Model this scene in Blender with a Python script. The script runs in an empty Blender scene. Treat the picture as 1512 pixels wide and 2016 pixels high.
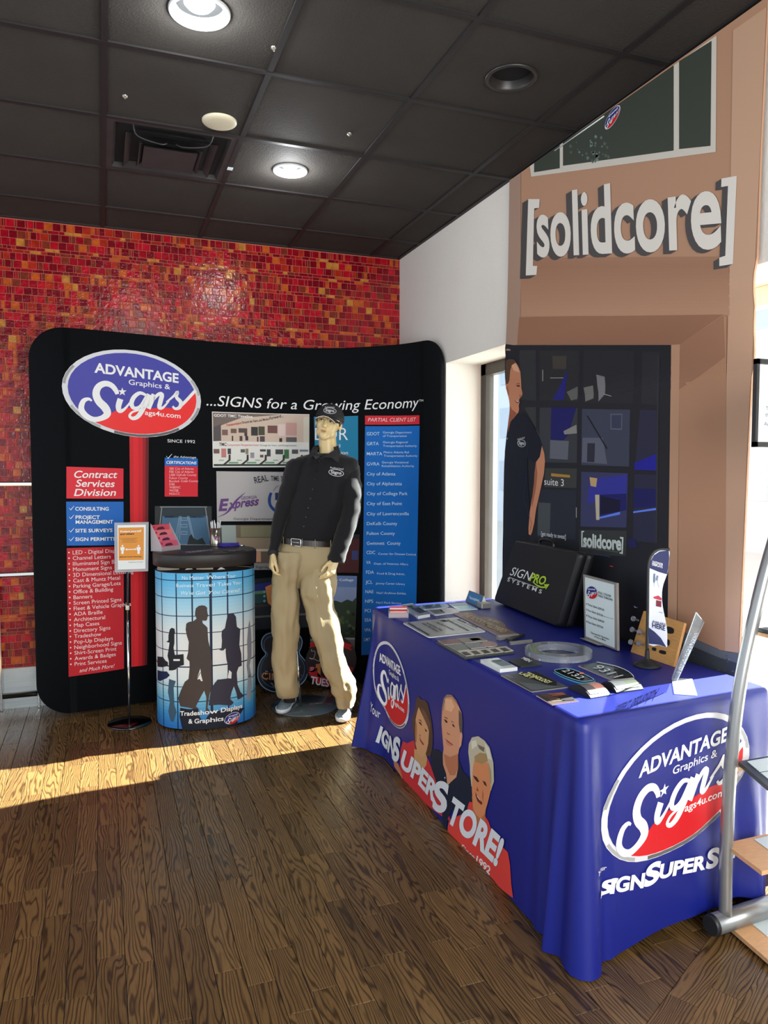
import bpy, bmesh, math, random
from mathutils import Vector, Matrix, noise
from mathutils.geometry import tessellate_polygon
random.seed(7)
SC = bpy.context.scene
COL = SC.collection

# ------------------------------------------------------------------ camera
F, PITCH, YAW, ROLL, CAMH = 1480.68, 0.0529, 0.3595, 0.0005, 1.5033
_cy, _sy, _cp, _sp = math.cos(YAW), math.sin(YAW), math.cos(PITCH), math.sin(PITCH)
FWD = Vector((_sy*_cp, _cy*_cp, -_sp)); _r0 = Vector((_cy, -_sy, 0)); _u0 = _r0.cross(FWD)
RT = math.cos(ROLL)*_r0 + math.sin(ROLL)*_u0
UP = -math.sin(ROLL)*_r0 + math.cos(ROLL)*_u0
CAM = Vector((0, 0, CAMH))
cam = bpy.data.objects.new('camera', bpy.data.cameras.new('camera')); COL.objects.link(cam)
cam.data.sensor_fit = 'HORIZONTAL'; cam.data.sensor_width = 36.0
cam.data.lens = 36.0*F/1512.0; cam.data.clip_start = 0.05; cam.data.clip_end = 200
cam.matrix_world = Matrix.Translation(CAM) @ Matrix((RT, UP, -FWD)).transposed().to_4x4()
SC.camera = cam

# ------------------------------------------------------------------ world, sun, lamps, exposure
w = bpy.data.worlds.new('sky'); SC.world = w; w.use_nodes = True
bg = w.node_tree.nodes['Background']; bg.inputs[0].default_value = (0.84, 0.92, 1.0, 1); bg.inputs[1].default_value = 1.5
sd = bpy.data.lights.new('sun', 'SUN'); sd.energy = 80; sd.angle = 0.009; sd.color = (1.0, 0.95, 0.86)
sun = bpy.data.objects.new('sun', sd); COL.objects.link(sun)
SUN = Vector((-1.0, -0.065, -0.645)).normalized()
sun.rotation_euler = SUN.to_track_quat('-Z', 'Y').to_euler(); sun.location = (6, 3, 5)
ld = bpy.data.lights.new('rear_fill', 'AREA'); ld.shape = 'RECTANGLE'; ld.size = 2.4; ld.size_y = 1.8  # added area lamp behind the camera, fills the room
ld.energy = 150; ld.color = (1.0, 0.97, 0.93)
la = bpy.data.objects.new('rear_fill', ld); COL.objects.link(la)
la.location = (1.0, -1.5, 1.9); la.rotation_euler = (math.radians(84), 0, math.radians(4))
vs = SC.view_settings
vs.view_transform = 'Standard'; vs.look = 'None'; vs.gamma = 1.0; vs.use_curve_mapping = False; vs.exposure = 0.0
SC.cycles.max_bounces = 8; SC.cycles.transparent_max_bounces = 16; SC.cycles.use_denoising = True
SC.cycles.sample_clamp_indirect = 4.0; SC.cycles.caustics_reflective = False; SC.cycles.caustics_refractive = False

# ------------------------------------------------------------------ pixel maths (frame 1512 x 2016)
def ray(x, y): return FWD + RT*((x-756)/F) - UP*((y-1008)/F)
def on(ax, v, x, y):
    d = ray(x, y); return CAM + d*((v-CAM[ax])/d[ax])
def onz(x, y, z=0.0): return on(2, z, x, y)
def ony(x, y, v): return on(1, v, x, y)
def onx(x, y, v): return on(0, v, x, y)
def pr(p):
    q = p-CAM; z = q.dot(FWD); return (756+F*q.dot(RT)/z, 1008-F*q.dot(UP)/z)

# ------------------------------------------------------------------ materials
def lin(c):
    return tuple((v/255/12.92 if v/255 <= 0.04045 else ((v/255+0.055)/1.055)**2.4) for v in c)
_M = {}
def mat(name, c=(128, 128, 128), rough=0.6, metal=0.0, spec=0.5, alpha=1.0, emit=0.0, noise_s=0, noise_a=0.0, bump=0.0, bump_s=200, coat=0.0, trans=0.0, sheen=0.0, strech=None):
    if name in _M: return _M[name]
    m = bpy.data.materials.new(name); m.use_nodes = True; nt = m.node_tree; b = nt.nodes['Principled BSDF']
    col = lin(c)+(1,)
    b.inputs['Base Color'].default_value = col; b.inputs['Roughness'].default_value = rough
    b.inputs['Metallic'].default_value = metal; b.inputs['Specular IOR Level'].default_value = spec
    b.inputs['Coat Weight'].default_value = coat; b.inputs['Sheen Weight'].default_value = sheen
    if trans: b.inputs['Transmission Weight'].default_value = trans; b.inputs['IOR'].default_value = 1.46
    if emit: b.inputs['Emission Color'].default_value = col; b.inputs['Emission Strength'].default_value = emit
    tc = None
    if noise_a or bump: tc = nt.nodes.new('ShaderNodeTexCoord'); out = tc.outputs['Object']
    if tc and strech:
        mp = nt.nodes.new('ShaderNodeMapping'); mp.inputs['Scale'].default_value = strech; nt.links.new(out, mp.inputs[0]); out = mp.outputs[0]
    if noise_a:
        n = nt.nodes.new('ShaderNodeTexNoise'); n.inputs['Scale'].default_value = noise_s; n.inputs['Detail'].default_value = 5
        nt.links.new(out, n.inputs['Vector'])
        r = nt.nodes.new('ShaderNodeMapRange'); r.inputs[1].default_value = 0.25; r.inputs[2].default_value = 0.75
        r.inputs[3].default_value = 1-noise_a; r.inputs[4].default_value = 1+noise_a
        nt.links.new(n.outputs['Fac'], r.inputs[0])
        mx = nt.nodes.new('ShaderNodeVectorMath'); mx.operation = 'SCALE'; mx.inputs[0].default_value = col[:3]
        nt.links.new(r.outputs[0], mx.inputs['Scale']); nt.links.new(mx.outputs[0], b.inputs['Base Color'])
    if bump:
        n2 = nt.nodes.new('ShaderNodeTexNoise'); n2.inputs['Scale'].default_value = bump_s; n2.inputs['Detail'].default_value = 3
        nt.links.new(out, n2.inputs['Vector'])
        bp = nt.nodes.new('ShaderNodeBump'); bp.inputs['Strength'].default_value = bump; bp.inputs['Distance'].default_value = 0.01
        nt.links.new(n2.outputs['Fac'], bp.inputs['Height']); nt.links.new(bp.outputs[0], b.inputs['Normal'])
    _M[name] = m; return m
def glassy(name, tint=(235, 245, 248), op=0.12, rough=0.03):
    """thin clear sheet: light passes, a little is reflected"""
    if name in _M: return _M[name]
    m = bpy.data.materials.new(name); m.use_nodes = True; nt = m.node_tree; nt.nodes.clear()
    o = nt.nodes.new('ShaderNodeOutputMaterial'); t = nt.nodes.new('ShaderNodeBsdfTransparent'); t.inputs[0].default_value = lin(tint)+(1,)
    g = nt.nodes.new('ShaderNodeBsdfPrincipled'); g.inputs['Base Color'].default_value = lin(tint)+(1,); g.inputs['Roughness'].default_value = rough
    mx = nt.nodes.new('ShaderNodeMixShader'); mx.inputs[0].default_value = op
    nt.links.new(t.outputs[0], mx.inputs[1]); nt.links.new(g.outputs[0], mx.inputs[2]); nt.links.new(mx.outputs[0], o.inputs[0])
    _M[name] = m; return m
def pm(r, g, b):      # matt printed ink
    return mat('ink_%d_%d_%d' % (r, g, b), (r, g, b), rough=0.55, spec=0.3)

# ------------------------------------------------------------------ mesh building
ORG = {}
class MB:
    def __init__(s): s.v = []; s.f = []; s.mi = []; s.sm = []
    def add(s, vs, fs, mi=0, smooth=False):
        n = len(s.v); s.v += [Vector(v) for v in vs]
        for f in fs: s.f.append([i+n for i in f]); s.mi.append(mi); s.sm.append(smooth)
        return s
    def box(s, a, b, mi=0, M=None):
        x0, y0, z0 = a; x1, y1, z1 = b
        vs = [(x0,y0,z0),(x1,y0,z0),(x1,y1,z0),(x0,y1,z0),(x0,y0,z1),(x1,y0,z1),(x1,y1,z1),(x0,y1,z1)]
        if M: vs = [M @ Vector(v) for v in vs]
        return s.add(vs, [(0,3,2,1),(4,5,6,7),(0,1,5,4),(1,2,6,5),(2,3,7,6),(3,0,4,7)], mi)
    def prism(s, poly, fn0, fn1, mi=0, side_mi=None, smooth=False):
        """poly: 2d outline (ccw); fn0/fn1 map (x,y) to the two faces"""
        n = len(poly); a = [fn0(*p) for p in poly]; b = [fn1(*p) for p in poly]
        tri = tessellate_polygon([[Vector((p[0], p[1], 0)) for p in poly]])
        k = len(s.v); s.v += [Vector(v) for v in a+b]
        for t in tri:
            s.f.append([k+i for i in t]); s.mi.append(mi if side_mi is None else side_mi); s.sm.append(False)
            s.f.append([k+n+i for i in reversed(t)]); s.mi.append(mi); s.sm.append(False)
        for i in range(n):
            j = (i+1) % n; s.f.append([k+i, k+j, k+n+j, k+n+i]); s.mi.append(mi if side_mi is None else side_mi); s.sm.append(smooth)
        return s
    def rings(s, rings, mi=0, smooth=True, caps=True, closed=True):
        n = len(rings[0]); k = len(s.v)
        for r in rings: s.v += [Vector(p) for p in r]
        for i in range(len(rings)-1):
            for j in range(n if closed else n-1):
                j2 = (j+1) % n
                s.f.append([k+i*n+j, k+i*n+j2, k+(i+1)*n+j2, k+(i+1)*n+j]); s.mi.append(mi); s.sm.append(smooth)
        if caps and closed:
            s.f.append([k+j for j in reversed(range(n))]); s.mi.append(mi); s.sm.append(False)
            e = k+(len(rings)-1)*n; s.f.append([e+j for j in range(n)]); s.mi.append(mi); s.sm.append(False)
        return s
    def lathe(s, prof, c=(0,0,0), n=32, mi=0, axis='z', caps=True, sx=1, sy=1):
        rs = []
        for r, z in prof:
            ring = []
            for k in range(n):
                a = 2*math.pi*k/n; x, y = r*math.cos(a)*sx, r*math.sin(a)*sy
                p = {'z': (x, y, z), 'y': (x, z, y), 'x': (z, x, y)}[axis]
                ring.append(Vector(p)+Vector(c))
            rs.append(ring)
        return s.rings(rs, mi, True, caps)
    def tube(s, path, r, n=12, mi=0, caps=True):
        path = [Vector(p) for p in path]; rr = r if isinstance(r, (list, tuple)) else [r]*len(path)
        rs = []; prev = None
        for i, p in enumerate(path):
            t = (path[min(i+1, len(path)-1)]-path[max(i-1, 0)]).normalized()
            if prev is None:
                a = Vector((0, 0, 1)) if abs(t.z) < 0.9 else Vector((1, 0, 0)); u = t.cross(a).normalized()
            else: u = (prev - t*prev.dot(t)).normalized()
            prev = u; v = t.cross(u)
            q = rr[i]; q = q if isinstance(q, tuple) else (q, q)
            rs.append([p+u*q[0]*math.cos(2*math.pi*k/n)+v*q[1]*math.sin(2*math.pi*k/n) for k in range(n)])
        return s.rings(rs, mi, True, caps)
def mesh(mb, mats, org=Vector((0, 0, 0)), name='mesh'):
    me = bpy.data.meshes.new(name); me.from_pydata([tuple(v-org) for v in mb.v], [], mb.f)
    for m in (mats if isinstance(mats, (list, tuple)) else [mats]): me.materials.append(m)
    if any(mb.mi): me.polygons.foreach_set('material_index', mb.mi)
    me.polygons.foreach_set('use_smooth', mb.sm); me.update(); return me
def obj(name, mb, mats, parent=None, loc=None, bevel=0, label=None, fix=True):
    org = ORG[parent.name] if parent else Vector(loc) if loc is not None else Vector((0, 0, 0))
    me = mesh(mb, mats, org, name)
    if fix:
        bm = bmesh.new(); bm.from_mesh(me); bmesh.ops.recalc_face_normals(bm, faces=bm.faces); bm.to_mesh(me); bm.free()
    o = bpy.data.objects.new(name, me); COL.objects.link(o)
    if parent: o.parent = parent
    else: o.location = org
    ORG[o.name] = org
    if bevel:
        b = o.modifiers.new('bevel', 'BEVEL'); b.width = bevel; b.segments = 2; b.limit_method = 'ANGLE'; b.angle_limit = math.radians(40)
    if label: o['label'] = label
    return o
def thing(name, label, cat, loc, group=None):
    o = bpy.data.objects.new(name, None); COL.objects.link(o); o.location = loc; o.empty_display_size = 0.05
    ORG[o.name] = Vector(loc); tag(o, label, cat, group); return o
def tag(o, label, cat, group=None):
    o['label'] = label; o['category'] = cat
    if group: o['group'] = group
    return o
def struct(o): o['kind'] = 'structure'; return o
def sm(pts, n=6, closed=True):
    """catmull-rom through 2d/3d points"""
    out = []; N = len(pts)
    P = [Vector(p if len(p) == 3 else (p[0], p[1], 0)) for p in pts]; dim = len(pts[0])
    rng = range(N) if closed else range(N-1)
    for i in rng:
        a, b, c, d = (P[(i-1) % N], P[i], P[(i+1) % N], P[(i+2) % N]) if closed else (P[max(i-1, 0)], P[i], P[i+1], P[min(i+2, N-1)])
        for k in range(n):
            t = k/n
            q = 0.5*((2*b)+(c-a)*t+(2*a-5*b+4*c-d)*t*t+(3*b-a-3*c+d)*t**3)
            out.append(tuple(q[:dim]))
    if not closed: out.append(tuple(pts[-1]))
    return out
def rrect(x0, y0, x1, y1, r, n=5):
    out = []
    for cx, cy, a0 in ((x1-r, y1-r, 0), (x0+r, y1-r, 90), (x0+r, y0+r, 180), (x1-r, y0+r, 270)):
        for k in range(n+1):
            a = math.radians(a0+90*k/n); out.append((cx+r*math.cos(a), cy+r*math.sin(a)))
    return out

# ------------------------------------------------------------------ flat print on real surfaces
class Surf:
    """a surface point f(u,v) in metres; inv() finds the print position seen at a photo pixel"""
    def __init__(s, f, guess, flip=1, step=None): s.vc = None; s.f = f; s.g = guess; s.flip = flip; s.step = step
    def nrm(s, u, v):
        e = 1e-3; a = s.f(u+e, v)-s.f(u-e, v); b = s.f(u, v+e)-s.f(u, v-e); return a.cross(b).normalized()*s.flip
    def pos(s, u, v, off): return s.f(u, v)+s.nrm(u, v)*off
    def inv(s, x, y, g=None):
        u, v = g or s.g
        for _ in range(25):
            p = pr(s.f(u, v)); e = 1e-4
            a = pr(s.f(u+e, v)); b = pr(s.f(u, v+e))
            J = ((a[0]-p[0])/e, (b[0]-p[0])/e, (a[1]-p[1])/e, (b[1]-p[1])/e)
            det = J[0]*J[3]-J[1]*J[2]
            if abs(det) < 1e-9: break
            rx, ry = x-p[0], y-p[1]
            du = (J[3]*rx-J[1]*ry)/det; dv = (-J[2]*rx+J[0]*ry)/det
            k = min(1, 0.3/max(1e-9, math.hypot(du, dv))); u += du*k; v += dv*k
            if abs(rx)+abs(ry) < 0.01: break
        return Vector((u, v))
def plane(p0, e1, e2):
    p0, e1, e2 = Vector(p0), Vector(e1).normalized(), Vector(e2).normalized()
    return Surf(lambda u, v: p0+e1*u+e2*v, (0, 0))
def put(surf, verts, faces, m, parent, off, name, label=None):
    """verts in surface uv"""
    if surf.step or surf.vc:
        bm = bmesh.new(); bv = [bm.verts.new((p[0], p[1], 0)) for p in verts]
        for f in faces:
            try: bm.faces.new([bv[i] for i in f])
            except ValueError: pass
        us = [p[0] for p in verts]; k = math.ceil(min(us)/surf.step) if surf.step else 0
        for c_ in surf.vc or ():
            if min(p[1] for p in verts) < c_ < max(p[1] for p in verts): bmesh.ops.bisect_plane(bm, geom=bm.verts[:]+bm.edges[:]+bm.faces[:], plane_co=(0, c_, 0), plane_no=(0, 1, 0))
        while surf.step and k*surf.step < max(us):
            bmesh.ops.bisect_plane(bm, geom=bm.verts[:]+bm.edges[:]+bm.faces[:], plane_co=(k*surf.step, 0, 0), plane_no=(1, 0, 0)); k += 1
        bm.verts.index_update(); verts = [(q.co.x, q.co.y) for q in bm.verts]; faces = [[q.index for q in f.verts] for f in bm.faces]; bm.free()
    mb = MB()
    fl = []
    for f in faces:
        a = sum(verts[f[i]][0]*verts[f[(i+1) % len(f)]][1]-verts[f[(i+1) % len(f)]][0]*verts[f[i]][1] for i in range(len(f)))
        fl.append(list(f) if a*surf.flip > 0 else list(reversed(f)))
    mb.add([surf.pos(p[0], p[1], off) for p in verts], fl)
    return obj(name, mb, m, parent, label=label, fix=False)
L0 = 0.0012
def poly(surf, pts, m, parent, layer=0, holes=(), name='printed_shape', label=None, px=True, smooth=0, g=None):
    if smooth: pts = sm(pts, smooth)
    loops = [pts]+list(holes)
    if px:
        L2 = []
        for lp in loops:
            gg = g; o = []
            for p in lp:
                gg = surf.inv(p[0], p[1], gg); o.append((gg.x, gg.y)); gg = tuple(gg)
            L2.append(o)
        loops = L2
    tri = tessellate_polygon([[Vector((p[0], p[1], 0)) for p in lp] for lp in loops])
    return put(surf, [p for lp in loops for p in lp], tri, m, parent, L0+layer*0.0007, name, label)
def stroke(surf, pts, wd, m, parent, layer=0, name='printed_line', px=True, smooth=0, g=None, closed=False, label=None):
    """strip of given width(s), in pixels (px) or metres"""
    wds = list(wd) if isinstance(wd, (list, tuple)) else [wd]*len(pts)
    if smooth:
        q = sm([(p[0], p[1], w_) for p, w_ in zip(pts, wds)], smooth, closed); pts = [(a, b) for a, b, c in q]; wds = [c for a, b, c in q]
    n = len(pts); Lp = []; Rp = []
    for i in range(n):
        if closed: a, b = pts[(i-1) % n], pts[(i+1) % n]
        else: a, b = pts[max(i-1, 0)], pts[min(i+1, n-1)]
        dx, dy = b[0]-a[0], b[1]-a[1]; l = math.hypot(dx, dy) or 1; nx, ny = -dy/l*wds[i]/2, dx/l*wds[i]/2
        Lp.append((pts[i][0]+nx, pts[i][1]+ny)); Rp.append((pts[i][0]-nx, pts[i][1]-ny))
    if px:
        gg = g; o = []
        for p in Lp+Rp: gg = surf.inv(p[0], p[1], gg); o.append((gg.x, gg.y)); gg = tuple(gg)
        Lp, Rp = o[:n], o[n:]
    fs = [(i, (i+1) % n, n+(i+1) % n, n+i) for i in range(n if closed else n-1)]
    return put(surf, Lp+Rp, fs, m, parent, L0+layer*0.0007, name, label)
_T = {}
def glyphs(s, bold=0.0, italic=0.0, space=1.0):
    k = (s, bold, italic, space)
    if k in _T: return _T[k]
    cu = bpy.data.curves.new('t', 'FONT'); cu.body = s; cu.size = 1.0; cu.offset = bold; cu.shear = italic; cu.space_character = space
    cu.resolution_u = 6 if len(s) < 11 else 3; cu.fill_mode = 'BOTH'
    o = bpy.data.objects.new('t', cu); me = o.to_mesh()
    vs = [(v.co.x, v.co.y) for v in me.vertices]; fs = [tuple(p.vertices) for p in me.polygons]
    o.to_mesh_clear(); bpy.data.objects.remove(o); bpy.data.curves.remove(cu)
    _T[k] = (vs, fs, min(v[0] for v in vs), max(v[0] for v in vs)); return _T[k]
CAP = max(v[1] for v in glyphs('H')[0])
def ptext(surf, s, p0, p1, up, m, parent, layer=3, bold=0.0, italic=0.0, g=None, label=None):
    """text between two baseline pixels; up = cap height in px, or the (dx,dy) to the cap line"""
    vs, fs, x0, x1 = glyphs(s, bold, italic); up = up if isinstance(up, tuple) else (0, -up)
    a = surf.inv(p0[0], p0[1], g); b = surf.inv(p1[0], p1[1], tuple(a)); c = surf.inv(p0[0]+up[0], p0[1]+up[1], tuple(a))
    U = b-a; V = c-a
    q = [tuple(a+U*((x-x0)/(x1-x0))+V*(y/CAP)) for x, y in vs]
    return put(surf, q, fs, m, parent, L0+layer*0.0007, 'lettering', label)
def utext(surf, s, u, v, h, m, parent, layer=3, bold=0.0, italic=0.0, xs=1.0, align='l', width=None, su=1, label=None):
    vs, fs, x0, x1 = glyphs(s, bold, italic); k = h/CAP
    if width: xs = width/((x1-x0)*k)
    o = {'l': 0, 'c': (x1-x0)/2, 'r': x1-x0}[align]
    q = [(u+su*(x-x0-o)*k*xs, v+y*k) for x, y in vs]
    return put(surf, q, fs, m, parent, L0+layer*0.0007, 'lettering', label)
# round company badge, drawn once in its own square (-1..1) and laid on any surface
def _n(pts):
    out = []
    for p in pts:
        X, Y = p[0], p[1]; q = ((X-765)/515.0, -((Y-0.11*(X-765))-587)/325.0); out.append(q+((p[2]/515.0,) if len(p) > 2 else ()))
    return out
BADGE_STROKES = [
    [(632,590,30),(620,560,38),(590,525,42),(545,512,46),(500,535,50),(482,585,56),(500,640,60),(545,690,64),(560,735,56),(525,765,42),(465,775,40),(410,745,44),(380,695,44),(395,640,36),(430,625,24),(452,640,14)],
    [(655,625,46),(640,680,44),(650,715,36),(685,700,20),(735,640,14)],
    [(850,600,20),(800,580,28),(755,610,34),(735,660,36),(755,695,30),(800,680,22),(845,610,24)],
    [(868,590,40),(830,680,40),(790,750,36),(750,772,30),(722,755,22),(740,725,16),(800,705,14),(870,665,14)],
    [(905,590,40),(885,640,40),(862,700,36)],
    [(880,660,16),(930,595,26),(965,590,36),(955,640,38),(945,690,34),(975,690,20),(1020,640,14)],
    [(1000,650,14),(1060,600,20),(1088,570,30),(1080,610,30),(1115,650,34),(1105,690,30),(1070,700,22),(1050,680,18)],
    [(1100,690,26),(1150,645,26),(1235,555,26)]]
def badge(surf, parent, L, R, T, B, layer=2, px=True, g=None, words=True, deep=False, small=False):
    if px:
        L = surf.inv(*L, g); R = surf.inv(*R, tuple(L)); T = surf.inv(*T, tuple(L)); B = surf.inv(*B, tuple(L))
    L, R, T, B = Vector(L), Vector(R), Vector(T), Vector(B)
    c = (L+R)/2; A = (R-L)/2; V = (T-B)/2; c = (c+(T+B)/2)/2
    mp = lambda p: tuple(c+A*p[0]+V*p[1])
    blue = pm(28, 34, 120) if deep else pm(66, 66, 158); red = pm(205, 22, 32) if deep else pm(232, 48, 48); wh = pm(238, 238, 236)
    n = 40; el = lambda r: [(r*math.cos(2*math.pi*k/n), r*math.sin(2*math.pi*k/n)) for k in range(n)]
    def sh(pts, m, lay, nm='printed_shape', lb=None): return poly(surf, [mp(p) for p in pts], m, parent, lay, px=False, name=nm, label=lb)
    sh(el(1.0), pm(214, 214, 218), layer, 'badge_rim', 'silver rim of the badge')
    if not small:
        for a0, a1, cc in ((150, 176, 150), (205, 240, 165), (252, 312, 96), (8, 30, 170), (330, 350, 150)):
            pts = [(math.cos(math.radians(a0+(a1-a0)*t/6))*0.975, math.sin(math.radians(a0+(a1-a0)*t/6))*0.965) for t in range(7)]
            stroke(surf, [mp(p) for p in pts], 0.035*A.length, pm(cc, cc, cc), parent, layer+0.5, px=False)
    r_ = 0.925; sh(el(r_), blue, layer+1, 'badge_field', 'blue field of the badge')
    cut = _n([(395,730),(470,790),(545,760),(620,712),(700,690),(860,700),(960,690),(1100,700),(1150,655),(1237,560)])
    a1 = math.atan2(cut[-1][1], cut[-1][0]); a0 = math.atan2(cut[0][1], cut[0][0])
    arc = [(r_*math.cos(a1+(a0-a1)*t/20), r_*math.sin(a1+(a0-a1)*t/20)) for t in range(21)]
    sh(cut+arc, red, layer+2, 'badge_field', 'red lower field of the badge')
    for st in BADGE_STROKES:
        q = _n(st); stroke(surf, [mp(p) for p in q], [p[2]*A.length*0.92 for p in q], wh, parent, layer+3, px=False, smooth=4, name='script_letter')
    star = _n([(668+ (33 if k % 2 == 0 else 13)*math.sin(math.pi*k/5), 572-(33 if k % 2 == 0 else 13)*math.cos(math.pi*k/5)) for k in range(10)])
    if not small: sh(star, wh, layer+3, 'star')
    def tx(s, X0, X1, Y, h, bold):
        vs, fs, x0, x1 = glyphs(s, bold); a, b = _n([(X0, Y+0.11*(X0-765)), (X1, Y+0.11*(X1-765))])
        q = [mp((a[0]+(b[0]-a[0])*(x-x0)/(x1-x0), a[1]+y/CAP*h/325.0)) for x, y in vs]
        put(surf, q, fs, wh, parent, L0+(layer+3)*0.0007, 'lettering')
    if words:
        tx('ADVANTAGE', 470, 1097, 462, 68, 0.03)
        if not small: tx('Graphics &', 715, 1030, 522, 38, 0.008); tx('ags4u.com', 835, 1113, 737, 36, 0.012)
# ================================================================== the room
WX, WY, CZ = 2.098, 5.258, 3.076
XL, YB = -2.0, -1.2
tile_m = []
for i, (c, a) in enumerate([((112, 3, 20), .3), ((142, 6, 26), .3), ((168, 12, 32), .3), ((158, 38, 22), .35), ((174, 78, 26), .35), ((178, 118, 48), .3), ((116, 42, 26), .3)]):
    tile_m.append(mat('glass_tile_%d' % i, c, rough=0.17, spec=0.38, noise_s=26, noise_a=a, bump=0.28, bump_s=38))
grout = mat('grout', (186, 100, 82), rough=0.85)
wb = struct(obj('wall_back', MB().box((XL, WY, 0), (WX+0.45, WY+0.12, CZ+0.1)), grout))
tiles = []; z = 0.262; rng = random.Random(3)
rows = []
while z < CZ-0.006:
    thin = rng.random() < 0.34
    h = 0.018 if thin else 0.044
    if z+h > CZ: h = CZ-z-0.002
    rows.append((z, h, thin)); z += h+0.0028
def tcol(thin, wd):
    r = rng.random()
    if thin: return rng.choice([0, 1, 1, 6, 3, 0, 4]) if r > 0.08 else 5
    if wd < 0.03: return rng.choice([0, 0, 1, 1, 2, 6, 6, 3])if r > 0.2 else 4
    return 0 if r < .30 else 1 if r < .56 else 2 if r < .72 else 3 if r < .82 else 4 if r < .905 else 5 if r < .93 else 6
for z, h, thin in rows:
    x = -1.5+rng.random()*0.03
    while x < WX-0.004:
        wd = rng.choice([0.062, 0.048, 0.03, 0.048, 0.022]) if thin else rng.choice([0.045, 0.045, 0.045, 0.022, 0.018, 0.010, 0.010, 0.032, 0.045])
        x1 = min(x+wd, WX-0.002)
        tiles.append((x, x1, z, z+h, tcol(thin, wd), rng.uniform(0.0035, 0.006))); x = x1+0.0028
def vis(t):
    p = pr(Vector(((t[0]+t[1])/2, WY, (t[2]+t[3])/2)))
    if not (0 < p[0] < 790 and 400 < p[1] < 1330): return 0
    if t[2] < 2.33 and t[0] > -0.42: return 0
    return (t[1]-t[0])*(t[3]-t[2])*(1+0.2*(WX-t[0]))
tiles.sort(key=lambda t: -vis(t))
def tilebox(mb, t, mi=0):
    x0, x1, z0, z1, _, d = t; y = WY-d; e = 0.0012
    mb.add([(x0, WY, z0), (x1, WY, z0), (x1, WY, z1), (x0, WY, z1), (x0+e, y, z0+e), (x1-e, y, z0+e), (x1-e, y, z1-e), (x0+e, y, z1-e)],
           [(4, 5, 6, 7), (0, 1, 5, 4), (1, 2, 6, 5), (2, 3, 7, 6), (3, 0, 4, 7)], mi)
for t in tiles[:300]:
    mb = MB(); tilebox(mb, t); obj('mosaic_tile', mb, tile_m[t[4]], wb, fix=False)
mb = MB()
for t in tiles[300:]: tilebox(mb, t, t[4])
o = obj('mosaic_tiles', mb, tile_m, wb, fix=False); o['kind'] = 'stuff'

steel = mat('brushed_steel', (176, 184, 186), rough=0.32, metal=0.85, noise_s=6, noise_a=.12, strech=(1, 1, 30))
chrome = mat('chrome', (225, 225, 222), rough=0.12, metal=1.0)
dark_tube = mat('dark_tube', (60, 54, 46), rough=0.3, metal=0.7)
struct(obj('baseboard_back', MB().box((XL, WY-0.012, 0.0), (WX, WY, 0.258)), steel))
for i, zz in enumerate((1.428, 0.858)):
    struct(obj('trim_%d' % (i+1), MB().box((-1.6, WY-0.03, zz-0.014), (-0.33, WY-0.005, zz+0.014)), chrome, bevel=0.006))
for i, px in enumerate((0, 74)):
    X = ony(px, 1260, WY-0.05).x
    struct(obj('trim_%d' % (i+3), MB().box((X-0.007, WY-0.062, 0.0), (X+0.007, WY-0.044, 0.845)), chrome, bevel=0.003))
struct(obj('trim_5', MB().tube([(-1.6, WY-0.03, 0.085), (-0.33, WY-0.03, 0.085)], 0.015), dark_tube))

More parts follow.
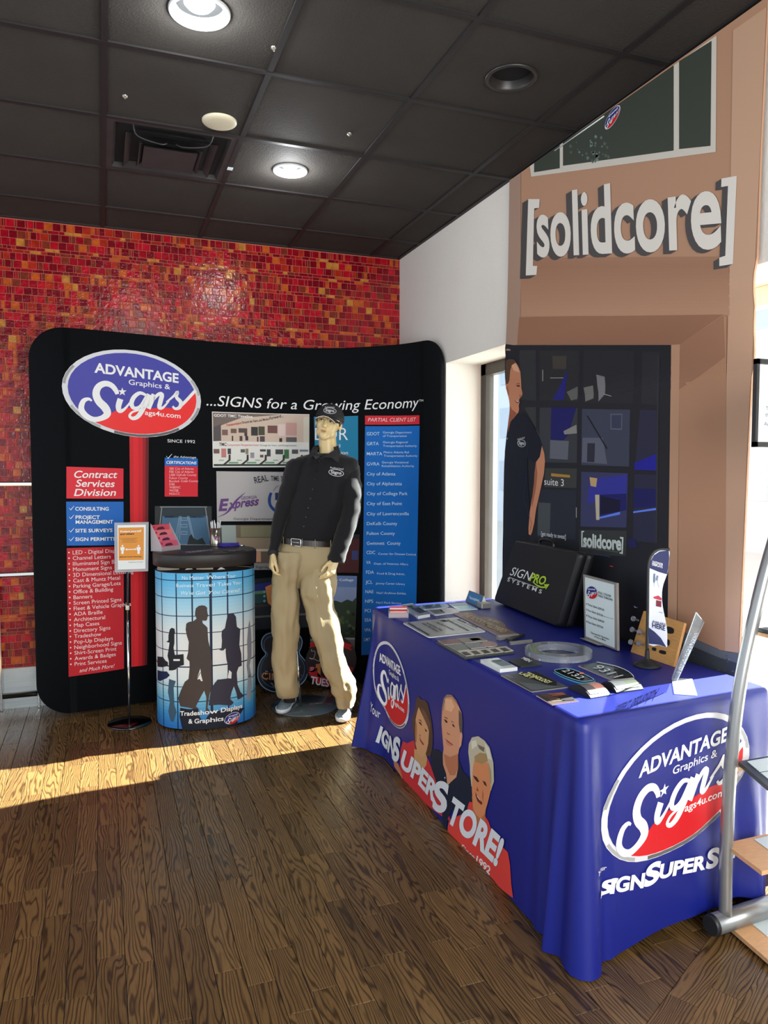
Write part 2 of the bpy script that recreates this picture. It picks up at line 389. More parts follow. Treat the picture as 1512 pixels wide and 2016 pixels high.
# ---- floor planks
def wood(name, dark, light):
    m = bpy.data.materials.new(name); m.use_nodes = True; nt = m.node_tree; b = nt.nodes['Principled BSDF']; N = nt.nodes.new; Lk = nt.links.new
    tc = N('ShaderNodeTexCoord'); oi = N('ShaderNodeObjectInfo'); at = N('ShaderNodeAttribute'); at.attribute_name = 'seed'
    ad = N('ShaderNodeMath'); ad.operation = 'ADD'; Lk(oi.outputs['Random'], ad.inputs[0]); Lk(at.outputs['Fac'], ad.inputs[1])
    cm = N('ShaderNodeCombineXYZ'); ml = N('ShaderNodeMath'); ml.operation = 'MULTIPLY'; ml.inputs[1].default_value = 37.0; Lk(ad.outputs[0], ml.inputs[0]); Lk(ml.outputs[0], cm.inputs[0]); Lk(ml.outputs[0], cm.inputs[1]); Lk(ml.outputs[0], cm.inputs[2])
    va = N('ShaderNodeVectorMath'); va.operation = 'ADD'; Lk(tc.outputs['Object'], va.inputs[0]); Lk(cm.outputs[0], va.inputs[1])
    mp = N('ShaderNodeMapping'); mp.inputs['Scale'].default_value = (1.0, 0.13, 1.0); Lk(va.outputs[0], mp.inputs[0])
    n1 = N('ShaderNodeTexNoise'); n1.inputs['Scale'].default_value = 8.0; n1.inputs['Detail'].default_value = 3.0; n1.inputs['Distortion'].default_value = 0.1; Lk(mp.outputs[0], n1.inputs['Vector'])
    k0 = N('ShaderNodeMath'); k0.operation = 'MULTIPLY'; k0.inputs[1].default_value = 20.0; Lk(n1.outputs['Fac'], k0.inputs[0]); sx = N('ShaderNodeSeparateXYZ'); Lk(va.outputs[0], sx.inputs[0]); kx = N('ShaderNodeMath'); kx.operation = 'MULTIPLY'; kx.inputs[1].default_value = 75.0; Lk(sx.outputs[0], kx.inputs[0]); k = N('ShaderNodeMath'); k.operation = 'ADD'; Lk(k0.outputs[0], k.inputs[0]); Lk(kx.outputs[0], k.inputs[1])
    s_ = N('ShaderNodeMath'); s_.operation = 'SINE'; kk = N('ShaderNodeMath'); kk.operation = 'MULTIPLY'; kk.inputs[1].default_value = 6.283; Lk(k.outputs[0], kk.inputs[0]); Lk(kk.outputs[0], s_.inputs[0])
    # fine pores
    mp2 = N('ShaderNodeMapping'); mp2.inputs['Scale'].default_value = (1.0, 0.04, 1.0); Lk(va.outputs[0], mp2.inputs[0])
    n2 = N('ShaderNodeTexNoise'); n2.inputs['Scale'].default_value = 320.0; n2.inputs['Detail'].default_value = 2; Lk(mp2.outputs[0], n2.inputs['Vector'])
    r1 = N('ShaderNodeMapRange'); r1.inputs[1].default_value = -0.1; r1.inputs[2].default_value = 1.0; r1.inputs[4].default_value = 0.8; Lk(s_.outputs[0], r1.inputs[0])
    r2 = N('ShaderNodeMapRange'); r2.inputs[1].default_value = 0.5; r2.inputs[2].default_value = 0.75; Lk(n2.outputs['Fac'], r2.inputs[0])
    mx = N('ShaderNodeMath'); mx.operation = 'MAXIMUM'; p_ = N('ShaderNodeMath'); p_.operation = 'MULTIPLY'; p_.inputs[1].default_value = 0.55; Lk(r2.outputs[0], p_.inputs[0]); Lk(r1.outputs[0], mx.inputs[0]); Lk(p_.outputs[0], mx.inputs[1])
    # tone of each board
    fr = N('ShaderNodeMath'); fr.operation = 'FRACT'; q = N('ShaderNodeMath'); q.operation = 'MULTIPLY'; q.inputs[1].default_value = 7.31; Lk(ad.outputs[0], q.inputs[0]); Lk(q.outputs[0], fr.inputs[0])
    tn = N('ShaderNodeMapRange'); tn.inputs[3].default_value = 0.74; tn.inputs[4].default_value = 1.18; Lk(fr.outputs[0], tn.inputs[0])
    cr = N('ShaderNodeMix'); cr.data_type = 'RGBA'; cr.inputs[6].default_value = lin(light)+(1,); cr.inputs[7].default_value = lin(dark)+(1,); Lk(mx.outputs[0], cr.inputs[0])
    sc = N('ShaderNodeVectorMath'); sc.operation = 'SCALE'; Lk(cr.outputs[2], sc.inputs[0]); Lk(tn.outputs[0], sc.inputs['Scale']); Lk(sc.outputs[0], b.inputs['Base Color'])
    b.inputs['Roughness'].default_value = 0.27; b.inputs['Specular IOR Level'].default_value = 0.45
    bp = N('ShaderNodeBump'); bp.invert = True; bp.inputs['Strength'].default_value = 0.25; bp.inputs['Distance'].default_value = 0.002; Lk(mx.outputs[0], bp.inputs['Height']); Lk(bp.outputs[0], b.inputs['Normal'])
    return m
oak = wood('stained_oak', (38, 25, 14), (108, 82, 48))
fl = struct(obj('floor', MB().box((XL, YB, -0.05), (WX+0.4, WY+0.1, -0.004)), mat('floor_gap', (18, 12, 8), rough=0.8)))
PW = 0.083; planks = []
rr = random.Random(11); x = -1.7
while x < WX:
    y = YB-rr.random()*0.5
    while y < WY:
        l = rr.choice([0.22, 0.3, 0.38, 0.45, 0.6, 0.34]); planks.append((x, x+PW, y, min(y+l, WY))); y += l
    x += PW
# diagonal border in the near right corner, like the photograph
DA, DB = onz(1405, 1835), onz(1272, 2016)
DA, DB = Vector((DA.x, DA.y)), Vector((DB.x, DB.y)); DD = (DB-DA).normalized(); DN = Vector((-DD.y, DD.x))
if DN.dot(Vector((3, 1.5))-DA) < 0: DN = -DN            # towards the diagonal boards
def clip(pg, o, n):
    out = []
    for i in range(len(pg)):
        a, b = Vector(pg[i]), Vector(pg[(i+1) % len(pg)]); da, db = (a-o).dot(n), (b-o).dot(n)
        if da <= 0: out.append(tuple(a))
        if da*db < 0: out.append(tuple(a.lerp(b, da/(da-db))))
    return out
def score(t):
    c = Vector(((t[0]+t[1])/2, (t[2]+t[3])/2, 0)); 
    if (c-CAM).dot(FWD) < 0.3: return 0
    p = pr(c)
    if not (-30 < p[0] < 1540 and 1300 < p[1] < 2080): return 0
    if c.x > 1.4 and c.y > 2.0: return 0
    return (t[1]-t[0])*(t[3]-t[2])/((c-CAM).dot(FWD)**2)
planks.sort(key=lambda t: -score(t))
def plank(mb, t, org=None):
    g = 0.0009; x0, x1, y0, y1 = t[0]+g, t[1]-g, t[2]+g, t[3]-g; e = 0.0012
    mb.add([(x0, y0, -0.004), (x1, y0, -0.004), (x1, y1, -0.004), (x0, y1, -0.004), (x0, y0, -e), (x1, y0, -e), (x1, y1, -e), (x0, y1, -e), (x0+e, y0+e, 0), (x1-e, y0+e, 0), (x1-e, y1-e, 0), (x0+e, y1-e, 0)],
           [(8, 9, 10, 11), (0, 1, 5, 4), (1, 2, 6, 5), (2, 3, 7, 6), (3, 0, 4, 7), (4, 5, 9, 8), (5, 6, 10, 9), (6, 7, 11, 10), (7, 4, 8, 11)])
def setseed(o, per):
    a = o.data.attributes.new('seed', 'FLOAT', 'FACE')
    a.data.foreach_set('value', [rr.random() if per and i % 9 == 0 else 0 for i in range(len(o.data.polygons))]) if not per else a.data.foreach_set('value', [v for k in range(len(o.data.polygons)//9) for v in [rr.random()*3]*9])
def corner(t): return t[1] > 1.0 and t[2] < 2.0 and (max((Vector(p)-DA).dot(DN) for p in ((t[0], t[2]), (t[1], t[2]), (t[1], t[3]), (t[0], t[3]))) > 0)
cut = [t for t in planks if corner(t)]; planks = [t for t in planks if not corner(t)]
def cutboard(pg, vtx=None):
    if len(pg) < 3: return
    a_ = sum(pg[i][0]*pg[(i+1) % len(pg)][1]-pg[(i+1) % len(pg)][0]*pg[i][1] for i in range(len(pg)))
    if abs(a_) < 4e-4: return
    if a_ < 0: pg = pg[::-1]
    return obj('floor_plank', MB().prism(pg, lambda x, y: (x, y, -.004), lambda x, y: (x, y, -.0002)), oak, fl)
for t in cut:
    g = .0009; cutboard(clip([(t[0]+g, t[2]+g), (t[1]-g, t[2]+g), (t[1]-g, t[3]-g), (t[0]+g, t[3]-g)], DA-DN*g, DN))
for k in range(14):
    o_ = DA+DN*(.0009+k*(PW+.0012)); s0 = -1.0+.13*k
    while s0 < 1.6:
        l = rr.choice([.3, .42, .55]); g = .0009
        pg = [tuple(o_+DD*(s0+g)), tuple(o_+DD*(s0+l-g)), tuple(o_+DD*(s0+l-g)+DN*PW), tuple(o_+DD*(s0+g)+DN*PW)]
        pg = clip(clip(pg, Vector((0, 2.0)), Vector((0, 1))), Vector((2.45, 0)), Vector((1, 0)))
        b_ = cutboard(pg)
        if b_:      # grain follows the board: turn its own axes along it
            an = math.atan2(DD.y, DD.x)-math.pi/2; R3 = Matrix.Rotation(an, 4, 'Z'); b_.data.transform(R3.inverted()); b_.rotation_euler.z = an
        s0 += l
for t in planks[:250]:
    mb = MB(); plank(mb, t); obj('floor_plank', mb, oak, fl, fix=False)
mb = MB()
for t in planks[250:]: plank(mb, t)
o = obj('floor_planks', mb, oak, fl, fix=False); o['kind'] = 'stuff'; setseed(o, True)

# ---- ceiling
GX, GY, T = 0.0404, 3.0222, 0.6096
cpan = mat('ceiling_panel', (60, 57, 54), rough=0.8, spec=0.15, noise_s=3, noise_a=.12, bump=0.25, bump_s=140)
cbar = mat('ceiling_bar', (22, 18, 19), rough=0.6)
ce = struct(obj('ceiling', MB().box((XL, YB, CZ+0.03), (WX+0.45, WY+0.12, CZ+0.1)), mat('plenum', (12, 12, 12), rough=.9)))
holes = {(0, -1): 0.098, (1, 1): 0.085, (2, -1): 0.098}
def ring_panel(x0, x1, y0, y1, r, z0, z1):
    """square panel with a round hole in the middle"""
    cx, cy = (x0+x1)/2, (y0+y1)/2; n = 32; mb = MB()
    if abs(x1-x0) < T-.05: cx = x0+T/2
    sq = []; ci = []
    for k in range(n):
        a = 2*math.pi*k/n; c, s_ = math.cos(a), math.sin(a); q = 1/max(abs(c), abs(s_)); sq.append((cx+c*q*(x1-x0)/2, cy+s_*q*(y1-y0)/2)); ci.append((cx+c*r, cy+s_*r))
    return mb.rings([[(p[0], p[1], z1) for p in sq], [(p[0], p[1], z0) for p in sq], [(p[0], p[1], z0) for p in ci], [(p[0], p[1], z1) for p in ci]], smooth=False, caps=False)
for i in range(-3, 4):
    for j in range(-6, 4):
        x0 = max(GX+i*T, XL)+0.006; x1 = min(GX+(i+1)*T, WX)-0.006; y0 = GY+j*T+0.006; y1 = min(GY+(j+1)*T, WY)-0.006
        if x1-x0 < 0.03 or y1 < YB or y1-y0 < 0.02: continue
        if (i, j) == (0, 1): continue
        zz = CZ+0.005
        if (i, j) in holes: obj('ceiling_panel', ring_panel(x0, x1, y0, y1, holes[(i, j)], zz, zz+0.015), cpan, ce)
        else: obj('ceiling_panel', MB().box((x0, y0, zz), (x1, y1, zz+0.015)), cpan, ce, bevel=0.002)
for i in range(-3, 4): obj('ceiling_bar', MB().box((GX+i*T-0.012, YB, CZ-0.002), (GX+i*T+0.012, WY, CZ+0.006)), cbar, ce)
for j in range(-6, 4): obj('ceiling_bar', MB().box((XL, GY+j*T-0.012, CZ-0.0025), (WX, GY+j*T+0.012, CZ+0.0055)), cbar, ce)
obj('edge_angle', MB().box((WX-0.022, YB, CZ-0.003), (WX, WY, CZ+0.006)), cbar, ce); obj('edge_angle', MB().box((XL, WY-0.022, CZ-0.003), (WX, WY, CZ+0.006)), cbar, ce)

# ---- right wall with the deep window recess
white = mat('wall_paint', (226, 222, 214), rough=0.75, noise_s=2, noise_a=.03, bump=0.15, bump_s=60)
OY0, OY1, OZ0, OZ1, DX = 1.36, 4.445, 0.0, 2.2066, 2.42
mb = MB()
mb.box((WX, YB, 0), (DX+.06, OY0, CZ+.1)); mb.box((WX, OY1, 0), (DX+.06, WY+.1, CZ+.1)); mb.box((WX, OY0, OZ1), (DX+.06, OY1, CZ+.1))
struct(obj('wall_right', mb, white))
bronze = mat('bronze_frame', (58, 54, 50), rough=0.42, metal=0.4)
wn = thing('window_1', 'dark bronze framed shop window in the white wall, mostly hidden by the storefront picture', 'window', (2.36, 2.8, OZ0)); del wn['label'], wn['category']; struct(wn)
FX0, FX1 = DX-0.07, DX-0.01
glarew = mat('glare_frame', (228, 228, 226), rough=.5)  # near frame whitened: overexposed glare put into its colour
def fr(name, a, b, m=None, lb=None): obj(name, MB().box(a, b), m or bronze, wn, bevel=0.003, label=lb)
fr('window_frame', (FX0, 2.36, OZ1-0.075), (FX1, OY1, OZ1)); fr('window_frame', (FX0, 2.36, OZ0), (FX1, OY1, OZ0+0.07))
fr('window_frame', (FX0, OY0, OZ1-0.075), (FX1, 2.30, OZ1), glarew, 'white painted frame of the near light'); fr('window_frame', (FX0, OY0, OZ0), (FX1, 2.30, OZ0+0.07), glarew)
fr('window_frame', (FX0, OY1-0.07, OZ0), (FX1, OY1, OZ1)); fr('window_frame', (FX0, OY0, OZ0), (FX1, OY0+0.06, OZ1), glarew)
fr('mullion', (FX0, 3.60, OZ0), (FX1+.05, 3.87, OZ1)); fr('mullion', (FX0, 2.3, OZ0), (FX1, 2.36, OZ1))  # wide mullion added, hidden behind the picture, to trim the sun band
obj('window_pane', MB().box((DX-0.045, OY0, OZ0), (DX-0.039, OY1, OZ1)), glassy('window_glass', (246, 250, 252), 0.05), wn)

# ---- outdoors, seen through the slits of window, plus an unseen sun blocker
gd = struct(obj('ground', MB().box((WX+.5, -12, -0.25), (40, 30, -0.2)), mat('pavement', (200, 200, 196), rough=.9, noise_s=1, noise_a=.06)))
b1 = thing('building', 'pale building across the street glimpsed beyond the window edge', 'building', (13, 22, -0.2))
obj('wall', MB().box((13, 8, -0.2), (17, 46, 6.4)), mat('far_wall', (222, 230, 240), rough=.8), b1)
fw = mat('far_window', (190, 204, 220), rough=.3)
for i in range(14):
    for k in range(3): obj('window', MB().box((12.96, 9+i*2.6, .9+k*1.8), (13.02, 10.1+i*2.6, 1.9+k*1.8)), fw, b1)
cp = obj('sun_blocker', MB().lathe([(0.30, -0.2), (0.30, 0.0), (0.24, 0.05), (0.24, 3.9), (0.3, 3.95), (0.3, 4.2)], (3.4, 1.80, 0), 24), mat('blocker_white', (225, 225, 220), rough=.7))  # unseen column added to block sun beyond the near table end
tag(cp, 'added white column out of view, keeping sun off the near floor', 'column')
# ================================================================== curved fabric display wall
BC = sm([(-0.388, 4.945), (-0.18, 4.968), (0.02, 4.992), (0.32, 5.055), (0.6, 5.125), (0.83, 5.165), (1.1, 5.19), (1.37, 5.175), (1.55, 5.115), (1.685, 5.03), (1.85, 4.885), (1.95, 4.755), (2.02, 4.60), (2.055, 4.43)], 12, False)
BC = [Vector((p[0], p[1], 0)) for p in BC]; BS = [0.0]
for i in range(1, len(BC)): BS.append(BS[-1]+(BC[i]-BC[i-1]).length)
import bisect
def bcurve(u):
    i = min(max(bisect.bisect(BS, u)-1, 0), len(BC)-2); t = (u-BS[i])/(BS[i+1]-BS[i]); return BC[i]+(BC[i+1]-BC[i])*t
BU = BS[-1]
booth_s = Surf(lambda u, v: bcurve(u)+Vector((0, 0, v)), (1.0, 1.5), 1, 0.03)
BH, BR = 2.375, 0.20
booth = thing('fabric_display', 'wide curved black fabric display wall printed with panels, before the red mosaic wall', 'display', (0.9, 5.05, 0))
def zr(u):
    def c(d, r): return 0 if d >= r else r-math.sqrt(max(0, r*r-(r-d)**2))
    k = max(c(u, BR), c(BU-u, BR)); return 0.012+k, BH-k
fab = mat('black_fabric', (6, 9, 13), rough=0.85, spec=0.15, bump=0.1, bump_s=900)
us = sorted(set([BR*(1-math.cos(math.pi/2*k/12)) for k in range(13)]+[BU-BR*(1-math.cos(math.pi/2*k/12)) for k in range(13)]+[BR+(BU-2*BR)*k/90 for k in range(91)]))
loop = [(u, zr(u)[1]) for u in us]+[(u, zr(u)[0]) for u in reversed(us)]
n = len(us); mb = MB()
def lay(off, inset):
    cu, cv = BU/2, BH/2; return [booth_s.pos(u+(cu-u)/abs(cu-u)*inset if abs(cu-u) > .05 else u, v+(cv-v)/abs(cv-v)*inset, off) for u, v in loop]
R4 = [lay(0, 0.006), lay(-0.006, 0.001), lay(-0.018, -0.001), lay(-0.03, 0.001), lay(-0.036, 0.006)]
mb.rings(R4, smooth=True, caps=False)
N = len(loop)
for i in range(n-1):
    mb.f.append([i, N-1-i, N-2-i, i+1]); mb.mi.append(0); mb.sm.append(True)
    o_ = 4*N; mb.f.append([o_+i, o_+i+1, o_+N-2-i, o_+N-1-i]); mb.mi.append(0); mb.sm.append(True)
obj('fabric_cover', mb, fab, booth)
obj('end_post', MB().tube([(2.078, 4.462, 0.0), (2.078, 4.462, 2.08), (2.078, 4.467, 2.13)], 0.017), mat('taupe_post', (112, 98, 90), rough=.5), booth)
B = booth_s; WH = pm(238, 238, 236); BLK = pm(16, 16, 18)
A_ = lambda x, y: (60+x/3.78, 620+y/3.78); C3 = lambda x, y: (60+x/4.03, 900+y/4.03); CB = lambda x, y: (380+x/2.908, 660+y/2.908); C7 = lambda x, y: (690+x/3.733, 790+y/3.733); C8 = lambda x, y: (400+x/7.56, 900+y/7.56)
def rect(s, pts, m, par, lay=0, name='printed_panel', label=None): return poly(s, pts, m, par, lay, name=name, label=label)
# red post and its badge
px = [254.6, 262, 272, 281, 287, 292.8]; cs = [(196, 26, 34), (214, 30, 40), (196, 24, 34), (150, 18, 28), (96, 12, 20)]
for i in range(5): rect(B, [(px[i], 840), (px[i+1]+.3, 840), (258.5+(px[i+1]+.3-254.6)*.81, 1312.2-i*.8), (258.5+(px[i]-254.6)*.81, 1313-i*.8)], pm(*cs[i]), booth, 0, 'printed_post')
badge(B, booth, A_(250, 530), A_(1282, 645), A_(765, 265), A_(765, 908))
# left panels
RED, BLU = pm(206, 28, 44), pm(14, 98, 184)
rect(B, [C3(285, 75), C3(737, 90), C3(737, 330), C3(285, 328)], pm(214, 34, 50), booth, 0, label='red panel reading Contract Services Division')
rect(B, [C3(283, 353), C3(738, 353), C3(738, 697), C3(288, 702)], BLU, booth, 0, label='blue panel with ticked services')
rect(B, [C3(288, 722), C3(738, 708), C3(742, 1678), C3(303, 1743)], pm(186, 22, 36), booth, 0, label='tall red panel with bulleted list')
for s, a, b in (('Contract', (340, 163), (682, 165)), ('Services', (357, 233), (662, 237)), ('Division', (345, 307), (672, 306))): ptext(B, s, C3(*a), C3(*b), (13.8/4.03*1.0, -54/4.03), WH, booth, bold=.012, italic=0)
for s, a, b in (('CONSULTING', (355, 423), (620, 423)), ('PROJECT', (357, 490), (550, 490)), ('MANAGEMENT', (358, 528), (655, 526)), ('SITE SURVEYS', (355, 597), (650, 593)), ('SIGN PERMITTING', (355, 665), (733, 660))): ptext(B, s, C3(*a), C3(*b), 27/4.03, WH, booth, bold=.02)
for y in (405, 475, 580, 650): stroke(B, [C3(306, y-2), C3(318, y+14), C3(346, y-18)], [0.8, 1.6, 0.7], WH, booth, 3, 'tick')
ls = ['LED - Digital Displays', 'Channel Letters', 'Illuminated Sign Boxes', 'Monument Signs', '3D Dimensional Lettering', 'Cast & Muntz Metal', 'Parking Garage/Lots', 'Office & Building', 'Banners', 'Screen Printed Signs', 'Fleet & Vehicle Graphics', 'ADA Braille', 'Architectural', 'Map Cases', 'Directory Signs', 'Tradeshow', 'Pop-Up Displays', 'Neighborhood Signs', 'Shirt-Screen Print', 'Awards & Badges', 'Print Services']
a0, a1 = B.inv(*C3(335, 772)), B.inv(*C3(350, 1656)); hh = 0.0235
for i, s in enumerate(ls):
    t = i/20; q = a0.lerp(a1, t); utext(B, s, q.x, q.y, hh, pm(240, 214, 214), booth, xs=1.0)
    utext(B, '•', q.x-0.026, q.y, hh*1.1, pm(240, 214, 214), booth)
ptext(B, 'and Much More!', C3(387, 1707), C3(660, 1668), (2, -7.5), pm(240, 214, 214), booth)
ptext(B, 'SINCE 1992', A_(1018, 948), A_(1224, 955), 6, WH, booth)
rect(B, [A_(998, 1062), A_(1245, 1070), A_(1245, 1128), A_(998, 1122)], BLU, booth, 0); rect(B, [A_(998, 1122), A_(1245, 1128), A_(1245, 1352), A_(998, 1352)], pm(206, 34, 50), booth, 0)
ptext(B, 'the Advantage', A_(1062, 1062), A_(1230, 1068), (1, -4), WH, booth); stroke(B, [A_(1010, 1050), A_(1022, 1068), A_(1052, 1035)], [.8, 1.8, .7], WH, booth, 3, 'tick')
ptext(B, 'CERTIFICATIONS', A_(1008, 1107), A_(1232, 1112), (1, -5.4), WH, booth, bold=.02)
for i, s in enumerate(['SBE City of Atlanta', 'FBE City of Atlanta', 'LSBE DeKalb County', 'Fulton County', 'Bonded- Cobb County', 'DBE', 'WBENC', 'WOSB', 'NGLCC']):
    q = B.inv(*A_(1032, 1152+i*23.3)); utext(B, s, q.x, q.y, 0.0145, pm(246, 190, 190), booth)
# slogan
ptext(B, '...SIGNS for a Growing Economy', CB(75, 402), CB(1288, 412), (4.5, -20), WH, booth)
ptext(B, 'TM', CB(1296, 380), CB(1320, 380), (0, -4), WH, booth)
# timeline picture
P4 = [CB(108, 437), CB(666, 452), CB(665, 755), CB(113, 757)]
rect(B, P4, pm(226, 224, 216), booth, 0, 'printed_photo', 'printed photograph of a timeline wall above a timeline diagram')
def sub(P, x0, y0, x1, y1):
    def q(x, y):
        t = (P[0][0]+(P[1][0]-P[0][0])*x, P[0][1]+(P[1][1]-P[0][1])*x); b = (P[3][0]+(P[2][0]-P[3][0])*x, P[3][1]+(P[2][1]-P[3][1])*x)
        return (t[0]+(b[0]-t[0])*y, t[1]+(b[1]-t[1])*y)
    return [q(x0, y0), q(x1, y0), q(x1, y1), q(x0, y1)]
def bits(P, rows, lay=2, par=None, S=None, name='printed_patch'):
    for x0, y0, x1, y1, c in rows: rect(S or B, sub(P, x0, y0, x1, y1), pm(*c), par or booth, lay, name)
rect(B, sub(P4, 0.005, 0.01, 0.995, 0.53), pm(206, 184, 166), booth, 1); poly(B, [sub(P4, 0.01, 0.02, 1, 1)[0], sub(P4, .72, .02, 1, 1)[0], sub(P4, .3, .1, 1, 1)[0], sub(P4, .01, .3, 1, 1)[0]], pm(112, 98, 92), booth, 1.5); poly(B, [sub(P4, 0.01, 0.28, 1, 1)[0], sub(P4, .09, .22, 1, 1)[0], sub(P4, .09, .52, 1, 1)[0], sub(P4, .01, .53, 1, 1)[0]], pm(84, 78, 80), booth, 1.6)
bits(P4, [(.94, .05, .995, .53, (214, 206, 186)), (.10, .32, .16, .42, (120, 90, 84)), (.19, .3, .25, .38, (110, 86, 72)), (.27, .29, .36, .37, (84, 70, 66)), (.33, .37, .36, .43, (70, 56, 54)), (.40, .26, .47, .42, (52, 50, 50)), (.475, .25, .54, .41, (70, 72, 50)), (.57, .23, .67, .37, (110, 72, 66)), (.68, .2, .75, .42, (226, 200, 192)), (.76, .17, .87, .41, (196, 150, 142)), (.2, .43, .215, .52, (60, 50, 48)), (.28, .43, .31, .52, (80, 64, 60)), (.34, .43, .37, .51, (60, 50, 60)), (.46, .44, .475, .53, (60, 36, 40)), (.49, .43, .54, .53, (78, 66, 68)), (.69, .46, .72, .53, (60, 36, 40)), (.76, .44, .87, .53, (92, 88, 90)),
    (.01, .67, .07, .75, (110, 84, 78)), (.09, .66, .14, .82, (190, 120, 114)), (.155, .66, .19, .76, (62, 60, 64)), (.29, .67, .335, .73, (90, 88, 84)), (.34, .66, .37, .76, (140, 130, 100)), (.39, .73, .43, .83, (150, 144, 150)), (.49, .67, .55, .71, (60, 62, 62)), (.56, .67, .6, .8, (64, 62, 70)), (.49, .77, .525, .82, (110, 70, 66)), (.65, .67, .73, .76, (60, 66, 66)), (.74, .67, .79, .84, (60, 110, 66)), (.82, .67, .885, .75, (80, 80, 84)), (.9, .67, .99, .71, (120, 124, 140)), (.01, .94, .99, .975, (44, 58, 46))])
for i in range(5):
    x = .165+i*.187
    if x < .96: poly(B, [sub(P4, x, .77, 1, 1)[0], sub(P4, x+.02, .77, 1, 1)[0], sub(P4, x+.02, .87, 1, 1)[0], sub(P4, x-.035, .95, 1, 1)[0], sub(P4, x-.065, .95, 1, 1)[0], sub(P4, x-.002, .86, 1, 1)[0]], pm(48, 50, 46), booth, 2.5, name='printed_arrow'); bits(P4, [(x+.0, .9, x+.1, .93, (120, 160, 130)), (x-.1, .86, x-.05, .88, (140, 180, 150))])
TM = lambda x, y: (410+x/7.2, 800+y/7.2)
ptext(B, 'GDOT TMC Timeline', TM(78, 145), TM(626, 165), 5.2, WH, booth, bold=.02)
ptext(B, 'Transportation', TM(250, 285), TM(465, 250), 4.5, pm(186, 30, 34), booth, bold=.02); ptext(B, 'Through the Years...and Moving', TM(470, 248), TM(860, 195), 4.6, pm(60, 40, 36), booth, bold=.02); ptext(B, 'Forward...', TM(866, 190), TM(1060, 150), 5.6, pm(50, 36, 34), booth, bold=.02)
ptext(B, 'TMC', TM(153, 560), TM(258, 560), 6, pm(60, 56, 60), booth, bold=.02); ptext(B, 'Transportation Management Center', TM(262, 560), TM(720, 562), 4, pm(214, 84, 84), booth); ptext(B, 'Through the Years... and Moving Forward...', TM(730, 562), TM(1265, 566), 3, pm(70, 70, 72), booth)
# Georgia panel
P5 = [C8(195, 210), (610, 929.5), (610, 1026.5), C8(205, 956)]
rect(B, P5, pm(176, 172, 170), booth, 0, 'printed_photo', 'grey panel with purple and black lettering')
BK = pm(28, 26, 30); PUR = pm(96, 58, 116)
ptext(B, 'REAL', C8(770, 392), C8(972, 352), (-3.0, -12), BK, booth, bold=.01); ptext(B, 'TIME', C8(1010, 350), C8(1128, 356), (-1, -9.5), BK, booth, bold=.01); ptext(B, 'TRANSIT', C8(1145, 356), C8(1420, 400), (1, -9.5), BK, booth, bold=.01)
ptext(B, 'E', C8(228, 797), C8(350, 790), (4, -22), PUR, booth, bold=.04); ptext(B, 'xpress', C8(370, 768), C8(815, 712), (3.5, -17), PUR, booth, bold=.03)
stroke(B, [C8(625, 527), C8(560, 580), C8(480, 660), C8(410, 760), C8(330, 840), C8(210, 893)], [.5, 2.2, 4, 4.5, 2.4, .5], PUR, booth, 4, smooth=4)
ptext(B, 'GEORGIA', C8(562, 634), C8(800, 614), 6, PUR, booth, bold=.01); ptext(B, 'Georgia Department of Transportation', C8(450, 933), (606, 1024.5), 4.3, BK, booth)
stroke(B, [C8(1010, 530), C8(985, 620), C8(1000, 720), C8(1080, 800), C8(1150, 790)], [5, 6, 5.5, 6, 4], pm(28, 66, 130), booth, 2, smooth=4)
stroke(B, [C8(1045, 500), C8(1080, 450), C8(1125, 425)], .8, BK, booth, 2)
rect(B, [C8(1070, 530), C8(1300, 530), C8(1300, 640), C8(1070, 640)], pm(36, 56, 100), booth, 2)
# tower photo above the counter
Q = lambda x, y: (210+x/4.2, 980+y/4.2)
P6 = [Q(398, 68), Q(868, 70), Q(868, 410), Q(398, 400)]
rect(B, P6, pm(44, 48, 50), booth, 0, 'printed_photo', 'photograph of a tall lit sign tower at dusk'); poly(B, [Q(460, 150), Q(835, 150), Q(850, 385), Q(440, 385)], pm(70, 104, 134), booth, 1)
poly(B, [Q(465, 85), Q(800, 85), Q(830, 165), Q(455, 165)], pm(40, 52, 60), booth, 1)
for a in (([(455, 78), (430, 300)]), ([(815, 78), (858, 385)]), ([(440, 385), (858, 388)]), ([(440, 76), (830, 76)])): stroke(B, [Q(*p) for p in a], 2.0, pm(128, 134, 138), booth, 2)
for dx in (0, 18, 36): stroke(B, [Q(600+dx*.4, 150), Q(565+dx, 350)], 1.1, pm(122, 152, 170), booth, 2); stroke(B, [Q(680-dx*.4, 150), Q(725-dx*.4, 350)], 1.1, pm(122, 152, 170), booth, 2)
for y in (165, 220, 280): stroke(B, [Q(615, y), Q(665, y), Q(665, y+22), Q(615, y+22)], .9, pm(150, 176, 188), booth, 3, closed=True)
poly(B, [Q(665, 385), Q(680, 320), Q(700, 300), Q(715, 330), Q(745, 350), Q(790, 330), Q(820, 385)], pm(32, 42, 44), booth, 3)
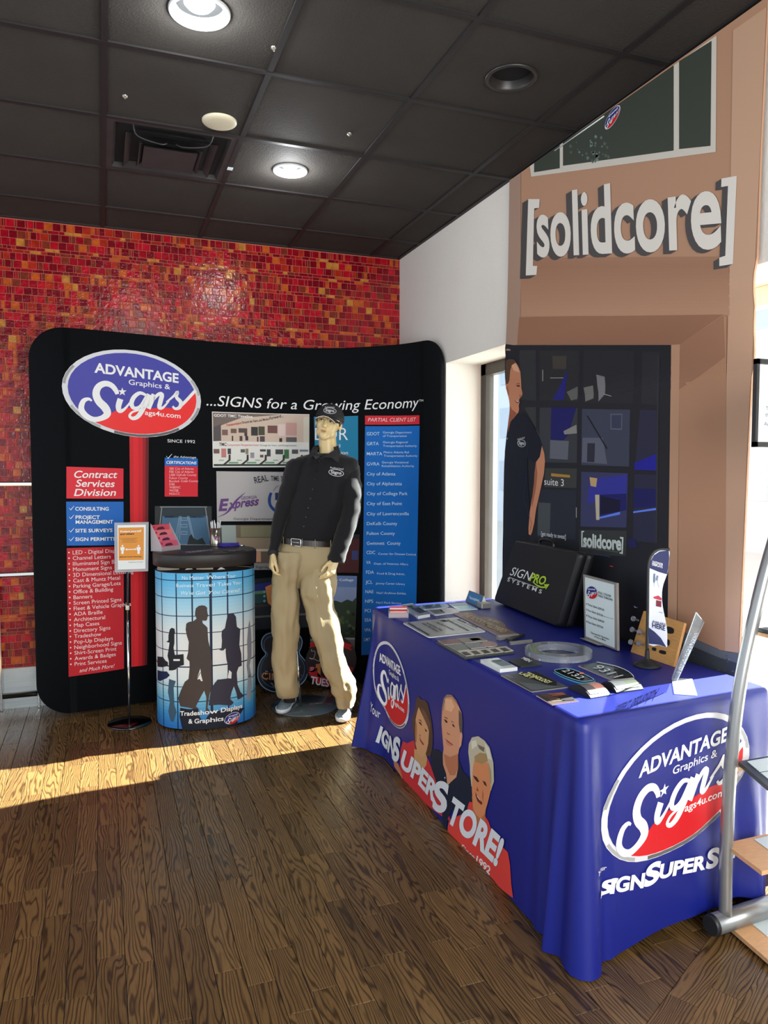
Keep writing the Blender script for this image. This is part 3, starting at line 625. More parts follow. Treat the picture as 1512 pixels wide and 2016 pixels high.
# shop interior photo, brick photo, college photo and the name strip
P7 = [(427, 1034), (612, 1034), (612, 1110), (430, 1110)]
rect(B, P7, pm(110, 96, 80), booth, 0, 'printed_photo', 'photograph of a stone building interior')
bits(P7, [(0, 0, .2, .6, (150, 160, 156)), (.25, .02, .8, .3, (128, 124, 96)), (.2, .33, .75, .62, (150, 130, 108)), (.1, .62, .78, .68, (214, 200, 176)), (.4, .68, .46, .95, (216, 158, 124)), (.78, .4, .95, .5, (190, 40, 36)), (.75, .55, .95, .98, (86, 80, 76)), (.05, .7, .4, .98, (60, 50, 44))])
rect(B, [(500, 1109), (612, 1109), (612, 1122), (500, 1122)], pm(150, 150, 146), booth, 1); ptext(B, 'Signage', (503, 1118.5), (536, 1118.5), 5, BK, booth)
P8 = [(500, 1140), (612, 1130), (612, 1235), (500, 1240)]
rect(B, P8, pm(24, 30, 36), booth, 0, 'printed_photo', 'dark photograph of a night street'); poly(B, [(500, 1151), (560, 1142), (560, 1160), (500, 1168)], pm(30, 44, 120), booth, 1); bits(P8, [(.0, .24, .2, .3, (90, 130, 90)), (.0, .3, .25, .48, (30, 70, 72)), (0, .5, .6, .56, (60, 52, 48)), (0, .73, 1, .77, (96, 100, 96))])
P9 = [(614, 1052), (708, 1052), (706, 1128), (612, 1128)]
rect(B, P9, pm(70, 30, 32), booth, 0, 'printed_photo', 'photograph of a dark red brick front'); bits(P9, [(.85, .42, .98, .66, (54, 62, 108)), (0, .0, 1, .12, (30, 26, 30)), (.1, .3, .6, .8, (44, 40, 50))])
P10 = [(612, 1134), (703, 1134), (697, 1318), (610, 1322)]
rect(B, P10, pm(140, 140, 132), booth, 0, 'printed_photo', 'photograph of trees and sky titled College'); bits(P10, [(0, 0, 1, .12, (96, 122, 170)), (0, .12, 1, .3, (128, 146, 184))], 1)
poly(B, [(612, 1198), (640, 1190), (660, 1182), (672, 1186), (684, 1180), (694, 1184), (701.5, 1176), (699, 1256), (611, 1258)], pm(46, 62, 44), booth, 2); bits(P10, [(.0, .66, 1, .68, (190, 190, 184))], 3)
for i in range(40): 
    x, y = rng.uniform(616, 696), rng.uniform(1200, 1250); poly(B, [(x-4, y), (x-1, y-4), (x+4, y-1), (x+3, y+4), (x-2, y+4)], pm(*rng.choice([(34, 50, 40), (66, 88, 52), (84, 104, 64), (28, 40, 38)])), booth, 2.5, name='printed_leaf')
ptext(B, 'Library College', (640, 1144), (696, 1144), 4.6, WH, booth)
# teal panel behind the mannequin's head
P11 = [CB(692, 467), CB(945, 461), CB(946, 716), CB(700, 716)]
rect(B, P11, pm(20, 122, 160), booth, 0, label='teal panel with white serif capitals'); rect(B, [CB(700, 716), CB(946, 716), CB(946, 775), CB(700, 775)], pm(30, 50, 130), booth, 0)
ptext(B, 'BOR', CB(698, 600), CB(888, 600), 24, WH, booth, bold=-.005); ptext(B, 'general', CB(720, 642), CB(843, 642), 6.5, WH, booth); ptext(B, 'conversation', CB(706, 682), CB(888, 682), 6.5, WH, booth)
# client list
rect(B, [CB(985, 460), CB(1297, 458), CB(1297, 509), CB(985, 512)], pm(206, 40, 52), booth, 0); ptext(B, 'PARTIAL CLIENT LIST', CB(1002, 494), CB(1275, 493), (1.6, -7), pm(248, 214, 210), booth)
rect(B, [(719, 839), (826.3, 838), (820, 1184), (818, 1288), (711.4, 1289.6)], pm(10, 104, 190), booth, 0, label='tall blue panel listing clients')
LB = pm(196, 224, 244)
for s, y, x1 in (('GDOT', 250, 215), ('GRTA', 323, 210), ('MARTA', 397, 235), ('GVRA', 472, 215), ('City of Atlanta', 545, 332), ('City of Alpharetta', 617, 380), ('City of College Park', 690, 422), ('City of East Point', 763, 380), ('City of Lawrenceville', 838, 432), ('DeKalb County', 910, 345), ('Fulton County', 982, 328), ('Gwinnett  County', 1055, 370), ('CDC', 1122, 183), ('VA', 1195, 150), ('FDA', 1267, 173), ('JCL', 1340, 163), ('NAE', 1410, 170), ('NPS', 1480, 168), ('PCI', 1550, 150), ('SSA', 1618, 155), ('VPA', 1692, 150), ('LMT', 1762, 146)):
    x0 = 121-(y-1050)*0.028 if y > 1050 else 121; ptext(B, s, C7(x0, y), C7(x1, y), 6.2, LB, booth, bold=.004)
for s, x, y, x1 in (('Georgia Department', 240, 236, 452), ('of Transportation', 240, 262, 416), ('Georgia Regional', 240, 308, 422), ('Transportation Authority', 240, 335, 490), ('Metro Atlanta Rail', 246, 382, 432), ('Transportation Authority', 246, 408, 495), ('Georgia Vocational', 232, 456, 428), ('Rehabilitation Authority', 232, 483, 470), ('Center for Disease Control', 205, 1128, 482), ('Dept. of Veterans Affairs', 175, 1200, 425), ('Food & Drug Admin.', 197, 1272, 403), ('Jimmy Carter Library', 187, 1345, 403), ("Nat'l Archives Exhibit", 194, 1415, 410), ("Nat'l Park Service", 191, 1486, 375)):
    ptext(B, s, C7(x, y), C7(x1, y+(6 if y > 1100 else 0)), 4.0, LB, booth)

# ---- guitar shaped sign and round sign standing before the display
GYp = onz(560, 1363, 0.0).y
gs = thing('guitar_sign', 'guitar shaped black sign with pale blue outlines, behind the mannequin', 'sign', (1.0, GYp, 0))
G = plane((0, GYp, 0), (1, 0, 0), (0, 0, 1)); GG = lambda x, y: (495+x/7.464, 1110+y/7.464)
out = sm([GG(*p) for p in [(285, 1000), (190, 1040), (140, 1130), (155, 1240), (205, 1320), (140, 1400), (90, 1520), (90, 1690), (160, 1810), (290, 1880), (420, 1890), (560, 1870), (700, 1800), (800, 1700), (835, 1560), (800, 1430), (710, 1310), (740, 1210), (750, 1120), (700, 1030), (600, 985), (420, 980)]], 4)
uv = [tuple(G.inv(*p)) for p in out]; mnv = min(p[1] for p in uv); uv = [(p[0], p[1]-mnv) for p in uv]
obj('board', MB().prism(uv, lambda x, y: (x, GYp+0.012, y), lambda x, y: (x, GYp, y)), mat('sign_black', (14, 18, 28), rough=.35), gs)
def inset(q, k):
    c = (sum(p[0] for p in q)/len(q), sum(p[1] for p in q)/len(q)); return [(c[0]+(p[0]-c[0])*k, c[1]+(p[1]-c[1])*k) for p in q]
pb = pm(120, 156, 186)
stroke(G, inset(uv, .975), .006, pb, gs, 1, px=False, closed=True, name='outline'); stroke(G, inset(uv, .86), .004, pm(70, 110, 150), gs, 1, px=False, closed=True, name='outline')
ptext(G, 'CINCO', GG(150, 1690), GG(620, 1730), 13, pm(214, 138, 84), gs, bold=.01)
for k in range(34):
    a = rng.uniform(0, 6.28); r_ = rng.uniform(.055, .115); q = G.inv(*GG(460, 1620)); u, v = q.x+r_*math.cos(a)*1.2, q.y+r_*math.sin(a)*.9
    if v < 0.02: continue
    s_ = rng.uniform(.002, .005); poly(G, [(u-s_, v-s_), (u+s_, v-s_), (u+s_, v+s_), (u-s_, v+s_)], pm(*rng.choice([(220, 214, 200), (214, 120, 90), (120, 160, 200)])), gs, 1, px=False, name='printed_dot')
nk = [tuple(G.inv(*GG(*p))) for p in [(205, 345), (300, 300), (420, 300), (420, 985), (300, 985), (300, 620), (245, 580)]]
obj('neck', MB().prism(nk, lambda x, y: (x, GYp+0.012, y), lambda x, y: (x, GYp+.0005, y)), mat('neck_orange', (196, 124, 66), rough=.5), gs)
for y in (410, 475, 545): poly(G, [(GG(190, y)[0]+2.6*math.cos(a), GG(190, y)[1]+2.6*math.sin(a)) for a in [k*.785 for k in range(8)]], pm(110, 160, 164), gs, 1, name='tuning_peg')
ts = thing('round_sign', 'round black sign with a red ribbon reading TUES, behind the right trouser leg', 'sign', (1.43, GYp-0.02, 0))
K = plane((0, GYp-.02, 0), (1, 0, 0), (0, 0, 1)); KK = lambda x, y: (590+x/8.06, 1130+y/8.06)
c = K.inv(*KK(500, 1440)); R_ = 0.185; c = Vector((c.x, R_+.005)); circ = [(c.x+R_*math.cos(2*math.pi*k/40), c.y+R_*math.sin(2*math.pi*k/40)) for k in range(40)]
obj('board', MB().prism(circ, lambda x, y: (x, GYp-.008, y), lambda x, y: (x, GYp-.02, y)), mat('sign_black', (14, 18, 28)), ts)
rb = pm(190, 34, 36)
poly(K, [(c.x+.175*math.cos(a), c.y+.175*math.sin(a)) for a in [math.radians(200+k*14) for k in range(11)]]+[(c.x+.12*math.cos(a), c.y+.12*math.sin(a)) for a in [math.radians(340-k*14) for k in range(11)]], rb, ts, 1, px=False, name='ribbon')
ptext(K, 'TUES', KK(165, 1735), KK(455, 1790), (2, -14), WH, ts, bold=.02); poly(K, [KK(150, 1100), KK(230, 1070), KK(320, 1140), KK(140, 1170), KK(175, 1135)], rb, ts, 1); poly(K, [KK(660, 1070), KK(850, 1130), KK(800, 1160), KK(830, 1220), KK(700, 1170)], rb, ts, 1)
stroke(K, [KK(190, 1190), KK(185, 1225), KK(240, 1225), KK(235, 1300), KK(200, 1350), KK(150, 1330), KK(230, 1350), KK(300, 1380), KK(330, 1340)], .9, pm(226, 206, 186), ts, 2, smooth=4)
poly(K, [(KK(200, 1510)[0]+7.5*math.cos(k*.524), KK(200, 1510)[1]+6*math.sin(k*.524)) for k in range(12)], pm(160, 26, 40), ts, 1); ptext(K, '27', KK(165, 1530), KK(220, 1530), 6, WH, ts)
poly(K, [KK(255, 1430), KK(350, 1415), KK(352, 1480), KK(330, 1480), KK(330, 1640), KK(280, 1620), KK(280, 1490), KK(255, 1490)], pm(206, 130, 76), ts, 1)

# ================================================================== oval counter
CC = Vector((0.585, 4.655, 0)); CAx, CBx = 0.292, 0.25
def cnt(u, v, k=1.0):   # u = angle*0.29 from the left end round the front
    a = math.pi+u/0.29; c_, s_ = math.cos(a), math.sin(a); e = 0.85
    return CC+Vector((CAx*k*math.copysign(abs(c_)**e, c_), CBx*k*math.copysign(abs(s_)**e, s_), v))
ct = thing('display_counter', 'oval portable counter wrapped in a print of silhouetted travellers, black top', 'counter', tuple(CC))
def cring(k, z, n=72, dx=0): return [cnt(2*math.pi*0.29*i/n, z, k) for i in range(n)]
obj('graphic_wrap', MB().rings([cring(1, 0.012), cring(1, 0.922)], caps=False), mat('wrap_print', (206, 224, 232), rough=.35), ct)
obj('frame', MB().rings([cring(.96, .0), cring(.96, 0.95)], caps=True), mat('counter_frame', (36, 34, 34), rough=.5, metal=.4), ct)
lid = mat('black_lid', (34, 31, 30), rough=.45, bump=.15, bump_s=300)
obj('countertop', MB().rings([cring(1.0, .950), cring(1.045, .955), cring(1.05, 1.020), cring(1.035, 1.031), cring(.95, 1.031)], caps=True), lid, ct)
CS = Surf(lambda u, v: cnt(u, v, 1.0), (0.42, 0.5), 1, 0.012); CS0 = CS
for x0, x1 in ((415, 600), (742, 880), (1030, 1220)): poly(Surf(lambda u, v: cnt(u, v, .962), (0.42, .92), 1, .012), [Q(x0, 557+(x0-700)**2*.00006), Q(x1, 560), Q(x1, 592), Q(x0, 592)], pm(150, 142, 128), ct, 0, name='frame_plate', g=(.42, .92))
def um(px): return CS.inv(px, 1250, (.42, .5)).x
U0, U1 = 0.02, 0.29*math.pi-0.02
def band(z0, z1, c): put(CS, [(U0-.2, z0), (U1+.25, z0), (U1+.25, z1), (U0-.2, z1)], [(0, 1, 2, 3)], pm(*c), ct, L0, 'printed_sky')
NB = 44
for i in range(NB):
    z0 = 0.012+(0.91*i/NB); t = i/NB
    keys = [(0, (40, 110, 180)), (.08, (60, 140, 196)), (.2, (130, 190, 214)), (.3, (206, 220, 222)), (.45, (222, 224, 222)), (.62, (214, 222, 222)), (.78, (160, 206, 226)), (.92, (100, 182, 224)), (1, (84, 172, 220))]
    for (a, ca), (b, cb) in zip(keys, keys[1:]):
        if a <= t <= b: k = (t-a)/(b-a); c = tuple(int(ca[j]+(cb[j]-ca[j])*k) for j in range(3)); break
    band(z0, 0.012+0.91*(i+1)/NB, c)
ST = lambda x, y: (300+x/11.2, 1150+y/11.2); S2 = lambda x, y: (400+x/10.6, 1150+y/10.6); S3 = lambda x, y: (300+x/6.873, 1300+y/6.873)
NV = pm(18, 34, 62); DK = pm(34, 34, 42); BR_ = pm(66, 56, 52)
g0 = (.3, .5)
for pxx, y1 in ((319.5, 1430), (347.5, 1436), (378.5, 1436), (414.5, 1436), (448, 1425), (478, 1420), (498, 1400)):
    u = CS.inv(pxx, 1200, g0).x; poly(CS, [(u-.004, .012), (u+.004, .012), (u+.004, .92), (u-.004, .92)], NV, ct, 1, px=False, name='window_bar')
for yy in (1143, 1177, 1213, 1247, 1281, 1313, 1352, 1382):
    v = CS.inv(380, yy, (.3, .5)).y; h = .0045 if yy != 1313 else .007; poly(CS, [(U0-.2, v-h/2), (U1+.2, v-h/2), (U1+.2, v+h/2), (U0-.2, v+h/2)], NV, ct, 1, px=False, name='window_bar')
man = [ST(*p) for p in [(945, 600), (960, 530), (1020, 480), (1090, 465), (1160, 475), (1210, 520), (1205, 560), (1215, 640), (1240, 700), (1215, 720), (1210, 765), (1190, 805), (1140, 805), (1100, 800), (1110, 860), (1180, 920), (1215, 960), (1220, 1080), (1230, 1240), (1270, 1400), (1290, 1560), (1300, 1650), (1325, 1720), (1300, 1800), (1295, 1900)]]+[S3(*p) for p in [(800, 100), (800, 350), (770, 480), (745, 640), (790, 700), (720, 720), (730, 500), (700, 410), (640, 520), (590, 620), (630, 660), (560, 655), (500, 640), (380, 620), (350, 510), (390, 400), (440, 290), (490, 250), (505, 100)]]+[ST(*p) for p in [(820, 1700), (755, 1640), (790, 1500), (805, 1270), (760, 1130), (735, 1000), (750, 870), (800, 835), (905, 815), (975, 760), (940, 680)]]
poly(CS, man, BR_, ct, 2, name='traveller_silhouette', g=g0)
poly(CS, [S3(*p) for p in [(648, 110), (600, 260), (640, 250), (660, 280), (680, 280), (660, 200)]], pm(220, 224, 220), ct, 3, g=g0)
stroke(CS, [S3(600, 262), S3(650, 160)], 1.2, DK, ct, 3.5, g=g0)
wom = [S2(*p) for p in [(510, 640), (560, 605), (630, 610), (680, 680), (690, 800), (700, 890), (770, 935), (760, 1100), (750, 1280), (790, 1450), (800, 1700), (735, 1730), (700, 1830), (690, 2000)]]+[S3(*p) for p in [(1140, 180), (1150, 330), (1190, 430), (1240, 480), (1180, 520), (1150, 530), (1130, 430), (1100, 350), (1070, 430), (1050, 520), (1100, 570), (1060, 610), (900, 600), (760, 610), (790, 400), (840, 310), (880, 260), (1010, 245), (1020, 150), (1025, 90)]]+[S2(*p) for p in [(510, 1690), (480, 1560), (465, 1400), (470, 1330), (420, 1380), (370, 1385), (330, 1360), (380, 1330), (390, 1180), (380, 1060), (390, 970), (450, 920), (465, 840), (480, 760)]]
poly(CS, wom, pm(48, 46, 60), ct, 2, name='traveller_silhouette', g=(.5, .5))
poly(CS, [S3(*p) for p in [(1035, 130), (1015, 240), (1065, 245), (1070, 160)]], pm(214, 222, 220), ct, 3, g=(.5, .5))
poly(CS, [ST(*p) for p in [(390, 1000), (430, 960), (490, 980), (505, 1060), (490, 1110), (490, 1300), (470, 1400), (500, 1560), (690, 1540), (700, 1780), (560, 1820), (520, 1880), (450, 1900), (370, 1900), (370, 1700), (340, 1580), (370, 1400), (385, 1290), (310, 1270), (360, 1240), (360, 1130)]], pm(26, 28, 36), ct, 2, name='traveller_silhouette', g=(.2, .5))
poly(CS, [ST(*p) for p in [(470, 1650), (610, 1650), (610, 1690), (470, 1690)]], pm(220, 224, 224), ct, 3, g=(.2, .5))
poly(CS, [ST(*p) for p in [(120, 1590), (240, 1600), (290, 1680), (350, 1720), (350, 1800), (230, 1830), (120, 1810)]], pm(24, 26, 34), ct, 2, g=(.1, .5)); poly(CS, [S3(*p) for p in [(75, 130), (200, 150), (240, 200), (200, 240), (110, 280), (75, 260)]], pm(22, 34, 70), ct, 2, g=(.1, .4))
poly(CS, [S3(*p) for p in [(230, 250), (320, 280), (290, 370), (300, 600), (330, 700), (290, 830), (250, 820), (220, 690), (240, 560), (215, 430)]], pm(58, 84, 104), ct, 2, g=(.2, .4))
poly(CS, [S2(*p) for p in [(930, 900), (960, 740), (990, 950), (1000, 1200), (1000, 1500), (960, 1700), (1000, 1950), (930, 1950), (900, 1700), (920, 1500), (910, 1200)]], pm(128, 134, 144), ct, 2, name='traveller_silhouette', g=(.7, .5))
poly(CS, [S3(*p) for p in [(1290, 40), (1330, 200), (1340, 300), (1325, 500), (1300, 560), (1270, 460), (1280, 350), (1290, 200)]], pm(138, 146, 160), ct, 2, g=(.7, .4))
poly(CS, [S3(*p) for p in [(380, 640), (500, 660), (620, 650), (640, 760), (700, 860), (740, 760), (800, 700), (1060, 640), (1240, 640), (1160, 760), (1140, 880), (960, 905), (700, 935), (410, 945), (370, 760)]], pm(22, 26, 40), ct, 2.5, name='traveller_reflection', g=(.4, .15))
for s, a, b, it in (('No Matter Where Your', (625, 675), (1065, 657), 0), ('Business Travel Takes You-', (578, 738), (1110, 712), 0), ("We've Got You Covered!", (610, 800), (1095, 777), 1.6)): ptext(CS, s, Q(*a), Q(*b), (it, -7), pm(226, 240, 244), ct, 4, g=(.4, .8))
ptext(CS, 'Tradeshow Displays', S3(380, 745), S3(1210, 640), 8.5, WH, ct, 4, bold=.02, g=(.4, .1)); ptext(CS, '& Graphics', S3(490, 852), S3(960, 812), 8.5, WH, ct, 4, bold=.02, g=(.4, .1))
badge(CS, ct, S3(975, 810), S3(1182, 745), S3(1085, 705), S3(1075, 858), layer=4, g=(.6, .1), deep=True)
for x in (680, 945): poly(Surf(lambda u, v: cnt(u, v, .965), (0.42, .92), 1, .02), [Q(x-32, 595), Q(x, 572), Q(x+34, 590)], pm(190, 190, 188), ct, 2, name='latch', g=(.42, .92))
# ================================================================== storefront mural leaning flat on the window wall
MX = 2.080
def mbend(v):
    t = min(1, max(0, (2.19-v)/.34)); return MX+0.135*t*t*(3-2*t)
MS = Surf(lambda u, v: Vector((mbend(v), -u, v)), (-2.8, 1.5)); MS.vc = [1.82+.03*k for k in range(14)]
mu = thing('storefront_picture', 'tall printed picture of a brown storefront with white lettering over dark doors', 'picture', (MX, 2.8, 0))
mleft = [(1003, 372), (1001, 500), (999, 600), (997, 700), (995, 760), (993, 900), (991, 1000), (990, 1165)]; mright = [(1511.5, 14), (1497, 300), (1490, 515), (1486, 600), (1483, 670), (1480, 740), (1472, 900), (1455, 1290)]
def medge(pts, u0):
    q = [MS.inv(*p) for p in pts]; q[0].y = 3.066; q.append(Vector((q[-1].x, 0.02))); out = []
    for k in range(41):
        v = 3.066+(0.02-3.066)*k/40
        for a, b in zip(q, q[1:]):
            if b.y <= v <= a.y+1e-6: t = (a.y-v)/(a.y-b.y+1e-9); out.append((a.x+(b.x-a.x)*t, v)); break
    return out
ml, mr = medge(mleft, 0), medge(mright, 0)
tan_ = mat('print_board', (180, 138, 110), rough=.6, spec=.3)
mb = MB()
vv = sorted(set([3.066+(0.02-3.066)*k/40 for k in range(41)]+MS.vc), reverse=True)
def lerpe(E, v):
    for a, b in zip(E, E[1:]):
        if b[1]-1e-9 <= v <= a[1]+1e-9: return a[0]+(b[0]-a[0])*(a[1]-v)/(a[1]-b[1]+1e-9)
    return E[-1][0]
rg = [[Vector((mbend(v)+d, -lerpe(E, v), v)) for E, d in ((ml, 0), (mr, 0), (mr, .008), (ml, .008))] for v in vv]
mb.rings(rg, smooth=False)
obj('board', mb, tan_, mu)
M4 = lambda x, y: (860+x/2.319, 560+y/2.319); M2 = lambda x, y: (700+x/1.862, y/1.862); MM = lambda x, y: (990+x/5.17, 690+y/5.17)
def uvq(pts):  # clip to the board
    out = []
    for p in pts:
        q = MS.inv(*p); v = min(max(q.y, 0.03), 3.064); out.append((min(max(q.x, lerpe(ml, v)+.002), lerpe(mr, v)-.002), v))
    return out
def dense(pts, d=22):
    o = []
    for i in range(len(pts)):
        a, b = pts[i], pts[(i+1) % len(pts)]; k = max(1, int(math.hypot(b[0]-a[0], b[1]-a[1])/d)) if max(a[1], b[1]) > 540 else 1
        o += [(a[0]+(b[0]-a[0])*j/k, a[1]+(b[1]-a[1])*j/k) for j in range(k)]
    return o
def mp_(pts, c, lay=0, name='printed_shape', label=None, smooth=0):
    if smooth: pts = sm(pts, smooth)
    return poly(MS, uvq(dense(pts)), pm(*c), mu, lay, px=False, name=name, label=label)
mp_([(1003, 340), (1026, 340), (1026, 560), (1024, 690), (997, 690)], (164, 136, 118), 1, 'printed_pier')
mp_([(1444, 60), (1530, 0), (1490, 515), (1455, 1290), (1416, 1290), (1436, 560)], (196, 158, 130), 1, 'printed_pier', 'lighter printed pier at right edge')
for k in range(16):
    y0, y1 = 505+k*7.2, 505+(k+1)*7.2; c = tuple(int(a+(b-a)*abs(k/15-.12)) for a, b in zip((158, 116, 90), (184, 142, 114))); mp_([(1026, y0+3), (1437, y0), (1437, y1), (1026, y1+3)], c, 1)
# upper window
mp_([M2(645, 648), M2(1322, 557), M2(1325, 130), M2(640, 590)], (208, 202, 190), 1, 'printed_window')
for P in ([(656, 632), (656, 590), (750, 530), (750, 617)], [(762, 608), (762, 520), (1168, 240), (1168, 552)], [(1188, 547), (1188, 225), (1307, 150), (1303, 535)]): mp_([M2(*p) for p in P], (58, 64, 56), 2, 'printed_pane')
for i in range(36):
    x, y = rng.uniform(830, 930), rng.uniform(500, 595); x, y = (x, y) if rng.random() < .8 else (rng.uniform(780, 830), rng.uniform(520, 560)); s_ = rng.uniform(3, 8); mp_([M2(x, y-s_), M2(x+s_, y), M2(x, y+s_*1.2), M2(x-s_*.7, y)], rng.choice([(96, 116, 108), (112, 132, 124), (82, 98, 90)]), 3, 'printed_leaf')
# big lettering with printed side shadow
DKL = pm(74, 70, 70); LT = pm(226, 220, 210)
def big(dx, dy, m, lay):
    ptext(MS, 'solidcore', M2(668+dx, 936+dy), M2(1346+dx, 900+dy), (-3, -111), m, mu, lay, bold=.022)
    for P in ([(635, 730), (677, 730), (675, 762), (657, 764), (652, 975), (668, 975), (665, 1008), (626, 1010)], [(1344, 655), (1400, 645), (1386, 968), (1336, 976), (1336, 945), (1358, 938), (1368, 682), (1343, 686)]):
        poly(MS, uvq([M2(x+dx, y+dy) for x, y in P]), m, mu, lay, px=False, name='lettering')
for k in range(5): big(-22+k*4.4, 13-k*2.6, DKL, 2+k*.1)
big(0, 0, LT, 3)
# recess, door and glazing
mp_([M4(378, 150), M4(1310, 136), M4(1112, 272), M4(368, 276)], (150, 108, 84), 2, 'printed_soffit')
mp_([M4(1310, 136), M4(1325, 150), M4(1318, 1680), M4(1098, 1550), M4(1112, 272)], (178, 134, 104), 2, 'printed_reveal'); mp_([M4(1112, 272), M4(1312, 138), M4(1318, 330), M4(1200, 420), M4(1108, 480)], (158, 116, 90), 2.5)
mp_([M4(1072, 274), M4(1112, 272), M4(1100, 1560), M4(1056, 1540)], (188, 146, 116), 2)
mp_([M4(300, 277), M4(1074, 275), M4(1056, 1800), M4(200, 1800)], (33, 35, 41), 1.5, 'printed_doors', 'dark printed glazed doors')
GL = [([(380, 300), (455, 300), (455, 530), (380, 525)], (48, 50, 52)), ([(472, 300), (655, 300), (650, 535), (470, 528)], (42, 43, 46)), ([(672, 300), (905, 302), (900, 545), (668, 538)], (40, 41, 45)), ([(940, 305), (1020, 306), (1016, 550), (936, 545)], (42, 44, 48)),
      ([(400, 560), (455, 560), (455, 810), (470, 812), (480, 700)], (52, 56, 56)), ([(472, 562), (645, 565), (642, 815), (495, 812), (470, 700)], (54, 58, 64)), ([(665, 568), (885, 572), (880, 832), (662, 824)], (60, 66, 84)), ([(930, 572), (1014, 574), (1008, 850), (905, 846)], (42, 44, 66)),
      ([(495, 838), (642, 840), (640, 930), (492, 925)], (58, 60, 58)), ([(465, 935), (640, 938), (636, 1165), (462, 1160)], (38, 42, 54)), ([(662, 855), (875, 862), (868, 1110), (658, 1105)], (56, 60, 96)), ([(905, 865), (1006, 870), (1000, 1180), (898, 1170)], (40, 42, 66)), ([(655, 1120), (870, 1125), (866, 1240), (652, 1235)], (52, 56, 56)),
      ([(530, 325), (595, 325), (592, 385), (532, 385)], (66, 62, 56)), ([(530, 528), (602, 385), (580, 528)], (34, 34, 120)), ([(525, 562), (640, 562), (600, 690), (520, 780)], (26, 28, 96)), ([(595, 490), (645, 465), (642, 530), (615, 530)], (96, 98, 94)), ([(672, 470), (715, 460), (718, 520), (680, 535)], (112, 112, 108)), ([(730, 410), (768, 420), (770, 500), (740, 535), (735, 460)], (122, 122, 124)),
      ([(520, 710), (605, 715), (600, 800), (518, 795)], (96, 100, 110)), ([(668, 700), (760, 700), (780, 820), (664, 812)], (92, 96, 112)), ([(690, 725), (725, 725), (722, 812), (688, 810)], (44, 46, 58)), ([(580, 670), (640, 640), (642, 680), (585, 685)], (134, 134, 130)), ([(795, 590), (850, 590), (848, 665), (795, 662)], (90, 96, 110)), ([(800, 596), (845, 596), (843, 658), (800, 656)], (56, 60, 84)),
      ([(905, 815), (1008, 772), (1006, 850), (905, 846)], (32, 34, 150)), ([(700, 890), (872, 868), (868, 960), (690, 1000)], (50, 54, 150)), ([(740, 960), (868, 955), (868, 1030), (740, 1058)], (26, 28, 100)), ([(900, 930), (1004, 935), (1003, 1015), (900, 1020)], (26, 28, 90)), ([(752, 965), (840, 985), (838, 1035), (750, 1050)], (18, 20, 50)),
      ([(466, 995), (522, 998), (518, 1150), (462, 1145)], (70, 76, 80)), ([(700, 880), (735, 885), (730, 925), (705, 920)], (190, 160, 110)), ([(725, 960), (745, 960), (745, 1075), (730, 1075)], (190, 180, 150)), ([(1010, 320), (1018, 320), (1010, 1180), (1000, 1180)], (48, 50, 56))]
for i, (P, c) in enumerate(GL): mp_([M4(*p) for p in P], c, 2.2+i*.03, 'printed_glazing')
for P in ([(745, 1062), (840, 1038), (840, 1050), (745, 1070)], [(900, 1036), (1004, 1020), (1004, 1030), (900, 1044)]): mp_([M4(*p) for p in P], (96, 130, 240), 4)
for P in ([(525, 862), (610, 870), (612, 882), (525, 876)],): mp_([M4(*p) for p in P], (170, 130, 60), 4)
for a, b in (((486, 388), (486, 440)), ((520, 425), (580, 425)), ((765, 500), (800, 510)), ((640, 1018), (640, 1065))): stroke(MS, [M4(*a), M4(*b)], 1.6, pm(150, 150, 148), mu, 4)
stroke(MS, [M4(690, 600), M4(780, 750)], 2.2, pm(20, 20, 34), mu, 4)
ptext(MS, 'suite 3', M4(494, 914), M4(583, 921), 13, pm(226, 230, 230), mu, 5); ptext(MS, '[get ready to sweat]', M4(480, 1146), M4(592, 1162), 8, pm(206, 212, 214), mu, 5, bold=.01)
ptext(MS, 'solidcore', M4(672, 1195), M4(846, 1212), 24, pm(196, 206, 200), mu, 5, bold=.04)
for P in ([(664, 1125), (676, 1125), (676, 1131), (669, 1131), (669, 1193), (676, 1195), (676, 1200), (663, 1198)], [(840, 1152), (856, 1154), (853, 1231), (838, 1228), (838, 1222), (847, 1223), (849, 1162), (840, 1160)]): poly(MS, [M4(*p) for p in P], pm(196, 206, 200), mu, 5, name='lettering')
ptext(MS, 'create the strongest version of yourself', M4(683, 1203), M4(832, 1224), 2.6, pm(130, 136, 134), mu, 5)
C6 = lambda x, y: (1080+x/3.5, 1060+y/3.5)
mp_([C6(430, 185), C6(450, 190), C6(450, 198), C6(425, 193)], (190, 50, 60), 4); mp_([C6(590, 462), C6(620, 478), C6(598, 478)], (160, 180, 220), 4); stroke(MS, [C6(215, 95), C6(400, 120), C6(430, 130)], 1.2, pm(64, 80, 130), mu, 4, smooth=3)
mp_([C6(545, 0), C6(600, 0), C6(620, 60), C6(560, 70)], (30, 32, 80), 4)
# stone plinth in the print
mp_([C6(925, 635), C6(1010, 690), C6(1190, 770), C6(1320, 792), C6(1312, 1100), C6(850, 1000), C6(870, 760)], (62, 66, 72), 3, 'printed_stone', 'grey stone plinth in the print'); mp_([C6(925, 638), C6(1010, 692), C6(1190, 772), C6(1320, 794), C6(1316, 862), C6(1180, 820), C6(1000, 745), C6(905, 715)], (100, 104, 110), 3.5, 'printed_stone')
for i in range(26):
    x = rng.uniform(900, 1290); y = 760+(x-900)*.3+rng.uniform(-60, 90); s_ = rng.uniform(4, 12); mp_([C6(x-s_, y), C6(x, y-s_*.5), C6(x+s_, y+2), C6(x, y+s_*.5)], rng.choice([(84, 88, 94), (50, 54, 60), (124, 128, 134)]), 4, 'printed_stone')
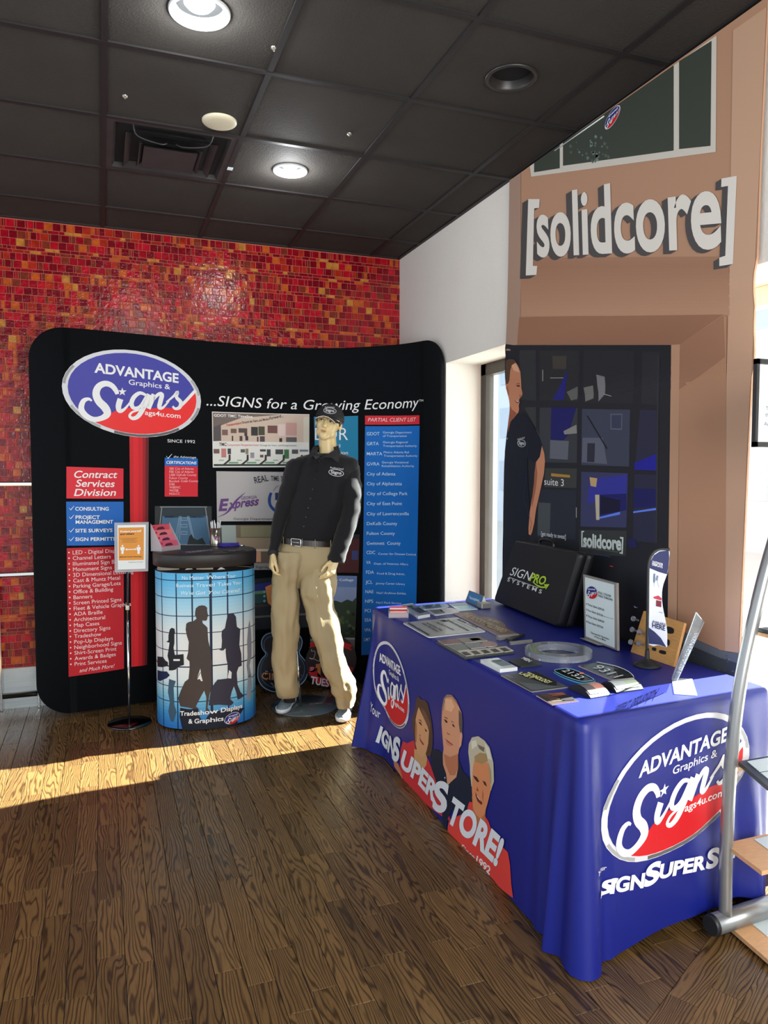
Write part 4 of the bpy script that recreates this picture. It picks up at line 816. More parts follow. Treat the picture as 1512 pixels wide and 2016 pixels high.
# printed man at the left edge
SK = (198, 134, 100)
mp_([MM(*p) for p in [(38, 105), (70, 85), (125, 92), (160, 150), (185, 210), (192, 300), (195, 380), (208, 435), (197, 465), (180, 480), (172, 500), (176, 528), (168, 560), (172, 600), (165, 630), (140, 660), (85, 730), (62, 830), (34, 760)]], SK, 5, 'printed_face', 'printed man in profile, smiling')
mp_([MM(*p) for p in [(38, 105), (70, 85), (125, 92), (140, 118), (100, 145), (82, 200), (74, 300), (58, 335), (36, 335)]], (86, 62, 46), 6, 'printed_hair'); mp_([MM(*p) for p in [(95, 150), (130, 125), (160, 160), (178, 220), (120, 200)]], (222, 170, 134), 6)
mp_([MM(*p) for p in [(38, 560), (100, 600), (150, 640), (85, 730), (62, 830), (34, 760)]], (150, 88, 62), 6); mp_([MM(*p) for p in [(125, 498), (150, 515), (170, 512), (165, 535), (145, 530)]], (120, 40, 36), 6); mp_([MM(*p) for p in [(136, 506), (168, 514), (160, 524)]], (226, 220, 214), 7)
mp_([MM(*p) for p in [(140, 352), (165, 345), (184, 352), (182, 362), (160, 366)]], (92, 52, 36), 6); mp_([MM(*p) for p in [(130, 340), (170, 325), (188, 330), (165, 336)]], (120, 80, 56), 6); mp_([MM(*p) for p in [(176, 440), (196, 462), (180, 470)]], (150, 80, 60), 6); mp_([MM(*p) for p in [(36, 370), (60, 360), (70, 420), (50, 470), (36, 460)]], (176, 104, 78), 6)
mp_([MM(*p) for p in [(405, 970), (430, 1050), (437, 1130), (425, 1260), (385, 1440), (345, 1620), (328, 1750), (305, 1850), (290, 1882), (270, 1870), (268, 1800), (272, 1700), (288, 1600), (310, 1470), (325, 1350), (330, 1250), (345, 1135), (375, 1080)]], SK, 5, 'printed_arm'); mp_([MM(*p) for p in [(345, 1140), (360, 1250), (345, 1400), (315, 1560), (300, 1600), (310, 1470), (325, 1350), (330, 1250)]], (156, 96, 72), 6)
stroke(MS, [MM(285, 1700), MM(300, 1760), MM(285, 1830)], .8, pm(130, 76, 60), mu, 6)
mp_([MM(*p) for p in [(30, 765), (62, 835), (85, 720), (130, 680), (170, 640), (215, 632), (260, 670), (330, 790), (385, 900), (405, 970), (385, 1080), (345, 1137), (300, 1125), (258, 1090), (258, 1250), (270, 1450), (285, 1600), (262, 1900), (290, 2300), (-10, 2300), (8, 1900), (25, 1300)]], (16, 22, 36), 5.5, 'printed_shirt', 'navy shirt of the printed man')
stroke(MS, [MM(258, 1090), MM(262, 900)], .7, pm(34, 42, 58), mu, 6.5); stroke(MS, [MM(258, 1250), MM(215, 1480), MM(280, 1700)], .7, pm(36, 52, 80), mu, 6.5); mp_([MM(50, 885), MM(60, 895), MM(55, 908), MM(48, 900)], (170, 170, 170), 7)
EB = pm(206, 208, 210)
def emb(S, par, c, wx, wy, lay, m, sk=0):
    el = [(c[0]+wx*math.cos(k*.314), c[1]+wy*math.sin(k*.314)+sk*math.cos(k*.314)) for k in range(20)]
    stroke(S, el, max(.8, wx*.07), m, par, lay, closed=True); ptext(S, 'Signs', (c[0]-wx*.72, c[1]+wy*.35-sk*.7), (c[0]+wx*.72, c[1]+wy*.35+sk*.7), wy*.9, m, par, lay, bold=.02)
emb(MS, mu, MM(200, 945), 8, 7, 7, EB, .6); ptext(MS, 'Authorized', MM(155, 915), MM(230, 895), (.5, -4), EB, mu, 7)

# ================================================================== table under a printed blue cloth
TZ = 0.757
PA, PB_, PC_, PD = Vector((1.404, 3.902, 0)), Vector((1.338, 1.872, 0)), Vector((2.165, 1.946, 0)), Vector((2.165, 3.93, 0))
tb = thing('folding_table', 'folding table hidden beneath the printed blue cloth', 'table', (1.7, 2.9, 0))
obj('tabletop', MB().box((1.40, 1.95, .715), (2.13, 3.84, .742)), mat('table_top', (190, 188, 184)), tb, bevel=.004)
for x in (1.48, 2.05):
    for y in (2.1, 3.7): obj('leg', MB().tube([(x, y, 0), (x, y, .716)], .013), mat('table_leg', (90, 90, 92), rough=.4, metal=.6), tb)
# outline of the cloth: far end, long front, near end, wall side; rounded corners
cor = [PD, PA, PB_, PC_]; path = []; RC = 0.03
def roundcor(p, a, b):
    u, v = (a-p).normalized(), (b-p).normalized(); o = []
    for k in range(7):
        t = k/6; o.append(p+u*RC*(1-t)**2+v*RC*t*t)
    return o
path = roundcor(PD, PC_, PA)+roundcor(PA, PD, PB_)+roundcor(PB_, PA, PC_)+roundcor(PC_, PB_, PD)
path.append(path[0]); pl = [0.0]
for i in range(1, len(path)): pl.append(pl[-1]+(path[i]-path[i-1]).length)
PL = pl[-1]
def ppos(s):
    s = s % PL; i = min(max(bisect.bisect(pl, s)-1, 0), len(path)-2); t = (s-pl[i])/max(1e-9, pl[i+1]-pl[i]); return path[i].lerp(path[i+1], t)
def pnorm(s, e=0.035):
    d = ppos(s+e)-ppos(s-e); return Vector((d.y, -d.x, 0)).normalized()*-1
sA = pl[10]; sB = pl[17]; sC = pl[24]; sD = pl[3]
if pnorm((sA+sB)/2).x > 0: _sg = -1
else: _sg = 1
def drape(s, z):
    """how far the hanging cloth stands out from the table edge"""
    h = max(0, (TZ-z)/TZ); q = h**1.15; d = 0.006+0.02*h
    for sc, amp, wid, fr, ph in ((sB, .046, .12, 62, .6), (sA, .15, .15, 34, 1.2), (sC, .05, .16, 44, 0)):
        x = s-sc; x = (x+PL/2) % PL-PL/2; g_ = math.exp(-(x/wid)**2)
        if sc == sB and x > 0: wid = .06
        g_ = math.exp(-(x/wid)**2); d += q*amp*g_+(h**.8)*0.028*math.exp(-(x/(wid*1.25))**2)*math.sin(x*fr+ph)
    mid = s-(sA+sB)/2; mid = (mid+PL/2) % PL-PL/2
    d += h*0.006*math.sin(mid*9+1.0)*math.exp(-(abs(mid)/.9)**6)
    x = s-(sB+0.42); d += h*.008*math.sin(x*14)*math.exp(-(abs(x)/.35)**4)
    if sC+.2 < (s % PL) or (s % PL) < sD-.1: d = min(d, 0.012)         # flat against the wall
    x = s-sD; x = (x+PL/2) % PL-PL/2; 
    if abs(x) < .25: d = min(d, .02)
    x = s-sC; x = (x+PL/2) % PL-PL/2
    if x > -.06: d = min(d, .012+.03*h*max(0, -x/.06))
    return d
def hem(s):
    x = s-sB
    if x > 0.10 and x < .75: return 0.012+0.05*min(1, (x-.1)/.5)
    return 0.006
def cloth(s, z):
    return ppos(s)+pnorm(s)*_sg*drape(s, z)+Vector((0, 0, z))
NS = 620; NR = 30; rings = []
zs = [0, .02, .05]+[.05+(TZ-.07)*k/(NR-4) for k in range(1, NR-3)]
ssl = [PL*i/NS for i in range(NS)]
mb = MB(); rs = []
for k in range(NR):
    t = k/(NR-1); rs.append([cloth(s, hem(s)+(TZ-.016-hem(s))*t) for s in ssl])
cx = Vector((1.72, 2.9, 0))
for i_, dz, k in ((0, -.009, 1), (1, -.003, 2), (2, 0, 3)): rs.append([ppos(s)+pnorm(s)*_sg*(.006*(1-k/3)*1.0-(k/3)**2*.012)+Vector((0, 0, TZ+dz)) for s in ssl])
mb.rings(rs, caps=False)
ring = [ppos(s)+pnorm(s)*_sg*-.012 for s in ssl]; k0 = len(mb.v)
mb.v += [Vector((p.x, p.y, TZ)) for p in ring]+[Vector((cx.x, cx.y, TZ))]
tri = tessellate_polygon([[Vector((p.x, p.y, 0)) for p in ring]])
for t in tri: mb.f.append([k0+i for i in t]); mb.mi.append(0); mb.sm.append(False)
cm_ = mat('blue_cloth', (12, 27, 122), rough=.45, spec=.5, sheen=.0, bump=.06, bump_s=1200)
tc_ = obj('tablecloth', mb, cm_, loc=(0, 0, 0), fix=True); tag(tc_, 'royal blue printed cloth draped to the floor over the long table', 'tablecloth')
CL = Surf(lambda s, z: cloth(s, z), ((sA+sB)/2, .4), 1, .02)
gf = ((sA+sB)/2, .4); gn = (sB+.35, .4)
T7 = lambda x, y: (680+x/3.36, 1180+y/3.36); T8 = lambda x, y: (1080+x/3.361, 1340+y/3.361); W1 = lambda x, y: (770+x/10.08, 1360+y/10.08); W2 = lambda x, y: (850+x/8.0625, 1350+y/8.0625); W3 = lambda x, y: (840+x/7.2, 1500+y/7.2)
def tp(pts, c, lay, name='printed_shape', label=None, f=None, smooth=0): 
    return poly(CL, [f(*p) for p in pts] if f else pts, pm(*c), tc_, lay, name=name, label=label, g=gf, smooth=smooth)
CL.step = .03
# near-end emblem and wording
badge(CL, tc_, T8(350, 900), T8(1330, 480), T8(900, 262), T8(790, 1150), layer=1, g=gn, deep=True)
WHc = pm(236, 236, 240)
for s, a, b, h in (('S', (335, 1455), (412, 1400), 40), ('IGN', (400, 1402), (622, 1362), 27), ('S', (622, 1365), (722, 1318), 40), ('UPER', (722, 1308), (1030, 1240), 27), ('S', (1032, 1242), (1112, 1222), 36), ('TORE', (1118, 1214), (1330, 1160), 25)):
    ptext(CL, s, T8(*a), T8(*b), (h*.16, -h), WHc, tc_, 4, bold=.045, g=gn)
ptext(CL, 'Your', T8(310, 1305), T8(375, 1250), (3, -12), WHc, tc_, 4, g=gn)
# long side: emblem, three printed people, wording
badge(CL, tc_, T7(190, 470), T7(428, 640), T7(285, 292), T7(322, 843), layer=1, g=(sA+.2, .4), deep=True)
ptext(CL, 'Your', T7(165, 735), T7(232, 790), (2, -17), WHc, tc_, 3, g=(sA+.1, .3))
RD = (206, 52, 58)
W = W1
tp([(240, 1000), (330, 1040), (460, 980), (560, 1400), (720, 1400), (735, 1330), (800, 1500), (930, 1800), (1010, 1990), (1120, 2250), (1180, 2560), (1130, 2560), (760, 2300), (560, 2130), (330, 1900), (230, 1720), (180, 1500), (190, 1200)], RD, 1, 'printed_shirt', 'coral red shirt of the printed brown haired woman', W)
tp([(50, 1350), (150, 1450), (190, 1560), (240, 1760), (150, 1620), (70, 1500)], (190, 120, 84), 1, 'printed_arm', None, W)
tp([(550, 100), (590, 150), (610, 175), (680, 180), (740, 260), (780, 430), (820, 650), (840, 900), (835, 1080), (790, 1310), (730, 1290), (600, 1340), (500, 1200), (470, 950), (430, 700), (430, 560), (480, 380), (510, 180)], (82, 56, 42), 2, 'printed_hair', 'brown bobbed hair of the printed woman', W)
tp([(470, 1150), (470, 1400), (520, 1540), (620, 1600), (710, 1480), (730, 1340), (690, 1220)], (206, 156, 104), 2.5, 'printed_neck', None, W)
tp([(560, 320), (530, 420), (500, 560), (492, 800), (497, 1050), (540, 1230), (600, 1310), (650, 1300), (710, 1220), (750, 1050), (765, 800), (735, 700), (660, 540)], (216, 158, 112), 3, 'printed_face', 'smiling face of the printed brown haired woman', W)
tp([(600, 320), (700, 420), (790, 640), (800, 800), (740, 690), (660, 540)], (112, 80, 60), 3.5, 'printed_hair', None, W)
for P, c in (([(560, 610), (600, 625), (630, 680), (620, 690), (580, 650)], (60, 36, 28)), ([(680, 740), (715, 775), (735, 810), (700, 805)], (60, 36, 28)), ([(590, 860), (610, 900), (570, 880)], (170, 104, 76)), ([(575, 900), (600, 960), (670, 1060), (650, 1080), (590, 990)], (150, 60, 50)), ([(600, 960), (655, 1045), (650, 1062), (605, 990)], (240, 232, 224)), ([(550, 570), (600, 570), (640, 640), (600, 600)], (110, 74, 54)), ([(500, 560), (530, 700), (520, 1000), (495, 1050), (492, 800)], (176, 116, 78))): tp(P, c, 4, 'printed_feature', None, W)
W = W2
tp([(0, 1000), (100, 1010), (185, 1090), (430, 1150), (500, 1350), (620, 1480), (655, 1800), (560, 1990), (500, 2016), (420, 2060), (330, 1960), (260, 2120), (240, 2300), (230, 2420), (180, 2200), (170, 2000), (90, 1560), (0, 1300)], (20, 32, 52), 1.5, 'printed_shirt', 'navy shirt of the printed man', W)
tp([(250, 140), (330, 145), (400, 230), (450, 350), (490, 450), (500, 600), (490, 740), (500, 800), (480, 950), (445, 1000), (430, 1100), (430, 1300), (400, 1450), (300, 1540), (260, 1590), (240, 1400), (190, 1250), (185, 1100), (198, 1000), (180, 800), (165, 600), (175, 350), (200, 200)], (214, 152, 116), 2.5, 'printed_face', 'face of the printed balding man', W)
tp([(440, 380), (490, 450), (500, 600), (488, 740), (460, 740), (440, 600)], (92, 76, 70), 3, 'printed_hair', None, W); tp([(200, 200), (250, 140), (330, 145), (400, 230), (440, 330), (330, 180), (250, 185), (205, 300), (190, 420), (180, 360)], (150, 116, 96), 3, 'printed_hair', None, W)
tp([(200, 1080), (300, 1130), (430, 1080), (430, 1300), (380, 1420), (300, 1420), (230, 1250)], (186, 116, 84), 3, 'printed_neck', None, W)
for P, c in (([(205, 530), (240, 540), (270, 580), (240, 590)], (60, 36, 30)), ([(335, 600), (365, 620), (385, 665), (345, 640)], (70, 42, 34)), ([(205, 490), (250, 500), (275, 530), (230, 515)], (140, 92, 68)), ([(320, 550), (380, 590), (330, 575)], (140, 92, 68)), ([(255, 730), (275, 760), (300, 765), (300, 780), (262, 765)], (140, 70, 56)), ([(222, 830), (260, 865), (350, 935), (345, 945), (260, 885)], (130, 50, 46)), ([(240, 880), (340, 950), (300, 960), (250, 920)], (214, 120, 104)), ([(465, 760), (492, 780), (480, 940), (452, 990), (450, 850)], (226, 160, 132)), ([(225, 200), (330, 220), (380, 330), (330, 420), (230, 380)], (232, 176, 136))): tp(P, c, 4, 'printed_feature', None, W)
tp([(215, 1445), (228, 1450), (225, 1475), (212, 1470)], (220, 220, 224), 3, 'printed_button', None, W)
W = W3
tp([(620, 560), (660, 580), (700, 640), (845, 780), (890, 850), (950, 1060), (1100, 1220), (1160, 1280), (1190, 1450), (1210, 1750), (1235, 1930), (1100, 1830), (1000, 1730), (700, 1440), (500, 1230), (300, 1020), (310, 900), (330, 820), (600, 700), (580, 690), (600, 600)], (220, 66, 60), 2, 'printed_shirt', 'coral shirt of the printed blonde woman', W)
tp([(650, 480), (860, 480), (840, 780), (830, 880), (770, 930), (670, 800), (660, 640)], (190, 112, 66), 2.5, 'printed_neck', None, W)
W = W2
tp([(650, 820), (750, 800), (850, 870), (930, 980), (990, 1220), (1000, 1520), (970, 1600), (955, 1660), (640, 1600), (620, 1400), (615, 1250), (590, 1050), (600, 920)], (196, 186, 160), 2.6, 'printed_hair', 'short blonde hair of the printed woman', W)
tp([(690, 1180), (665, 1300), (655, 1500), (648, 1650), (660, 1800), (672, 1950), (720, 2050), (790, 2110), (850, 2030), (900, 1860), (950, 1660), (945, 1450), (915, 1230), (800, 1200)], (216, 138, 92), 3, 'printed_face', 'smiling face of the printed blonde woman', W)
for P, c in (([(740, 930), (850, 980), (840, 1050), (770, 1000)], (120, 108, 84)), ([(640, 880), (720, 860), (740, 950), (650, 1010)], (222, 216, 196)), ([(690, 1120), (780, 1060), (880, 1080), (900, 1200), (800, 1240), (700, 1200)], (170, 138, 92)), ([(850, 900), (930, 1000), (970, 1180), (900, 1150)], (220, 214, 196)), ([(670, 1420), (730, 1450), (770, 1520), (740, 1530), (690, 1470)], (70, 40, 30)), ([(820, 1500), (870, 1530), (890, 1600), (850, 1570)], (70, 44, 36)), ([(740, 1600), (760, 1680), (720, 1660)], (160, 80, 56)), ([(705, 1680), (740, 1760), (820, 1860), (800, 1890), (740, 1830), (712, 1750)], (110, 40, 34)), ([(730, 1740), (805, 1845), (798, 1868), (745, 1800)], (240, 234, 230)), ([(820, 1640), (835, 1720), (830, 1850), (815, 1760)], (176, 96, 66)), ([(915, 1230), (955, 1350), (960, 1560), (930, 1480)], (170, 150, 110))): tp(P, c, 4, 'printed_feature', None, W)
for s, a, b, up in (('IGN', (205, 935), (325, 1050), (9, -28)), ('S', (312, 1052), (358, 1072), (4, -42)), ('UPER', (365, 1095), (595, 1345), (8, -29)), ('S', (580, 1378), (672, 1412), (6, -52)), ('TORE!', (675, 1452), (1010, 1762), (13, -42))):
    ptext(CL, s, T7(*a), T7(*b), up, pm(222, 226, 230), tc_, 5, bold=.045, g=gf)
ptext(CL, 'Since', W3(495, 1240), W3(680, 1400), (3, -11), pm(236, 214, 210), tc_, 4, g=gf, bold=.01); ptext(CL, '1992', W3(705, 1420), W3(905, 1600), (3, -13), pm(236, 220, 216), tc_, 4, g=gf, bold=.03)
# ================================================================== things on the table
TT = TZ+0.0006
def tsurf(z): 
    s = plane((0, 0, z), (1, 0, 0), (0, 1, 0)); s.g = (1.7, 2.9); return s
whp = mat('white_plastic', (216, 220, 220), rough=.35); silv = mat('satin_silver', (168, 166, 162), rough=.35, metal=.6); dkp = mat('dark_plastic', (34, 36, 40), rough=.4)
def slab(name, label, cat, pts, t, m, side=None, group=None, corner=0):
    """flat plate lying on the cloth; pts = photo outline of its top face"""
    S = tsurf(TT+t); uv = [tuple(S.inv(*p)) for p in pts]
    c = (sum(p[0] for p in uv)/len(uv), sum(p[1] for p in uv)/len(uv))
    a = sum(uv[i][0]*uv[(i+1) % len(uv)][1]-uv[(i+1) % len(uv)][0]*uv[i][1] for i in range(len(uv)))
    if a < 0: uv = uv[::-1]
    if corner:
        o = []; n = len(uv)
        for i in range(n):
            p, q, r = Vector(uv[i-1]), Vector(uv[i]), Vector(uv[(i+1) % n]); k = corner
            A, B_2 = q+(p-q).normalized()*k, q+(r-q).normalized()*k
            for j in range(5): tt = j/4; o.append(tuple((A*(1-tt)+q*tt)*(1-tt)+(q*(1-tt)+B_2*tt)*tt))
        uv = o
    th = thing(name, label, cat, (c[0], c[1], TT), group)
    obj('plate', MB().prism(uv, lambda x, y: (x, y, TT), lambda x, y: (x, y, TT+t), 0, 1), [m, side or m], th)
    return th, S
X1 = lambda x, y: (760+x/7.56, 1160+y/7.56); X2 = lambda x, y: (850+x/7.56, 1190+y/7.56); X3 = lambda x, y: (980+x/4.725, 1270+y/4.725); X4 = lambda x, y: (1130+x/7.2, 1060+y/7.2); X5 = lambda x, y: (950+x/4.139, 1050+y/4.139)
def P_(f, *pts): return [f(*p) for p in pts]
def pr_(S, th, pts, c, lay=0, name='printed_patch'): return poly(S, pts, pm(*c), th, lay, name=name)
# silvery boxed sign
th, S = slab('sign_block', 'long silver block sign with dark lettering, beside the small card holder', 'sign', P_(X1, (225, 233), (405, 210), (655, 368), (478, 398)), .016, mat('grey_face', (136, 150, 164), rough=.4), whp)
pr_(S, th, P_(X1, (232, 232), (390, 212), (410, 222), (250, 242)), (214, 220, 222)); ptext(S, 'Conference', X1(362, 282), X1(505, 362), (18, -4), pm(28, 40, 62), th, bold=.03); pr_(S, th, P_(X1, (310, 255), (380, 245), (410, 262), (335, 272)), (30, 40, 50))
# small clear card holder
hb = onz(*X1(90, 375), TT); hl = onz(*X1(305, 435), TT)
ch = thing('card_holder', 'small clear box of red and white cards at the far left table corner', 'card holder', tuple(onz(*X1(200, 420), TT)))
c0 = onz(*X1(200, 430), TT); ca = c0+Vector((-.052, .02, 0)); cb_ = c0+Vector((.045, -.012, 0)); bk = Vector((.028, .075, 0)); up = Vector((0, 0, 1))
clr = glassy('clear_acrylic', (236, 240, 242), .28)
mb = MB()
def quadbox(mb, a, b, d, h0, h1, mi=0):
    vs = [a+up*h0, b+up*h0, b+d+up*h0, a+d+up*h0, a+up*h1, b+up*h1, b+d+up*h1, a+d+up*h1]; mb.add(vs, [(0, 3, 2, 1), (4, 5, 6, 7), (0, 1, 5, 4), (1, 2, 6, 5), (2, 3, 7, 6), (3, 0, 4, 7)], mi)
e1 = (cb_-ca).normalized(); w_ = (cb_-ca).length
quadbox(mb, ca, cb_, bk, .0, .003); quadbox(mb, ca, cb_, bk.normalized()*.003, .003, .026); quadbox(mb, ca, ca+e1*.003, bk, .003, .04); quadbox(mb, cb_-e1*.003, cb_, bk, .003, .04)
obj('tray', mb, clr, ch)
cols = [(214, 80, 84), (226, 190, 184), (176, 40, 44), (232, 214, 206), (200, 90, 96)]
for k in range(5):
    d0 = bk*(.12+k*.16); mb = MB(); a, b = ca+e1*.006+d0, cb_-e1*.006+d0; quadbox(mb, a, b, bk*.12, .004, .024+k*.006); obj('card', mb, pm(*cols[k]), ch)
# two plaques
th, S = slab('room_plaque', 'pale blue room plaque with a curved end, farther of the two', 'plaque', sm(P_(X1, (452, 240), (640, 222), (830, 208), (900, 222), (930, 248), (900, 268), (740, 288), (560, 303)), 3), .004, mat('pale_blue_face', (150, 182, 206), rough=.35), whp)
pr_(S, th, P_(X1, (530, 246), (790, 222), (830, 268), (590, 290)), (92, 116, 136)); poly(S, [(X1(630, 258)[0]+7*math.cos(k*.6), X1(630, 258)[1]+2.6*math.sin(k*.6)) for k in range(10)], pm(40, 56, 78), th, 1); ptext(S, '2', X1(690, 262), X1(730, 258), 4, pm(220, 226, 232), th); ptext(S, 'Suite', X1(740, 262), X1(810, 256), 3, pm(40, 56, 78), th)
th, S = slab('room_plaque', 'grey room plaque with a rounded right end, nearer of the two', 'plaque', sm(P_(X1, (605, 311), (760, 296), (900, 280), (1010, 284), (1088, 325), (1060, 346), (900, 362), (722, 380)), 3), .004, mat('grey_plaque_face', (176, 180, 192), rough=.35), whp)
pr_(S, th, P_(X1, (640, 318), (820, 302), (880, 352), (735, 366)), (96, 102, 106)); pr_(S, th, P_(X1, (800, 312), (870, 304), (900, 322), (830, 330)), (206, 206, 204)); ptext(S, 'A', X1(850, 345), X1(890, 340), 3, pm(230, 230, 230), th)
th, S = slab('glass_plaque', 'bright cyan rectangular plaque beside the Reception sign', 'plaque', P_(X1, (935, 218), (1170, 200), (1365, 295), (1082, 320)), .003, mat('cyan_face', (140, 206, 222), rough=.25), whp)
pr_(S, th, P_(X1, (960, 220), (1160, 205), (1230, 236), (1010, 250)), (186, 200, 212)); ptext(S, 'Open House', X1(1080, 285), X1(1230, 275), 3, pm(90, 160, 180), th)
# large two-tone directory sign
th, S = slab('directory_sign', 'large flat grey and white directory sign with black lettering', 'sign', P_(X1, (245, 498), (1060, 416), (1492, 625), (637, 716)), .004, mat('grey_white_face', (172, 174, 172), rough=.3), whp, corner=.018)
pr_(S, th, P_(X1, (790, 448), (1052, 422), (1475, 625), (870, 686), (905, 545)), (206, 212, 208), 0)
for s, a, b, h in (('Building Directory', (330, 505), (640, 690), 2.0), ('Second Floor West', (590, 510), (830, 630), 3.4), ('Hair Services', (530, 520), (760, 640), 3.4), ('Main Room Reception', (750, 505), (1000, 620), 3.2), ('Information', (900, 470), (1215, 632), 4.2), ('Suite 110A', (1050, 460), (1350, 590), 4.6)): ptext(S, s, X1(*a), X1(*b), (h*1.2, -h*.35), pm(44, 50, 48), th, bold=.02)
stroke(S, [X1(320, 505), X1(640, 690)], 1.2, pm(30, 30, 30), th, 1); pr_(S, th, P_(X1, (800, 465), (870, 458), (930, 485), (860, 495)), (36, 44, 44), 1); stroke(S, [X1(990, 460), X1(1330, 615)], .5, pm(120, 124, 122), th, 1)
# brown shaped nameboard
th, S = slab('shaped_nameboard', 'brown nameboard with an arched top edge and gold lettering, right of directory sign', 'sign', P_(X2, (320, 130), (575, 112), (640, 145), (710, 180))+sm(P_(X2, (740, 184), (830, 188), (960, 220), (1050, 265), (1100, 308), (1090, 340)), 3, False)+P_(X2, (1270, 432), (990, 460)), .005, mat('brown_face', (112, 84, 74), rough=.45), mat('pink_edge', (178, 160, 168), rough=.4))
ptext(S, 'THE ROCKY MILLYARD', X2(440, 168), X2(1060, 432), (10, -4), pm(190, 184, 140), th, bold=.015); ptext(S, 'at the', X2(830, 240), X2(990, 292), (5, -3.4), pm(190, 184, 150), th)
# sample board with small tiles
th, S = slab('sample_board', 'dark sample board with rows of small material chips', 'board', P_(X2, (62, 555), (740, 482), (1225, 712), (492, 802)), .006, mat('sample_base', (62, 66, 62), rough=.45), mat('sample_edge', (34, 44, 44)))
zS = TT+.006
def chip(pts, c, rim=None, nm='chip'):
    uv = [tuple(S.inv(*p)) for p in pts]; a = sum(uv[i][0]*uv[(i+1) % len(uv)][1]-uv[(i+1) % len(uv)][0]*uv[i][1] for i in range(len(uv))); uv = uv if a > 0 else uv[::-1]
    return obj(nm, MB().prism(uv, lambda x, y: (x, y, zS), lambda x, y: (x, y, zS+.003), 0, 1), [mat('chip_%d_%d_%d' % c, c, rough=.45, noise_s=240, noise_a=.5), mat('chip_rim', (170, 166, 160), rough=.4) if rim is None else rim], th)
for P, c in (([(90, 540), (370, 522), (450, 585), (190, 606)], (110, 72, 76)), ([(375, 516), (700, 484), (830, 545), (500, 582)], (104, 100, 88)), ([(555, 516), (690, 505), (740, 535), (610, 552)], (156, 150, 140)), ([(225, 610), (470, 588), (560, 680), (385, 700)], (92, 104, 98)), ([(480, 600), (700, 575), (810, 640), (590, 665)], (110, 114, 122))): chip([X2(*p) for p in P], c)
chip([(X2(862, 597)[0]+15*math.cos(k*.45)+2*math.sin(k*.45), X2(862, 597)[1]+5.2*math.sin(k*.45)) for k in range(14)], (146, 112, 106), nm='round_chip')
for k in range(5):
    x, y = 390+k*144, 708-k*15.5; chip([X2(x, y), X2(x+140, y-15), X2(x+250, y+48), X2(x+118, y+66)], (186, 184, 172)); pr_(tsurf(zS+.003), th, [X2(x+45, y+8), X2(x+125, y-2), X2(x+205, y+45), X2(x+120, y+56)], (74, 72, 66), 0, 'chip_face')
# white block sign
th, S = slab('block_sign', 'thick white acrylic block sign with a grey print, below sample board', 'sign', P_(X2, (725, 818), (985, 792), (1275, 932), (1015, 962)), .014, mat('white_acrylic', (206, 216, 216), rough=.2), whp)
pr_(S, th, P_(X2, (880, 842), (1040, 825), (1190, 900), (1050, 920)), (120, 136, 142)); pr_(S, th, P_(X2, (885, 838), (1040, 824), (1040, 850), (1000, 862)), (96, 108, 112), 1)
th, S = slab('restroom_sign', 'small dark sign reading MEN on the blue cloth', 'sign', P_(X3, (95, 143), (285, 105), (420, 180), (212, 203)), .004, mat('dark_green_face', (40, 48, 48), rough=.35), corner=.008)
ptext(S, 'MEN', X3(218, 132), X3(290, 166), (6, -3), WHc, th, bold=.03)
th, S = slab('lab_sign', 'dark grey sign reading TECHNOLOGY LAB 7', 'sign', P_(X3, (30, 280), (352, 241), (655, 388), (316, 432)), .004, mat('charcoal_face', (68, 74, 76), rough=.35), silv)
pr_(S, th, P_(X3, (190, 268), (350, 246), (550, 345), (545, 380), (470, 372)), (26, 28, 30), 0); pr_(S, th, P_(X3, (180, 345), (500, 380), (610, 390), (318, 428)), (88, 94, 98), 0)
ptext(S, 'TECHNOLOGY', X3(245, 275), X3(470, 368), (8, -3.4), pm(226, 228, 160), th, bold=.03); ptext(S, 'LAB 7', X3(195, 272), X3(312, 322), (6, -3), pm(226, 228, 160), th, bold=.03); ptext(S, 'ROOM', X3(70, 292), X3(130, 318), (4, -2), pm(150, 154, 156), th)
th, S = slab('small_plaque', 'small brown plaque with printed stripes at the table edge', 'plaque', P_(X3, (358, 466), (590, 437), (755, 518), (505, 552)), .004, mat('umber_face', (62, 52, 48), rough=.4), mat('pink_edge', (178, 160, 168)))
for k in range(6): stroke(S, [X3(395+k*22, 462+k*13), X3(500+k*25, 452+k*13)], .7, pm(140, 112, 96), th, 1)
pr_(S, th, P_(X3, (470, 458), (600, 442), (640, 465), (520, 482)), (140, 84, 64), 1); pr_(S, th, P_(X3, (560, 490), (680, 475), (720, 512), (600, 522)), (26, 26, 30), 1)
lens = lambda f, pts: sm([f(*p) for p in pts], 3)
th, S = slab('number_plaque', 'lens shaped black door number plaque with cyan rim reading 2132', 'plaque', lens(X3, [(515, 235), (600, 218), (660, 215), (760, 245), (910, 322), (850, 345), (770, 348), (650, 312), (560, 272)]), .005, mat('black_gloss', (16, 17, 20), rough=.15), mat('cyan_edge', (90, 170, 200), rough=.2))
stroke(S, lens(X3, [(525, 237), (600, 224), (655, 221), (755, 251), (890, 320), (845, 338), (775, 340), (655, 306), (568, 268)]), 1.6, pm(120, 176, 200), th, 1, closed=True); ptext(S, '2132', X3(590, 245), X3(760, 325), (12, -3.5), pm(214, 216, 218), th, bold=.01); poly(S, [(X3(780, 270)[0]+5*math.cos(k*.6), X3(780, 270)[1]+2*math.sin(k*.6)) for k in range(10)], pm(206, 140, 120), th, 3)
th, S = slab('house_number', 'bowed dark glass number plaque reading 9311', 'plaque', [X3(750, 190), X3(920, 162)]+sm(P_(X3, (920, 162), (1100, 200), (1220, 252), (1270, 302)), 3, False)[1:]+[X3(1060, 322)], .005, mat('smoke_gloss', (52, 60, 66), rough=.12), mat('pink_edge', (178, 160, 168)))
